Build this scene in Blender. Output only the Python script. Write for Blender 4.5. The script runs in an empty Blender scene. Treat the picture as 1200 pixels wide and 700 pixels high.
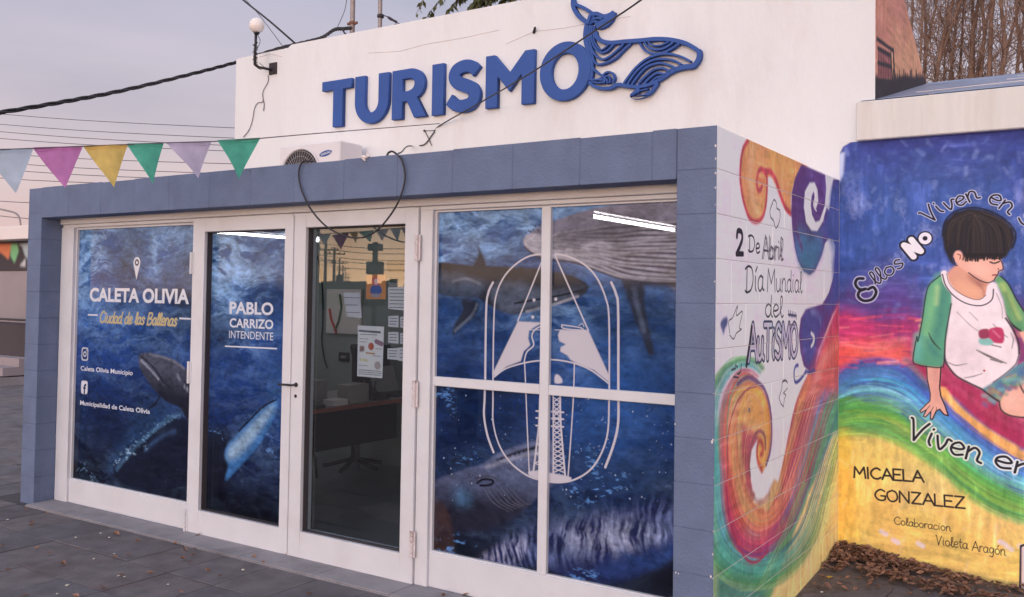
import bpy, bmesh, math, random
import numpy as np
from mathutils import Vector, Matrix
random.seed(7); RNG = np.random.default_rng(11)
SC = bpy.context.scene
COL = SC.collection

# ------------------------------------------------------------------ camera
F_PX, CY_PX, YAW, PITCH, ROLL = 1083.7446, 316.2086, -.5802, .0286, .0149   # of the 1200x700 photograph
CAM = np.array([1.484, -3.9034, 1.6193])
_F = np.array([math.sin(YAW)*math.cos(PITCH), math.cos(YAW)*math.cos(PITCH), math.sin(PITCH)])
_R0 = np.array([math.cos(YAW), -math.sin(YAW), 0]); _U0 = np.cross(_R0, _F)
_R = math.cos(ROLL)*_R0 + math.sin(ROLL)*_U0; _U = -math.sin(ROLL)*_R0 + math.cos(ROLL)*_U0
cd = bpy.data.cameras.new('camera'); cam = bpy.data.objects.new('camera', cd); COL.objects.link(cam)
cam.matrix_world = Matrix(((_R[0], _U[0], -_F[0], CAM[0]), (_R[1], _U[1], -_F[1], CAM[1]), (_R[2], _U[2], -_F[2], CAM[2]), (0, 0, 0, 1)))
cd.sensor_width = 36; cd.lens = 36*F_PX/1200; cd.shift_y = (CY_PX-350)/1200; cd.clip_end = 3000; cd.clip_start = .05
SC.camera = cam

# ------------------------------------------------------------------ sky, sun, exposure
SUN_AZ = math.radians(170)      # compass-like angle of the sunset behind the photographer (0 = +Y, 90 = +X)
sdir = Vector((math.sin(SUN_AZ), math.cos(SUN_AZ), 0))
SC.view_settings.view_transform = 'Standard'; SC.view_settings.look = 'None'
SC.view_settings.exposure = 0.28; SC.view_settings.gamma = 1
W = bpy.data.worlds.new('World'); SC.world = W; W.use_nodes = True
nt = W.node_tree; nt.nodes.clear(); N = nt.nodes.new; L = nt.links.new
out = N('ShaderNodeOutputWorld'); add = N('ShaderNodeAddShader'); L(add.outputs[0], out.inputs[0])
b1 = N('ShaderNodeBackground'); b2 = N('ShaderNodeBackground'); L(b1.outputs[0], add.inputs[0]); L(b2.outputs[0], add.inputs[1])
sky = N('ShaderNodeTexSky'); sky.sky_type = 'NISHITA'; sky.sun_disc = False
sky.sun_elevation = math.radians(2); sky.sun_rotation = SUN_AZ; L(sky.outputs[0], b1.inputs[0]); b1.inputs[1].default_value = .05
tc = N('ShaderNodeTexCoord'); sep = N('ShaderNodeSeparateXYZ'); L(tc.outputs['Generated'], sep.inputs[0])
def ramp(nt, stops, src):
    r = nt.nodes.new('ShaderNodeValToRGB'); e = r.color_ramp.elements
    while len(e) < len(stops): e.new(.5)
    for k, (p, c) in enumerate(stops): e[k].position = p; e[k].color = (*c, 1)
    nt.links.new(src, r.inputs[0]); return r
base = ramp(nt, [(0, (.62, .42, .42)), (.07, (.56, .41, .44)), (.16, (.465, .395, .46)), (.30, (.37, .35, .45)), (.5, (.42, .43, .52)), (.7, (.52, .56, .66)), (1, (.60, .65, .77))], sep.outputs['Z'])
nz = N('ShaderNodeTexNoise'); nz.inputs['Scale'].default_value = 2.2; nz.inputs['Detail'].default_value = 5
mp = N('ShaderNodeMapping'); mp.inputs['Scale'].default_value = (1, 1, 5); L(tc.outputs['Generated'], mp.inputs[0]); L(mp.outputs[0], nz.inputs[0])
cr = ramp(nt, [(.33, (.86, .88, .92)), (.52, (1, 1, 1)), (.72, (1.13, 1.09, 1.09))], nz.outputs[0])
mul = N('ShaderNodeMixRGB'); mul.blend_type = 'MULTIPLY'; mul.inputs[0].default_value = 1; L(base.outputs[0], mul.inputs[1]); L(cr.outputs[0], mul.inputs[2])
dp = N('ShaderNodeVectorMath'); dp.operation = 'DOT_PRODUCT'; L(tc.outputs['Generated'], dp.inputs[0]); dp.inputs[1].default_value = sdir
ga = ramp(nt, [(0, (.0, .0, .0)), (.4, (.34, .34, .34)), (.75, (.85, .85, .85)), (1, (1, 1, 1))], dp.outputs['Value'])
ge = ramp(nt, [(0, (7.0, 4.2, 1.8)), (.05, (4.0, 2.6, 1.4)), (.09, (1.5, 1.15, .85)), (.16, (.80, .72, .70)), (.30, (.64, .66, .74)), (.6, (.45, .52, .64)), (1, (.1, .1, .14))], sep.outputs['Z'])
gm = N('ShaderNodeMixRGB'); gm.blend_type = 'MULTIPLY'; gm.inputs[0].default_value = 1; L(ga.outputs[0], gm.inputs[1]); L(ge.outputs[0], gm.inputs[2])
sm = N('ShaderNodeMixRGB'); sm.blend_type = 'ADD'; sm.inputs[0].default_value = 1; L(mul.outputs[0], sm.inputs[1]); L(gm.outputs[0], sm.inputs[2])
L(sm.outputs[0], b2.inputs[0]); b2.inputs[1].default_value = 1.0
sl = bpy.data.lights.new('sun', 'SUN'); sl.energy = .55; sl.angle = math.radians(25); sl.color = (1, .93, .87)
so = bpy.data.objects.new('sun', sl); COL.objects.link(so)
so.rotation_euler = Vector((sdir.x, sdir.y, .16)).to_track_quat('Z', 'Y').to_euler(); so.location = (0, -10, 8)

# ------------------------------------------------------------------ measuring helpers: where a sight line meets a real plane
def ray(x, y): return _F + _R*(x-600)/F_PX - _U*(y-CY_PX)/F_PX
def on(ax, v, x, y):
    d = ray(x, y); return CAM + d*((v-CAM[ax])/d[ax])
def far(x, y, t): return CAM + ray(x, y)*t
def lin(c):
    c = np.asarray(c, float)/255; return np.where(c <= .04045, c/12.92, ((c+.055)/1.055)**2.4)
D = 2.157      # plane of the tall white wall and of the mural
GY = .208      # plane of the glazing
WL = 5.5354    # portal width
ZT, ZL = 2.3926, 2.161

# ------------------------------------------------------------------ materials
def new_mat(name):
    m = bpy.data.materials.new(name); m.use_nodes = True
    return m, m.node_tree, m.node_tree.nodes['Principled BSDF']
def mat(name, rgb, rough=.7, var=.12, scale=6, bump=.15, bscale=60, metal=0, spec=.5, dirt=None, dscale=1.5, damt=.5, stretch=(1, 1, 1), bdist=.004):
    """procedural paint/plaster: base colour (sRGB 0-255), soft value noise, optional dirt blotches, fine bump"""
    m, t, p = new_mat(name); n = t.nodes.new; l = t.links.new
    tc = n('ShaderNodeTexCoord'); geo = n('ShaderNodeNewGeometry'); mp = n('ShaderNodeMapping'); mp.inputs['Scale'].default_value = stretch
    l(geo.outputs['Position'], mp.inputs[0])
    a = n('ShaderNodeTexNoise'); a.inputs['Scale'].default_value = scale; a.inputs['Detail'].default_value = 6; l(mp.outputs[0], a.inputs[0])
    c = lin(rgb)
    r = ramp(t, [(.3, tuple(c*(1-var))), (.7, tuple(np.minimum(c*(1+var), 1)))], a.outputs[0]); col = r.outputs[0]
    if dirt is not None:
        b = n('ShaderNodeTexNoise'); b.inputs['Scale'].default_value = dscale; b.inputs['Detail'].default_value = 8; b.inputs['Roughness'].default_value = .65; l(mp.outputs[0], b.inputs[0])
        f = ramp(t, [(.5, (0, 0, 0)), (.72, (damt,)*3)], b.outputs[0])
        mx = n('ShaderNodeMixRGB'); l(f.outputs[0], mx.inputs[0]); l(col, mx.inputs[1]); mx.inputs[2].default_value = (*lin(dirt), 1); col = mx.outputs[0]
    l(col, p.inputs['Base Color']); p.inputs['Roughness'].default_value = rough; p.inputs['Metallic'].default_value = metal
    p.inputs['Specular IOR Level'].default_value = spec
    if bump:
        g = n('ShaderNodeTexNoise'); g.inputs['Scale'].default_value = bscale; g.inputs['Detail'].default_value = 4; l(mp.outputs[0], g.inputs[0])
        bp = n('ShaderNodeBump'); bp.inputs['Strength'].default_value = bump; bp.inputs['Distance'].default_value = bdist
        l(g.outputs[0], bp.inputs['Height']); l(bp.outputs[0], p.inputs['Normal'])
    return m
def emit(name, rgb, s):
    m, t, p = new_mat(name); p.inputs['Base Color'].default_value = (*rgb, 1); p.inputs['Emission Color'].default_value = (*rgb, 1); p.inputs['Emission Strength'].default_value = s
    return m
M = {}
M['white_wall'] = mat('white_wall_paint', (222, 222, 226), .85, .035, 1.6, .8, 14, dirt=(206, 198, 199), dscale=1.3, damt=.55, stretch=(1.6, 1, .55), bdist=.006)
M['frame'] = mat('white_frame_paint', (206, 206, 213), .45, .04, 5, .05, 40, dirt=(190, 180, 182), dscale=4, damt=.3)
M['blue'] = mat('slate_blue_wall_paint', (98, 111, 141), .75, .10, 7, 1.0, 70, dirt=(80, 88, 112), dscale=2.5, damt=.5)
M['mortar'] = mat('blue_painted_mortar', (88, 97, 126), .8, .06, 9, .4, 90)
M['soffit'] = mat('soffit_plaster', (150, 138, 130), .9, .08, 4, .4, 50)
M['concrete'] = mat('threshold_concrete', (146, 140, 144), .85, .12, 5, .5, 80, dirt=(96, 90, 92), dscale=3, damt=.6)
M['tile'] = mat('grey_paving_tile', (107, 99, 102), .85, .22, 7, .9, 70, dirt=(84, 72, 72), dscale=2.6, damt=.85)
M['tile2'] = mat('reddish_grey_paving_tile', (110, 100, 102), .85, .22, 8, .9, 70, dirt=(92, 76, 74), dscale=3.1, damt=.85)
M['tile3'] = mat('dark_grey_paving_tile', (102, 95, 99), .85, .22, 6, .9, 70, dirt=(80, 70, 72), dscale=2.2, damt=.85)
M['ground'] = mat('paved_ground', (112, 104, 106), .9, .15, .8, .5, 40, dirt=(90, 80, 78), dscale=.5, damt=.6)
M['joint'] = mat('sandy_joint', (78, 70, 72), .95, .2, 20, .5, 120)
M['sign'] = mat('blue_sign_enamel', (44, 80, 152), .7, .05, 8, .05, 30)
M['dark_metal'] = mat('dark_rusty_metal', (52, 46, 52), .6, .25, 30, .4, 120, metal=.3)
M['cable'] = mat('black_cable_rubber', (42, 38, 44), .55, .1, 30, 0)
M['thin_cable'] = mat('grey_wire', (96, 88, 96), .6, .1, 30, 0)
M['pole'] = mat('galvanised_pipe', (150, 140, 140), .5, .12, 14, .2, 80, metal=.4, dirt=(120, 84, 66), dscale=9, damt=.6)
M['rust'] = mat('rusty_steel', (120, 82, 70), .8, .3, 60, .4, 150)
M['ac'] = mat('white_enamel', (214, 210, 216), .4, .02, 3, .03, 20, dirt=(190, 184, 184), dscale=5, damt=.3)
M['ac_grille'] = mat('grey_plastic_grille', (150, 146, 150), .5, .05, 20, 0)
M['black'] = mat('black_plastic', (30, 30, 34), .5, .1, 20, 0)
M['inner_wall'] = mat('greenish_grey_inner_wall', (142, 150, 150), .8, .04, 2, .2, 40)
M['inner_floor'] = mat('grey_inner_floor', (120, 122, 128), .35, .1, 3, .1, 50)
M['inner_ceiling'] = mat('inner_ceiling', (140, 138, 136), .9, .04, 2, .1, 40)
M['desk'] = mat('red_brown_desk_edge', (150, 80, 66), .5, .15, 6, .1, 60, stretch=(1, 8, 8))
M['desk_top'] = mat('pale_desk_laminate', (158, 150, 146), .4, .08, 5, .05, 60)
M['steel'] = mat('brushed_steel', (150, 150, 158), .3, .05, 20, 0, metal=.8)
M['roof'] = mat('silver_blue_roof_coating', (124, 134, 162), .5, .4, 3, .9, 20, dirt=(222, 224, 232), dscale=2.9, damt=.9, stretch=(1.2, 9, 9))
M['coping'] = mat('cream_concrete_coping', (214, 211, 210), .85, .04, 3, .4, 50, dirt=(196, 184, 176), dscale=2.2, damt=.5, stretch=(5, 1, .5))
M['bark'] = mat('brown_grey_bark', (128, 100, 86), .9, .3, 10, .8, 50, stretch=(1, 1, .3))
M['twig'] = mat('brown_twig_bark', (132, 106, 94), .9, .3, 12, 0)
M['leaf_green'] = mat('olive_leaf', (82, 84, 52), .7, .35, 9, 0)
M['dry_leaf'] = mat('dry_brown_leaf', (140, 102, 82), .8, .45, 25, .2, 90)
M['dry_leaf2'] = mat('dull_brown_leaf', (122, 90, 76), .8, .35, 25, .2, 90)
M['yellow_leaf'] = mat('yellow_fallen_leaf', (200, 160, 70), .7, .2, 25, .1, 90)
M['pebble'] = mat('pale_pebble', (190, 182, 172), .8, .15, 30, .1, 90)
M['globe'] = mat('white_globe_glass', (236, 226, 222), .25, .02, 5, 0)
M['soil'] = mat('dark_soil', (98, 86, 84), .95, .3, 25, .8, 90)
M['haze_green'] = mat('dark_hedge_leaf', (40, 40, 34), .9, .3, 6, 0)
M['slab'] = mat('whitewashed_slab', (226, 214, 212), .85, .03, 1, .2, 20)
M['grey_wall'] = mat('far_grey_wall', (150, 138, 142), .9, .1, 1.2, .2, 20)
M['dark_wall'] = mat('far_dark_wall', (70, 62, 66), .9, .15, 1.5, .2, 20)
FLAG = {'pale_blue': (196, 210, 226), 'purple': (206, 134, 192), 'yellow': (236, 204, 120), 'green': (96, 190, 164), 'lilac': (210, 198, 222)}
for k, c in FLAG.items():
    m, t, p = new_mat('pennant_cloth_'+k); n = t.nodes.new; l = t.links.new
    g = n('ShaderNodeNewGeometry'); w = n('ShaderNodeTexNoise'); w.inputs['Scale'].default_value = 14; w.inputs['Detail'].default_value = 6; l(g.outputs['Position'], w.inputs[0])
    c = lin(c); r = ramp(t, [(.3, tuple(c*.85)), (.7, tuple(np.minimum(c*1.12, 1)))], w.outputs[0]); l(r.outputs[0], p.inputs['Base Color']); p.inputs['Roughness'].default_value = .9
    tr = n('ShaderNodeBsdfTranslucent'); l(r.outputs[0], tr.inputs[0]); mx = n('ShaderNodeMixShader'); mx.inputs[0].default_value = .45
    l(p.outputs[0], mx.inputs[1]); l(tr.outputs[0], mx.inputs[2]); l(mx.outputs[0], t.nodes['Material Output'].inputs[0]); M['flag_'+k] = m

# ------------------------------------------------------------------ mesh helpers
class MB:
    def __init__(s): s.v = []; s.f = []; s.mi = []
    def poly(s, pts, mi=0):
        i = len(s.v); s.v += [tuple(map(float, p)) for p in pts]; s.f.append(list(range(i, i+len(pts)))); s.mi.append(mi)
    def box(s, x0, x1, y0, y1, z0, z1, mi=0):
        i = len(s.v); s.v += [(x, y, z) for z in (z0, z1) for y in (y0, y1) for x in (x0, x1)]
        for f in ((0, 2, 3, 1), (4, 5, 7, 6), (0, 1, 5, 4), (2, 6, 7, 3), (0, 4, 6, 2), (1, 3, 7, 5)): s.f.append([i+k for k in f]); s.mi.append(mi)
    def tube(s, pts, r, n=6, mi=0, caps=True):
        pts = [Vector(p) for p in pts]; rr = r if isinstance(r, (list, tuple)) else [r]*len(pts)
        i0 = len(s.v); up = None
        for k, p in enumerate(pts):
            t = (pts[min(k+1, len(pts)-1)]-pts[max(k-1, 0)]); t = t.normalized() if t.length > 1e-9 else Vector((0, 0, 1))
            if up is None: a = t.cross(Vector((0, 0, 1)) if abs(t.z) < .9 else Vector((1, 0, 0))).normalized()
            else: a = (up - t*up.dot(t)).normalized()
            up = a; b = t.cross(a)
            for j in range(n):
                q = p + (a*math.cos(j*2*math.pi/n)+b*math.sin(j*2*math.pi/n))*rr[k]; s.v.append(tuple(q))
        for k in range(len(pts)-1):
            for j in range(n):
                s.f.append([i0+k*n+j, i0+k*n+(j+1) % n, i0+(k+1)*n+(j+1) % n, i0+(k+1)*n+j]); s.mi.append(mi)
        if caps:
            s.f.append([i0+j for j in range(n)][::-1]); s.mi.append(mi); s.f.append([i0+(len(pts)-1)*n+j for j in range(n)]); s.mi.append(mi)
    def lathe(s, prof, org, n=20, mi=0, axis=(0, 0, 1)):
        q = Vector(axis).to_track_quat('Z', 'Y'); i0 = len(s.v); o = Vector(org)
        for (r, z) in prof:
            for j in range(n): s.v.append(tuple(o+q @ Vector((r*math.cos(j*2*math.pi/n), r*math.sin(j*2*math.pi/n), z))))
        for k in range(len(prof)-1):
            for j in range(n): s.f.append([i0+k*n+j, i0+k*n+(j+1) % n, i0+(k+1)*n+(j+1) % n, i0+(k+1)*n+j]); s.mi.append(mi)
    def mesh(s, name, mats, smooth=False, bevel=0):
        me = bpy.data.meshes.new(name); me.from_pydata(s.v, [], s.f)
        for m in (mats if isinstance(mats, (list, tuple)) else [mats]): me.materials.append(m)
        me.polygons.foreach_set('material_index', s.mi)
        if bevel:
            bm = bmesh.new(); bm.from_mesh(me); bmesh.ops.remove_doubles(bm, verts=bm.verts, dist=1e-6)
            bmesh.ops.bevel(bm, geom=bm.edges[:], offset=bevel, segments=1, affect='EDGES'); bm.to_mesh(me); bm.free()
        if smooth: me.polygons.foreach_set('use_smooth', [True]*len(me.polygons))
        me.update(); return me
    def build(s, name, mats, parent=None, smooth=False, bevel=0): return link(name, s.mesh(name, mats, smooth, bevel), parent)
WPOS = {}
def link(name, me, parent=None, loc=None):
    o = bpy.data.objects.new(name, me); COL.objects.link(o)
    if parent is not None:
        o.parent = parent; o.matrix_parent_inverse = Matrix.Translation(-Vector(WPOS.get(parent.name, (0, 0, 0))))
    if loc is not None: o.location = loc; WPOS[o.name] = tuple(loc)
    return o
def tag(o, label=None, cat=None, group=None, kind=None):
    if label: o['label'] = label
    if cat: o['category'] = cat
    if group: o['group'] = group
    if kind: o['kind'] = kind
    return o
def thing(name, label, cat, loc, group=None):
    o = bpy.data.objects.new(name, None); COL.objects.link(o); o.location = loc; WPOS[o.name] = tuple(map(float, loc)); o.empty_display_size = .1
    return tag(o, label, cat, group)
def box(name, m, parent, *b, bevel=0):
    q = MB(); q.box(*b); return q.build(name, m, parent, bevel=bevel)
def catmull(pts, n=8, closed=False):
    P = np.array(pts, float); m = len(P)
    if m < 3: return P
    outp = []
    rng = range(m if closed else m-1)
    for i in rng:
        if closed: a, b, c, d = P[(i-1) % m], P[i], P[(i+1) % m], P[(i+2) % m]
        else: a, b, c, d = P[max(i-1, 0)], P[i], P[i+1], P[min(i+2, m-1)]
        for k in range(n):
            t = k/n; outp.append(.5*((2*b)+(-a+c)*t+(2*a-5*b+4*c-d)*t*t+(-a+3*b-3*c+d)*t**3))
    if not closed: outp.append(P[-1])
    return np.array(outp)

# ------------------------------------------------------------------ painted surfaces: a small rasteriser that paints the murals, prints and papers
def upsample(g, h, w):
    y = np.linspace(0, g.shape[0]-1.001, h); x = np.linspace(0, g.shape[1]-1.001, w)
    yi = y.astype(int); xi = x.astype(int); fy = (y-yi)[:, None]; fx = (x-xi)[None]
    fy = fy*fy*(3-2*fy); fx = fx*fx*(3-2*fx)
    a = g[yi][:, xi]; b = g[yi][:, xi+1]; c = g[yi+1][:, xi]; d = g[yi+1][:, xi+1]
    return ((a*(1-fx)+b*fx)*(1-fy)+(c*(1-fx)+d*fx)*fy).astype(np.float32)
def fbm(h, w, fy, fx, octv=5, gain=.5):
    o = np.zeros((h, w), np.float32); a = 1; t = 0
    for k in range(octv):
        gy, gx = int(fy*2**k)+2, int(fx*2**k)+2
        if gy > h or gx > w: break
        o += a*upsample(RNG.random((gy, gx)).astype(np.float32), h, w); t += a; a *= gain
    return o/t
def blur(m, r):
    r = int(round(r))
    if r < 1: return m
    for ax in (0, 1):
        for _ in range(2):
            p = np.pad(m, [(r+1, r) if a == ax else (0, 0) for a in (0, 1)], mode='edge'); c = np.cumsum(p, axis=ax, dtype=np.float32)
            m = (np.take(c, range(2*r+1, c.shape[ax]), axis=ax)-np.take(c, range(0, c.shape[ax]-2*r-1), axis=ax))/(2*r+1)
    return m
class Canvas:
    """u runs along the wall, v is height; everything is in metres on the real wall; px() takes sight lines of the photograph"""
    def __init__(s, name, ax, val, u0, u1, v0, v1, res, bg=(255, 255, 255)):
        s.name, s.ax, s.val, s.u0, s.v0, s.u1, s.v1, s.res = name, ax, val, u0, v0, u1, v1, res
        s.w, s.h = int((u1-u0)*res), int((v1-v0)*res); s.a = np.empty((s.h, s.w, 3), np.float32); s.a[:] = lin(bg)
        s.ui = 0 if ax == 1 else 1
    def px(s, pts):
        o = []
        for p in pts:
            q = on(s.ax, s.val, p[0], p[1]); o.append((q[s.ui], q[2]))
        return np.array(o)
    def tx(s, uv): return (np.asarray(uv, float)-[s.u0, s.v0])*s.res
    def bb(s, T, m):
        x0, y0 = np.floor(T.min(0)-m).astype(int); x1, y1 = np.ceil(T.max(0)+m).astype(int)+1
        return max(x0, 0), min(x1, s.w), max(y0, 0), min(y1, s.h)
    def comp(s, box, mask, col, alpha=1):
        x0, x1, y0, y1 = box; R_ = s.a[y0:y1, x0:x1]; mk = (mask*alpha)[..., None]
        if callable(col):
            xs = (np.arange(x0, x1)+.5)/s.res+s.u0; ys = (np.arange(y0, y1)+.5)/s.res+s.v0; c = col(*np.meshgrid(xs, ys))
        elif isinstance(col, np.ndarray) and col.ndim == 3: c = col[y0:y1, x0:x1]
        else: c = lin(col).astype(np.float32)
        s.a[y0:y1, x0:x1] = R_*(1-mk)+c*mk
    def mask(s, T, soft, box):
        x0, x1, y0, y1 = box; h, w = y1-y0, x1-x0
        X = np.arange(x0, x1)+.5; A = T; B = np.roll(T, -1, 0); m = np.zeros((h, w), np.float32)
        for sy in (.25, .75):
            Y = np.arange(y0, y1)+sy
            for j, y in enumerate(Y):
                c = (A[:, 1] <= y) != (B[:, 1] <= y)
                if not c.any(): continue
                xs = np.sort(A[c, 0]+(y-A[c, 1])*(B[c, 0]-A[c, 0])/(B[c, 1]-A[c, 1]))
                for a, b in zip(xs[::2], xs[1::2]):
                    a -= x0; b -= x0; ia, ib = int(max(np.ceil(a-.5), 0)), int(min(np.floor(b-.5)+1, w))
                    if ib > ia: m[j, ia:ib] += .5
        return blur(m, soft*s.res)
    def poly(s, uv, col, soft=.003, alpha=1, smooth=True, tex=None):
        T = s.tx(uv)
        if smooth and len(T) > 3: T = catmull(T, 6, True)
        b = s.bb(T, soft*s.res*2+2)
        if b[0] >= b[1] or b[2] >= b[3]: return
        m = s.mask(T, soft, b)
        if tex is not None: m = m*tex[b[2]:b[3], b[0]:b[1]]
        s.comp(b, m, col, alpha)
    def ppoly(s, pts, col, **k): s.poly(s.px(pts), col, **k)
    def stroke(s, uv, w, col, soft=.0015, alpha=1, smooth=True, taper=0, tex=None):
        T = s.tx(uv)
        if smooth and len(T) > 2: T = catmull(T, 6)
        wr = w*s.res/2; sr = max(soft*s.res, .6); b = s.bb(T, wr+sr*2+2)
        if b[0] >= b[1] or b[2] >= b[3]: return
        x0, x1, y0, y1 = b; dm = np.full((y1-y0, x1-x0), 9e9, np.float32); n = len(T)-1; M_ = wr+sr*2+2
        for k in range(n):
            a, c = T[k], T[k+1]; f = 1-taper*abs(2*(k+.5)/n-1)
            bx0, bx1 = max(int(min(a[0], c[0])-M_), x0), min(int(max(a[0], c[0])+M_)+2, x1); by0, by1 = max(int(min(a[1], c[1])-M_), y0), min(int(max(a[1], c[1])+M_)+2, y1)
            if bx0 >= bx1 or by0 >= by1: continue
            X, Y = np.meshgrid(np.arange(bx0, bx1)+.5, np.arange(by0, by1)+.5); d = c-a; q = d@d+1e-9
            t = np.clip(((X-a[0])*d[0]+(Y-a[1])*d[1])/q, 0, 1); e = np.hypot(X-a[0]-t*d[0], Y-a[1]-t*d[1])-wr*f
            v = dm[by0-y0:by1-y0, bx0-x0:bx1-x0]; np.minimum(v, e, out=v)
        m = np.clip(.5-dm/(2*sr), 0, 1)
        if tex is not None: m = m*tex[y0:y1, x0:x1]
        s.comp(b, m, col, alpha)
    def pstroke(s, pts, w, col, **k): s.stroke(s.px(pts), w, col, **k)
    def dot(s, uv, r, col, soft=.001, alpha=1): s.stroke([uv, (uv[0]+1e-4, uv[1])], 2*r, col, soft=soft, alpha=alpha)
    def material(s, rough=.6, bump=.3, bscale=60, spec=.5, transp=0, gain=1, coat=0):
        img = bpy.data.images.new(s.name, s.w, s.h, float_buffer=False); a = np.clip(s.a*gain, 0, 1)
        e = np.where(a <= .0031308, a*12.92, 1.055*a**(1/2.4)-.055).astype(np.float32)
        o = np.ones((s.h, s.w, 4), np.float32); o[..., :3] = e; img.pixels.foreach_set(o.ravel()); img.update(); img.pack()
        m, t, p = new_mat(s.name); n = t.nodes.new; l = t.links.new
        g = n('ShaderNodeNewGeometry'); sp = n('ShaderNodeSeparateXYZ'); l(g.outputs['Position'], sp.inputs[0]); cb = n('ShaderNodeCombineXYZ')
        for k, (src, a0, a1) in enumerate(((sp.outputs[s.ui], s.u0, s.u1), (sp.outputs[2], s.v0, s.v1))):
            r = n('ShaderNodeMapRange'); r.clamp = False; r.inputs[1].default_value = a0; r.inputs[2].default_value = a1; l(src, r.inputs[0]); l(r.outputs[0], cb.inputs[k])
        im = n('ShaderNodeTexImage'); im.image = img; im.extension = 'EXTEND'; l(cb.outputs[0], im.inputs[0])
        l(im.outputs[0], p.inputs['Base Color']); p.inputs['Roughness'].default_value = rough; p.inputs['Specular IOR Level'].default_value = spec
        if bump:
            q = n('ShaderNodeTexNoise'); q.inputs['Scale'].default_value = bscale; q.inputs['Detail'].default_value = 5; l(g.outputs['Position'], q.inputs[0])
            bp = n('ShaderNodeBump'); bp.inputs['Strength'].default_value = bump; bp.inputs['Distance'].default_value = .003; l(q.outputs[0], bp.inputs['Height']); l(bp.outputs[0], p.inputs['Normal'])
        if transp:
            tr = n('ShaderNodeBsdfTransparent'); mx = n('ShaderNodeMixShader'); mxm = n('ShaderNodeMath'); mxm.operation = 'MAXIMUM'; mxm.inputs[1].default_value = transp; l(g.outputs['Backfacing'], mxm.inputs[0]); l(mxm.outputs[0], mx.inputs[0]); l(p.outputs[0], mx.inputs[1]); l(tr.outputs[0], mx.inputs[2]); l(mx.outputs[0], t.nodes['Material Output'].inputs[0])
        return m
def Z(ox, oy, sc, pts): return [(ox+p[0]*sc, oy+p[1]*sc) for p in pts]

GAIN = dict(win=1.15, side=1.36, mural=1.30)     # paint reflects more than its dusk-lit colour shows
def ung(c, g):
    a = lin(c)/g; return tuple(255*np.where(a <= .0031308, a*12.92, 1.055*a**(1/2.4)-.055))
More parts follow.
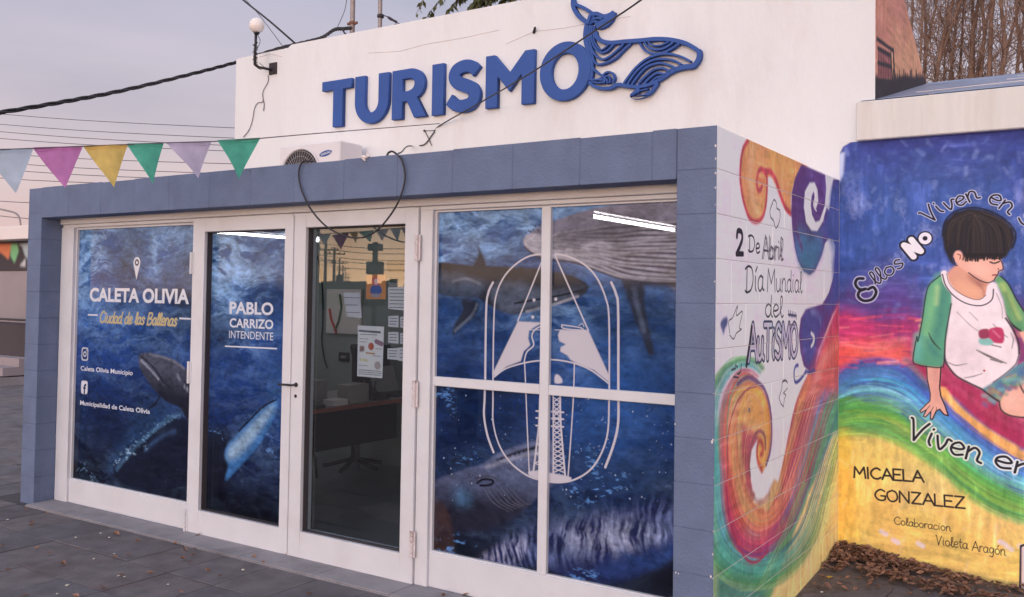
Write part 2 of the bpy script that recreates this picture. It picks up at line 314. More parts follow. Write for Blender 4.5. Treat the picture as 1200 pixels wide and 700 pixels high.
# handwriting: strokes on an em square (cap height 1, x-height about .6); C = smooth
GL = {
'A': (.75, ['0,0 .33,1 .7,0', '.12,.36 .58,.36']), 'B': (.7, ['0,0 .03,1', 'C.03,1 .45,.98 .5,.75 .3,.55 .05,.52', 'C.05,.52 .45,.5 .6,.28 .4,.03 0,0']),
'C': (.75, ['C.62,.85 .4,1 .12,.8 0,.45 .15,.1 .42,0 .65,.15']), 'E': (.65, ['.5,1 0,1 0,0 .52,0', '0,.52 .42,.52']), 'G': (.8, ['C.62,.85 .4,1 .12,.8 0,.45 .15,.1 .42,0 .65,.12 .67,.42', '.4,.42 .68,.42']),
'I': (.25, ['.05,0 .05,1']), 'L': (.6, ['0,1 0,0 .48,0']), 'M': (.9, ['0,0 .08,1 .38,.35 .7,1 .78,0']), 'N': (.8, ['0,0 .02,1 .6,0 .62,1']), 'O': (.8, ['C.33,1 .05,.8 0,.45 .15,.08 .38,0 .62,.2 .66,.55 .55,.88 .33,1']),
'Z': (.7, ['0,1 .55,1 0,0 .58,0']), 'S': (.65, ['C.52,.85 .3,1 .08,.85 .12,.62 .4,.45 .52,.22 .3,0 .02,.12']), 'T': (.75, ['0,1 .65,1', '.33,1 .33,0']), 'V': (.7, ['C.0,1 .08,.9 .28,0', 'C.28,0 .45,.6 .62,1']),
'D': (.75, ['.08,0 .1,.98', 'C-.05,.9 .2,1 .5,.9 .62,.5 .45,.1 .1,0 -.05,.08']), '2': (.7, ['C.02,.75 .1,1 .42,.98 .5,.7 .3,.35 0,0', '0,0 .58,.03']),
'a': (.6, ['C.42,.5 .25,.6 .05,.45 .02,.18 .18,0 .38,.15 .44,.5', 'C.44,.55 .42,.1 .55,.02']), 'b': (.55, ['C.02,1 .02,.5 .04,.02', 'C.04,.35 .2,.55 .4,.45 .42,.15 .2,0 .04,.08']), 'c': (.5, ['C.4,.5 .22,.6 .03,.4 .05,.12 .22,0 .42,.1']),
'd': (.6, ['C.42,.5 .25,.6 .05,.45 .02,.18 .18,0 .38,.12 .44,.5', 'C.47,1 .44,.5 .46,.1 .56,.0']), 'e': (.52, ['C.04,.28 .3,.32 .42,.45 .25,.62 .06,.45 .04,.18 .2,0 .44,.12']), 'g': (.58, ['C.42,.5 .2,.6 .03,.4 .08,.12 .28,.08 .42,.4', 'C.44,.55 .42,0 .3,-.32 .05,-.25']),
'i': (.28, ['C.08,.58 .06,.2 .14,.02', '.1,.8 .11,.82']), 'l': (.32, ['C.0,.15 .2,.6 .22,.95 .1,.95 .08,.3 .18,0 .3,.08']), 'm': (.85, ['.03,.58 .05,0', 'C.05,.35 .2,.6 .34,.5 .36,0', 'C.36,.35 .52,.6 .66,.5 .68,.1 .8,.02']), 'n': (.58, ['.03,.58 .05,0', 'C.05,.35 .22,.62 .4,.48 .4,.1 .54,.03']),
'o': (.55, ['C.24,.6 .04,.45 .03,.18 .2,0 .4,.12 .43,.42 .24,.6']), 'r': (.42, ['.04,.58 .05,0', 'C.05,.35 .18,.58 .36,.55']), 's': (.48, ['C.36,.5 .2,.62 .06,.48 .2,.32 .36,.18 .2,0 .02,.08']), 't': (.4, ['C.16,.95 .12,.4 .2,.02 .34,.06', '0,.62 .34,.64']),
'u': (.58, ['C.03,.58 .04,.15 .18,0 .38,.15 .42,.55', 'C.42,.58 .42,.15 .54,.02']), 'v': (.5, ['C.0,.58 .1,.2 .2,.0 .32,.3 .36,.58 .48,.56']), 'p': (.55, ['.04,.58 .03,-.3', 'C.04,.35 .2,.6 .4,.45 .4,.15 .2,0 .04,.1']),
'\u00ed': (.3, ['C.08,.58 .06,.2 .14,.02', '.08,.78 .22,.95']), '\u00f3': (.55, ['C.24,.6 .04,.45 .03,.18 .2,0 .4,.12 .43,.42 .24,.6', '.22,.78 .36,.95']), ' ': (.4, [])}
def hand(cv, text, A, B, h, w, col, shear=0, perp=False, halo=None, hw=0, alpha=1, bow=0, aa=.0015):
    """write text on canvas cv from wall point A to B (metres on the wall), cap height h, pen width w; bow lifts the middle"""
    A, B = np.array(A, float), np.array(B, float); tot = sum(GL[c][0] for c in text)-.12; ex = (B-A)/tot; d = (B-A)/np.linalg.norm(B-A)
    ey = np.array([-d[1], d[0]])*h if perp else np.array([0, h]); x = 0; S = []
    for c in text:
        adv, st = GL[c]
        for q in st:
            cu = q[0] == 'C'; P = np.array([[float(t) for t in p.split(',')] for p in q.lstrip('C').split()])
            if cu: P = catmull(P, 6)
            X = x+P[:, 0]; t = X/tot
            S.append(A+ex*(X+shear*P[:, 1])[:, None]+ey*P[:, 1][:, None]+np.array([0, bow])*(4*t*(1-t))[:, None])
        x += adv
    if halo is not None:
        for q in S: cv.stroke(q, hw, halo, smooth=False, soft=aa)
    for q in S: cv.stroke(q, w, col, smooth=False, alpha=alpha, soft=aa)
_FC = {}
def font_tris(text, bold=0.0, shear=0):
    k = (text, bold, shear)
    if k in _FC: return _FC[k]
    c = bpy.data.curves.new('t', 'FONT'); c.body = text; c.size = 1; c.offset = bold; c.shear = shear; c.resolution_u = 4; c.fill_mode = 'FRONT'
    o = bpy.data.objects.new('t', c); me = o.to_mesh(); me.calc_loop_triangles()
    v = np.array([p.co[:2] for p in me.vertices]); t = np.array([q.vertices[:] for q in me.loop_triangles]); o.to_mesh_clear(); bpy.data.objects.remove(o); bpy.data.curves.remove(c)
    _FC[k] = (v, t); return v, t
def printed(cv, text, x0, x1, z0, z1, col, bold=0.0, shear=0, alpha=1, bz=None):
    """set type between u=x0..x1 with baseline z0 and cap height up to z1"""
    v, t = font_tris(text, bold, shear); ref, _ = font_tris('H', bold); cap0, cap1 = ref[:, 1].min(), ref[:, 1].max()
    u = x0+(v[:, 0]-v[:, 0].min())/(np.ptp(v[:, 0]))*(x1-x0); w = z0+(v[:, 1]-cap0)/(cap1-cap0)*(z1-z0)
    T = cv.tx(np.stack([u, w], 1)); b = cv.bb(T, 3); ss = 3
    X0, X1, Y0, Y1 = b; m = np.zeros(((Y1-Y0)*ss, (X1-X0)*ss), np.float32); S = (T-[X0, Y0])*ss
    for q in t:
        P = S[q]; a0, c0 = np.maximum(np.floor(P.min(0)).astype(int), 0); a1, c1 = np.ceil(P.max(0)).astype(int)+1
        a1 = min(a1, m.shape[1]); c1 = min(c1, m.shape[0])
        if a1 <= a0 or c1 <= c0: continue
        gx, gy = np.meshgrid(np.arange(a0, a1)+.5, np.arange(c0, c1)+.5); e = []
        for k in range(3):
            p, r = P[k], P[(k+1) % 3]; e.append((r[0]-p[0])*(gy-p[1])-(r[1]-p[1])*(gx-p[0]))
        ins = ((e[0] >= -1e-6) & (e[1] >= -1e-6) & (e[2] >= -1e-6)) | ((e[0] <= 1e-6) & (e[1] <= 1e-6) & (e[2] <= 1e-6))
        m[c0:c1, a0:a1][ins] = 1
    m = m.reshape(Y1-Y0, ss, X1-X0, ss).mean((1, 3)); cv.comp(b, m, col, alpha)

# ------------------------------------------------------------------ the sea print on the glazing (one long print cut into panes)
def paint_windows():
    cv = Canvas('sea_and_whale_print', 1, GY, -5.22, -.15, .14, 2.12, 470)
    h, w = cv.h, cv.w
    n1 = fbm(h, w, 5, 9, 5); n2 = fbm(h, w, 9, 14, 5, .55); n3 = fbm(h, w, 3, 7, 4); n4 = fbm(h, w, 26, 40, 4, .6)
    yy, xx = np.meshgrid(np.arange(h), np.arange(w), indexing='ij')
    def warp(src, ax_, ay_):
        i = np.clip(yy+(n1-.5)*ay_+(n4-.5)*30, 0, h-1).astype(int); j = np.clip(xx+(n2-.5)*ax_, 0, w-1).astype(int); return src[i, j]
    rid = warp(1-np.abs(2*fbm(h, w, 17, 12, 5, .55)-1), 260, 170); rid = np.clip((rid-.62)/.38, 0, 1)
    rid2 = warp(1-np.abs(2*fbm(h, w, 34, 22, 4, .55)-1), 160, 120); rid2 = np.clip((rid2-.7)/.3, 0, 1)
    z = (yy/cv.res+cv.v0); x = xx/cv.res+cv.u0
    f = np.clip((z-.25)/1.75, 0, 1)[..., None]
    low, mid, top = lin((22, 25, 50)), lin((24, 52, 112)), lin((46, 86, 148))
    c = np.where(f < .5, low+(mid-low)*(f*2), mid+(top-mid)*((f-.5)*2))
    c = c*(.30+1.25*np.clip((n3*.45+n1*.35+n2*.2-.30)*2.4, 0, 1.3))[..., None]
    up = np.clip((z-1.15)/.75, 0, 1)**1.3
    lit = (rid**1.4*1.0+rid2**1.7*.8)*(.10+1.25*up)*np.clip((n3-.3)*3, .15, 1.2)
    c = c*np.clip(.50+.5*(z-.15)/.95, .5, 1)[..., None]
    cl = lin((132, 172, 220)); c = c+(cl-c)*np.clip(lit*.85, 0, .85)[..., None]
    mix = np.clip((n2-.55)*3, 0, 1)*up*.5; c = c*(1-mix[..., None])+lin((52, 50, 66))*mix[..., None]
    # a bluer pool of light in the lower right window
    g = np.exp(-(((x+.62)/.32)**2+((z-1.1)/.33)**2)); c = c+(lin((40, 84, 150))-c)*(g*.55)[..., None]
    cv.a[:] = c
    streak = fbm(h, w, 16, 260, 4, .65); fine = fbm(h, w, 60, 90, 3); sdiag = blur(np.clip((warp(streak, 50, 14)-.36)*2.6, 0, 1), 1.3)*(.55+.45*np.clip(n2*1.6, 0, 1))
    spray = np.clip((fbm(h, w, 90, 130, 3, .7)-.6)*6, 0, 1)
    cz = lambda a, b, za, zb: (lambda X, V: lin(b)+(lin(a)-lin(b))*np.clip((V-zb)/(za-zb), 0, 1)[..., None])
    # left window: a diving whale and the faint body beneath it
    A = lambda p: Z(85, 380, .3145, p)
    cv.ppoly(A([(250, 340), (330, 290), (395, 330), (380, 400), (300, 470), (200, 540), (120, 560), (150, 480)]), (34, 62, 104), soft=.05, alpha=.55)
    cv.ppoly(A([(170, 500), (260, 400), (390, 330), (400, 350), (300, 430), (200, 520)]), (110, 150, 190), soft=.02, alpha=.75, tex=spray)
    cv.ppoly(A([(150, 560), (220, 470), (300, 400), (370, 350), (400, 345), (450, 380), (460, 560), (380, 610), (240, 620)]), (18, 22, 42), soft=.018, alpha=.9)
    cv.pstroke(A([(165, 540), (225, 468), (300, 398), (372, 346), (398, 342)]), .028, (96, 140, 184), soft=.014, alpha=.75, tex=np.clip(spray+.45, 0, 1))
    cv.pstroke(A([(270, 470), (330, 420), (380, 400)]), .02, (52, 76, 116), soft=.02, alpha=.7)
    cv.pstroke(A([(160, 520), (210, 480), (270, 455)]), .05, (150, 180, 210), soft=.02, alpha=.8, tex=spray)
    cv.pstroke(A([(20, 560), (50, 545), (70, 560)]), .09, (120, 160, 200), soft=.03, alpha=.7, tex=spray)
    wp = A([(250, 115), (285, 108), (330, 118), (380, 135), (420, 165), (455, 205), (470, 360), (430, 358), (400, 312), (350, 288), (310, 252), (280, 212), (250, 160)])
    cv.ppoly(wp, cz((74, 78, 98), (26, 28, 44), 1.15, .88), soft=.004)
    cv.pstroke(A([(258, 122), (300, 160), (340, 215), (370, 240)]), .012, (24, 26, 42), soft=.006)
    cv.pstroke(A([(255, 135), (290, 170), (320, 205)]), .016, (140, 145, 165), soft=.007, alpha=.75)
    cv.pstroke(A([(390, 190), (415, 230), (450, 262)]), .025, (150, 156, 176), soft=.01, alpha=.8, tex=sdiag)
    cv.pstroke(A([(285, 113), (330, 122), (380, 140), (415, 165)]), .012, (130, 134, 152), soft=.01, alpha=.6)
    cv.pstroke(A([(325, 268), (308, 298), (284, 313)]), .02, (20, 22, 38), soft=.006, taper=.6)
    cv.pstroke(A([(330, 265), (335, 240), (320, 225)]), .02, (20, 22, 38), soft=.008, alpha=.7)
    # narrow leaf: pale whale surfacing
    A = lambda p: Z(220, 430, .3143, p)
    cv.ppoly(A([(75, 260), (150, 230), (160, 330), (150, 420), (85, 440)]), (20, 22, 38), soft=.03, alpha=.85)
    cv.ppoly(A([(300, 60), (370, 20), (370, 250), (330, 160)]), (58, 100, 160), soft=.08, alpha=.55)
    cv.ppoly(A([(335, 126), (300, 140), (240, 188), (190, 248), (150, 290), (138, 330), (150, 370), (140, 425), (180, 385), (240, 322), (290, 252), (322, 185)]), (52, 100, 158), soft=.008)
    cv.ppoly(A([(325, 138), (270, 185), (200, 258), (155, 305), (150, 345), (190, 330), (250, 262), (300, 190)]), (150, 178, 200), soft=.022, alpha=.7)
    cv.pstroke(A([(330, 122), (280, 150), (225, 205), (190, 240)]), .012, (22, 26, 50), soft=.004)
    cv.pstroke(A([(85, 225), (105, 255), (130, 260)]), .05, (90, 130, 180), soft=.03, alpha=.8, tex=spray)
    cv.pstroke(A([(270, 300), (330, 320), (365, 350)]), .08, (90, 130, 190), soft=.03, alpha=.8, tex=spray)
    cv.pstroke(A([(270, 250), (340, 240), (372, 225)]), .08, (90, 130, 190), soft=.03, alpha=.6, tex=spray)
    # big window, upper left: dark whale
    A = lambda p: Z(490, 220, .343, p)
    body = [(60, 262), (140, 262), (200, 270), (280, 270), (400, 276), (480, 290), (540, 308), (580, 335), (570, 362), (520, 386), (440, 405), (380, 424), (320, 433), (260, 412), (200, 376), (120, 372), (60, 352)]
    cv.ppoly(A([(150, 380), (205, 395), (190, 440), (155, 470), (118, 504), (124, 468), (152, 422)]), (36, 42, 62), soft=.005)
    cv.pstroke(A([(200, 400), (180, 440), (125, 490)]), .012, (120, 136, 160), soft=.008, alpha=.5)
    cv.ppoly(A(body), (38, 42, 56), soft=.005)
    cv.ppoly(A([(250, 330), (330, 320), (420, 350), (500, 350), (560, 350), (510, 382), (430, 402), (370, 420), (320, 428), (262, 400)]), (74, 84, 104), soft=.02, alpha=.9)
    cv.ppoly(A([(60, 300), (140, 300), (230, 330), (200, 372), (120, 370), (60, 348)]), (60, 74, 98), soft=.02, alpha=.8)
    cv.pstroke(A([(560, 352), (480, 370), (400, 384), (330, 396)]), .01, (26, 28, 42), soft=.004)
    cv.pstroke(A([(370, 424), (450, 404), (545, 372)]), .012, (150, 152, 164), soft=.006, alpha=.7)
    cv.pstroke(A([(120, 320), (165, 312), (210, 330)]), .01, (120, 130, 150), soft=.008, alpha=.5)
    cv.ppoly(A([(186, 275), (205, 230), (198, 190), (222, 235), (230, 275)]), (36, 42, 60), soft=.006)  # fin-shaped dark reflection painted into the print
    # upper right: humpback with throat grooves
    upc = np.array(A([(358, 176), (400, 142), (450, 120), (530, 92), (620, 68), (720, 56), (890, 46)]), float)
    loc = np.array(A([(358, 188), (375, 214), (425, 242), (510, 256), (610, 284), (720, 318), (890, 330)]), float)
    U_, L_ = catmull(upc, 8), catmull(loc, 8)
    cv.ppoly(list(map(tuple, U_[::3]))+list(map(tuple, L_[::-3])), cz((112, 112, 134), (92, 96, 124), 2.05, 1.75), soft=.005)
    tt = np.linspace(0, 1, len(U_))
    for k in range(15):
        q = .26+.74*(k/14)**.9; wob = .022*np.sin(tt*8+k*.5)+.008*np.sin(tt*23+k*2.1); dip = .22*np.sin(np.clip(tt*1.15, 0, 1)*math.pi)*(1-q)
        P = U_+(L_-U_)*np.clip(q+wob+dip, 0, 1)[:, None]; i0 = int(3+k % 3)
        cv.pstroke(P[i0:], .012, (30, 34, 62), soft=.003, alpha=.95, smooth=False)
        cv.pstroke(P[i0:]-[0, 2.3], .012, (168, 168, 184), soft=.006, alpha=.5, smooth=False)
    cv.ppoly(A([(470, 150), (560, 130), (640, 150), (620, 195), (540, 200), (480, 185)]), (66, 66, 88), soft=.03, alpha=.75)
    cv.ppoly(A([(640, 110), (760, 90), (760, 170), (690, 200), (640, 170)]), (58, 56, 74), soft=.03, alpha=.7)
    cv.pstroke(A([(560, 205), (610, 190), (650, 200)]), .02, (160, 160, 178), soft=.01, alpha=.5)
    for k in range(14): cv.dot(tuple(cv.px(A([(368+k*7+random.uniform(-4, 4), 160-k*4+random.uniform(-9, 14))]))[0]), .006, (52, 54, 76), soft=.003, alpha=.8)
    cv.pstroke(A([(700, 320), (740, 326), (800, 330), (885, 333)]), .02, (34, 40, 66), soft=.01)
    cv.ppoly(A([(700, 318), (766, 332), (776, 420), (803, 552), (795, 574), (783, 566), (760, 500), (722, 405)]), (38, 44, 64), soft=.006)
    cv.pstroke(A([(735, 350), (752, 420), (770, 490)]), .02, (86, 98, 124), soft=.012, alpha=.6)
    # lower left: whale head with knobs
    A = lambda p: Z(490, 440, .3715, p)
    cv.ppoly(A([(40, 344), (140, 300), (200, 282), (250, 248), (330, 218), (420, 205), (430, 330), (385, 372), (340, 420), (260, 472), (160, 494), (100, 484), (40, 440)]), cz((88, 98, 132), (26, 28, 48), .80, .38), soft=.006)
    cv.ppoly(A([(60, 420), (110, 390), (220, 380), (330, 370), (340, 420), (255, 470), (160, 492), (100, 480)]), (32, 32, 48), soft=.03, alpha=.85)
    cv.pstroke(A([(250, 268), (320, 240), (400, 222)]), .014, (36, 38, 56), soft=.006)
    cv.pstroke(A([(215, 290), (300, 262), (385, 240)]), .018, (140, 144, 162), soft=.01, alpha=.6)
    for k in range(10): cv.dot(tuple(cv.px(A([(262+k*14, 262-k*4.4)]))[0]), .007, (38, 40, 58), soft=.003)
    cv.pstroke(A([(185, 340), (205, 328), (235, 332), (228, 345), (195, 348)]), .012, (16, 16, 26), soft=.004)
    cv.pstroke(A([(180, 325), (215, 318), (245, 325)]), .012, (60, 62, 80), soft=.004)
    for k in range(7): cv.pstroke(A([(205+k*14, 355), (235+k*16, 400), (285+k*12, 430-k*4)]), .004, (96, 96, 112), soft=.003, alpha=.55)
    for k in range(5): cv.pstroke(A([(100, 400+k*8), (160, 380+k*8), (210, 420+k*10)]), .006, (16, 18, 32), soft=.004, alpha=.5)
    cv.ppoly(A([(112, 370), (150, 355), (165, 400), (130, 410)]), (70, 110, 150), soft=.03, alpha=.6)
    cv.ppoly(A([(45, 400), (95, 430), (110, 560), (45, 560)]), (66, 46, 40), soft=.01, alpha=.55)
    # lower right: streaked back
    back = [(190, 590), (250, 535), (330, 500), (420, 480), (540, 450), (650, 425), (720, 412), (815, 403), (815, 545), (760, 600), (680, 640), (600, 656), (480, 640), (380, 602), (250, 600)]
    cv.ppoly(A(back), (28, 34, 74), soft=.008)
    cv.ppoly(A([(250, 545), (330, 508), (420, 486), (540, 455), (650, 430), (815, 412), (815, 540), (600, 560), (400, 580), (300, 600)]), (112, 130, 182), soft=.05, alpha=.9, tex=sdiag)
    cv.ppoly(A([(430, 510), (520, 480), (600, 470), (680, 470), (780, 500), (700, 540), (560, 545)]), (196, 198, 214), soft=.05, alpha=.6, tex=sdiag)
    cv.ppoly(A([(190, 590), (260, 540), (330, 510), (340, 560), (280, 610)]), (176, 178, 206), soft=.02, alpha=.8, tex=sdiag)
    cv.ppoly(A([(560, 600), (680, 560), (815, 520), (815, 570), (740, 610), (640, 645), (580, 640)]), (34, 52, 104), soft=.02, alpha=.9)
    cv.ppoly(A([(600, 665), (700, 640), (815, 585), (815, 700), (600, 700)]), (16, 16, 30), soft=.03, alpha=.8)
    cv.pstroke(A([(640, 560), (740, 600), (790, 560)]), .02, (40, 70, 130), soft=.02, alpha=.6)
    cv.ppoly(A([(735, 345), (770, 332), (815, 340), (815, 390), (775, 372)]), (70, 90, 130), soft=.008, alpha=.85, tex=np.clip(spray+.35, 0, 1))
    for (a, b, c_, d_) in ((460, 380, 640, 330), (480, 395, 650, 375), (60, 60, 110, 95), (120, 285, 200, 265), (60, 545, 160, 530), (500, 640, 560, 655), (460, 245, 560, 300)):
        cv.pstroke(A([(a, b), ((a+c_)/2, b-14), (c_, d_)]), .07, (88, 136, 200), soft=.03, alpha=.9, tex=spray)
    for k in range(150):
        X = random.uniform(60, 800) if k % 3 else random.uniform(420, 800); Y = random.uniform(60, 400)
        cv.dot(tuple(cv.px(A([(X, Y)]))[0]), random.choice([.0015, .002, .002, .004]), (176, 190, 214), soft=.0015, alpha=random.uniform(.3, .9))
    for k in range(90):
        cv.dot((random.uniform(-5.2, -2.9), random.uniform(.2, 1.4)), random.choice([.0012, .002]), (150, 170, 200), soft=.0015, alpha=random.uniform(.2, .6))
    fn = fbm(h, w, 110, 170, 4, .65)-.5; md = fbm(h, w, 40, 60, 4, .6)-.5; cv.a *= np.clip(1+fn*.9+md*.9, .3, 2)[..., None]
    # printed crest: capsule outline, lighthouse beam, arch and lattice tower
    G = (186, 182, 194); A = lambda p: Z(490, 220, .343, p); B = lambda p: Z(490, 440, .3715, p)
    cv.pstroke([(637.5, 298.2), (620, 300.6), (603, 311), (589.5, 326.3), (581, 347), (578.5, 374.3), (577.5, 439.5), (577.4, 470), (577.7, 495.7), (584.7, 521.7), (597.7, 542), (616, 556.5), (633, 562.8), (653.5, 565.6), (672, 562.6), (690.6, 551.5), (703.6, 533), (711.8, 507), (713.4, 469.7), (713.6, 446), (713.3, 374), (709.5, 350), (699, 326), (684, 310), (665, 300.8), (650.5, 298)], .009, G)
    cv.pstroke([(577.4, 331.5), (572, 343.5), (569.5, 364), (568.3, 443), (567.5, 470), (567, 488), (571, 510.6), (578, 530)], .013, G)
    cv.pstroke([(716, 331.5), (721.5, 345), (724, 364), (724.2, 456), (724, 495.7), (718.5, 521.7), (709, 547.7)], .013, G)
    cv.pstroke([(635.8, 304), (606.6, 376)], .008, G); cv.pstroke([(650.5, 300.6), (689, 387.4)], .008, G)
    cv.ppoly([(606.6, 377), (636, 378.5), (627, 383), (619.6, 388), (618.6, 396.6), (621, 405), (613.5, 412), (610, 423.5), (593, 430), (579, 442), (578, 436)], G, smooth=False, soft=.002)
    cv.pstroke([(637, 381), (627, 386.5), (623, 394), (625, 405), (617, 413), (614, 424)], .008, G)
    cv.pstroke([(621, 387), (640, 387)], .004, G); cv.pstroke([(650, 387), (660, 387)], .004, G)
    cv.ppoly([(656, 387), (689, 387.4), (713, 439.5), (713, 448), (695.8, 434), (675, 425.8), (668, 422), (665, 417), (656, 412), (657, 407), (663, 404), (655, 400), (653.5, 393)], G, smooth=False, soft=.002)
    cv.pstroke([(658, 381), (661, 385.5), (686, 387.5)], .006, G); cv.pstroke([(658, 381), (678, 384), (683, 386)], .006, G); cv.pstroke([(678, 382), (682, 379.5), (684, 383)], .004, G)
    cv.pstroke([(579, 442), (593, 432), (617, 425), (637.5, 422.5), (650.5, 422), (671.8, 425.8), (692, 434), (712, 449)], .008, G)
    cv.pstroke([(614.5, 425.5), (616, 460), (617.5, 500), (620, 556)], .007, G); cv.pstroke([(672.8, 426), (671.5, 468), (668.5, 515), (665, 562.6)], .007, G)
    for s in ((606.6, 377), (636, 378)): pass
    for q in ((625.5, 352), (624, 372), (635, 364.5), (651, 351)): cv.dot(tuple(cv.px([q])[0]), .009, G)
    cv.pstroke([(632.5, 466), (631, 500), (624.3, 557)], .011, G); cv.pstroke([(656, 464), (657, 500), (662, 559)], .011, G)
    cv.pstroke([(638, 466), (638, 557)], .005, G); cv.pstroke([(648, 464), (648, 560)], .008, G)
    for k in range(8):
        y0, y1 = 466+k*11, 477+k*11; xl = lambda y: 632.5-(max(y-500, 0))*.14; xr = lambda y: 656+(max(y-500, 0))*.09
        cv.pstroke([(xl(y0), y0), (638, (y0+y1)/2), (xl(y1), y1)], .006, G, smooth=False); cv.pstroke([(648, y0), (xr((y0+y1)/2), (y0+y1)/2), (648, y1)], .006, G, smooth=False)
        cv.pstroke([(xr(y0), y0), (648, (y0+y1)/2), (xr(y1), y1)], .006, G, smooth=False)
    for y in (482, 490, 499): cv.pstroke([(628, y), (640, y+.5)], .009, G); cv.pstroke([(646, y+.7), (660, y+1.5)], .009, G)
    cv.ppoly([(624, 552), (664, 558), (668, 563), (653, 566), (634, 563), (620, 557)], G, soft=.002)
    cv.ppoly([(650, 441), (653, 439), (658, 444), (658, 449), (650, 449)], G, soft=.002)
    # lettering on the left window
    T = (200, 202, 214); P = lambda x, y: tuple(cv.px([(x, y)])[0])
    A = lambda x, y: (85+x*.2, 260+y*.2)
    def word(s, a, b, c, bold, col=T, **k): p, q, r = P(*a), P(*b), P(*c); printed(cv, s, p[0], q[0], (p[1]+q[1])/2, (p[1]+q[1])/2+abs(r[1]-p[1]), col, bold=bold, **k)
    word('CALETA OLIVIA', A(100, 470), A(682, 481), A(100, 390), .035)
    pa, pb = P(*A(158, 590)), P(*A(606, 597)); hand(cv, 'Ciudad de las Ballenas', pa, (pb[0], pa[1]), .082, .014, (178, 164, 126), shear=.25)
    cv.pstroke([A(92, 546), A(145, 548)], .012, T); cv.pstroke([A(628, 567), A(690, 570)], .012, T)
    cp = P(*A(377, 240)); cv.dot(cp, .040, T); cv.poly([(cp[0]-.036, cp[1]-.018), (cp[0]+.036, cp[1]-.018), (cp[0], cp[1]-.125)], T, smooth=False); cv.dot(cp, .024, (38, 48, 72)); cv.dot(cp, .012, T)
    A = lambda x, y: (85+x*.3145, 380+y*.3145)
    word('Caleta Olivia Municipio', A(30, 174), A(224, 190), A(30, 157), .02); word('Municipalidad de Caleta Olivia', A(28, 303), A(288, 333), A(28, 286), .02)
    def rr(cx, cz_, hw, hh, col):
        t = np.linspace(0, 2*math.pi, 40, endpoint=False); cv.poly([(cx+math.copysign(abs(math.cos(a))**.4, math.cos(a))*hw, cz_+math.copysign(abs(math.sin(a))**.4, math.sin(a))*hh) for a in t], col, smooth=False, soft=.0015)
    c1 = P(*A(46, 112)); rr(*c1, .042, .05, T); rr(*c1, .033, .041, (40, 60, 104)); cv.dot(c1, .021, T); cv.dot(c1, .012, (40, 60, 104)); cv.dot((c1[0]+.021, c1[1]+.028), .005, T)
    c2 = P(*A(44, 236)); rr(*c2, .042, .05, T); printed(cv, 'f', c2[0]-.014, c2[0]+.024, c2[1]-.05, c2[1]+.026, (36, 44, 84), bold=.03)
    # narrow leaf lettering
    A = lambda x, y: (220+x*.2857, 230+y*.2857)
    word('PABLO', A(171, 484), A(350, 489), A(171, 434), .03); word('CARRIZO', A(171, 540), A(350, 545), A(171, 503), .025); word('INTENDENTE', A(169, 584), A(350, 590), A(169, 554), 0)
    cv.pstroke([A(154, 616), A(364, 626)], .009, T)
    return cv

# ------------------------------------------------------------------ the painted side wall
def brushwork(cv, amt=.12, col=.06):
    h, w = cv.h, cv.w
    n = fbm(h, w, 9, 9, 5, .6); v = fbm(h, w, 14, 70, 4, .6); hz = fbm(h, w, 80, 12, 4, .6)
    k = fbm(h, w, 4, 4, 3); m = v*(k > .5)+hz*(k <= .5); m = blur(m, 1.4); f = fbm(h, w, 90, 90, 4, .7)
    mx_, mn_ = cv.a.max(2), cv.a.min(2); sat = np.clip((mx_-mn_)/(mx_+1e-4)*1.8, 0, 1); sat = .22+.78*blur(sat, 3); amt = amt*sat
    cv.a *= np.clip(1+amt*((n-.5)*2.4+(m-.5)*3.0+(f-.5)*2.0), .4, 1.8)[..., None]
    sc_ = np.clip((m-.60)*5, 0, 1)*np.clip((n-.42)*4, 0, 1)*amt*1.6; cv.a += (np.clip(cv.a*1.7+.06, 0, 1)-cv.a)*sc_[..., None]
    for c in range(3): cv.a[..., c] *= 1+col*(fbm(h, w, 12, 12, 4)-.5)*2
    cv.a = np.clip(cv.a, 0, 1)
def strands(cv, path, hw, palettes, n_, w, rng, ulo, uhi, alpha=.55, part=.55):
    """brush strands running along a curved band: palettes = colour stops across the band at its start, middle and end"""
    P = catmull(path, 10); T = np.gradient(P, axis=0); T /= np.linalg.norm(T, axis=1)[:, None]+1e-9; Nn = np.stack([-T[:, 1], T[:, 0]], 1); m = len(P)
    H_ = np.interp(np.linspace(0, 1, m), np.linspace(0, 1, len(hw)), hw); ks = np.linspace(ulo, uhi, len(palettes[0]))
    for k in range(n_):
        u = rng.uniform(ulo, uhi); a = rng.uniform(0, 1-part*.6); b = min(1, a+rng.uniform(.25, part)); i0, i1 = int(a*(m-1)), int(b*(m-1))
        if i1-i0 < 4: continue
        du = rng.uniform(-.12, .12); q = P[i0:i1]+Nn[i0:i1]*(H_[i0:i1]*(u+du*np.linspace(0, 1, i1-i0)))[:, None]
        tm_ = (a+b)/2*(len(palettes)-1); pa = palettes[min(int(round(tm_)), len(palettes)-1)]; c = [np.interp(u, ks, [p[j] for p in pa])+rng.uniform(-14, 14) for j in range(3)]; g = rng.uniform(.9, 1.12)
        cv.pstroke(q[::3], w*rng.uniform(.5, 1.5), tuple(np.clip(np.array(c)*g, 10, 250)), soft=.006, alpha=alpha*rng.uniform(.4, 1.0), taper=.5)
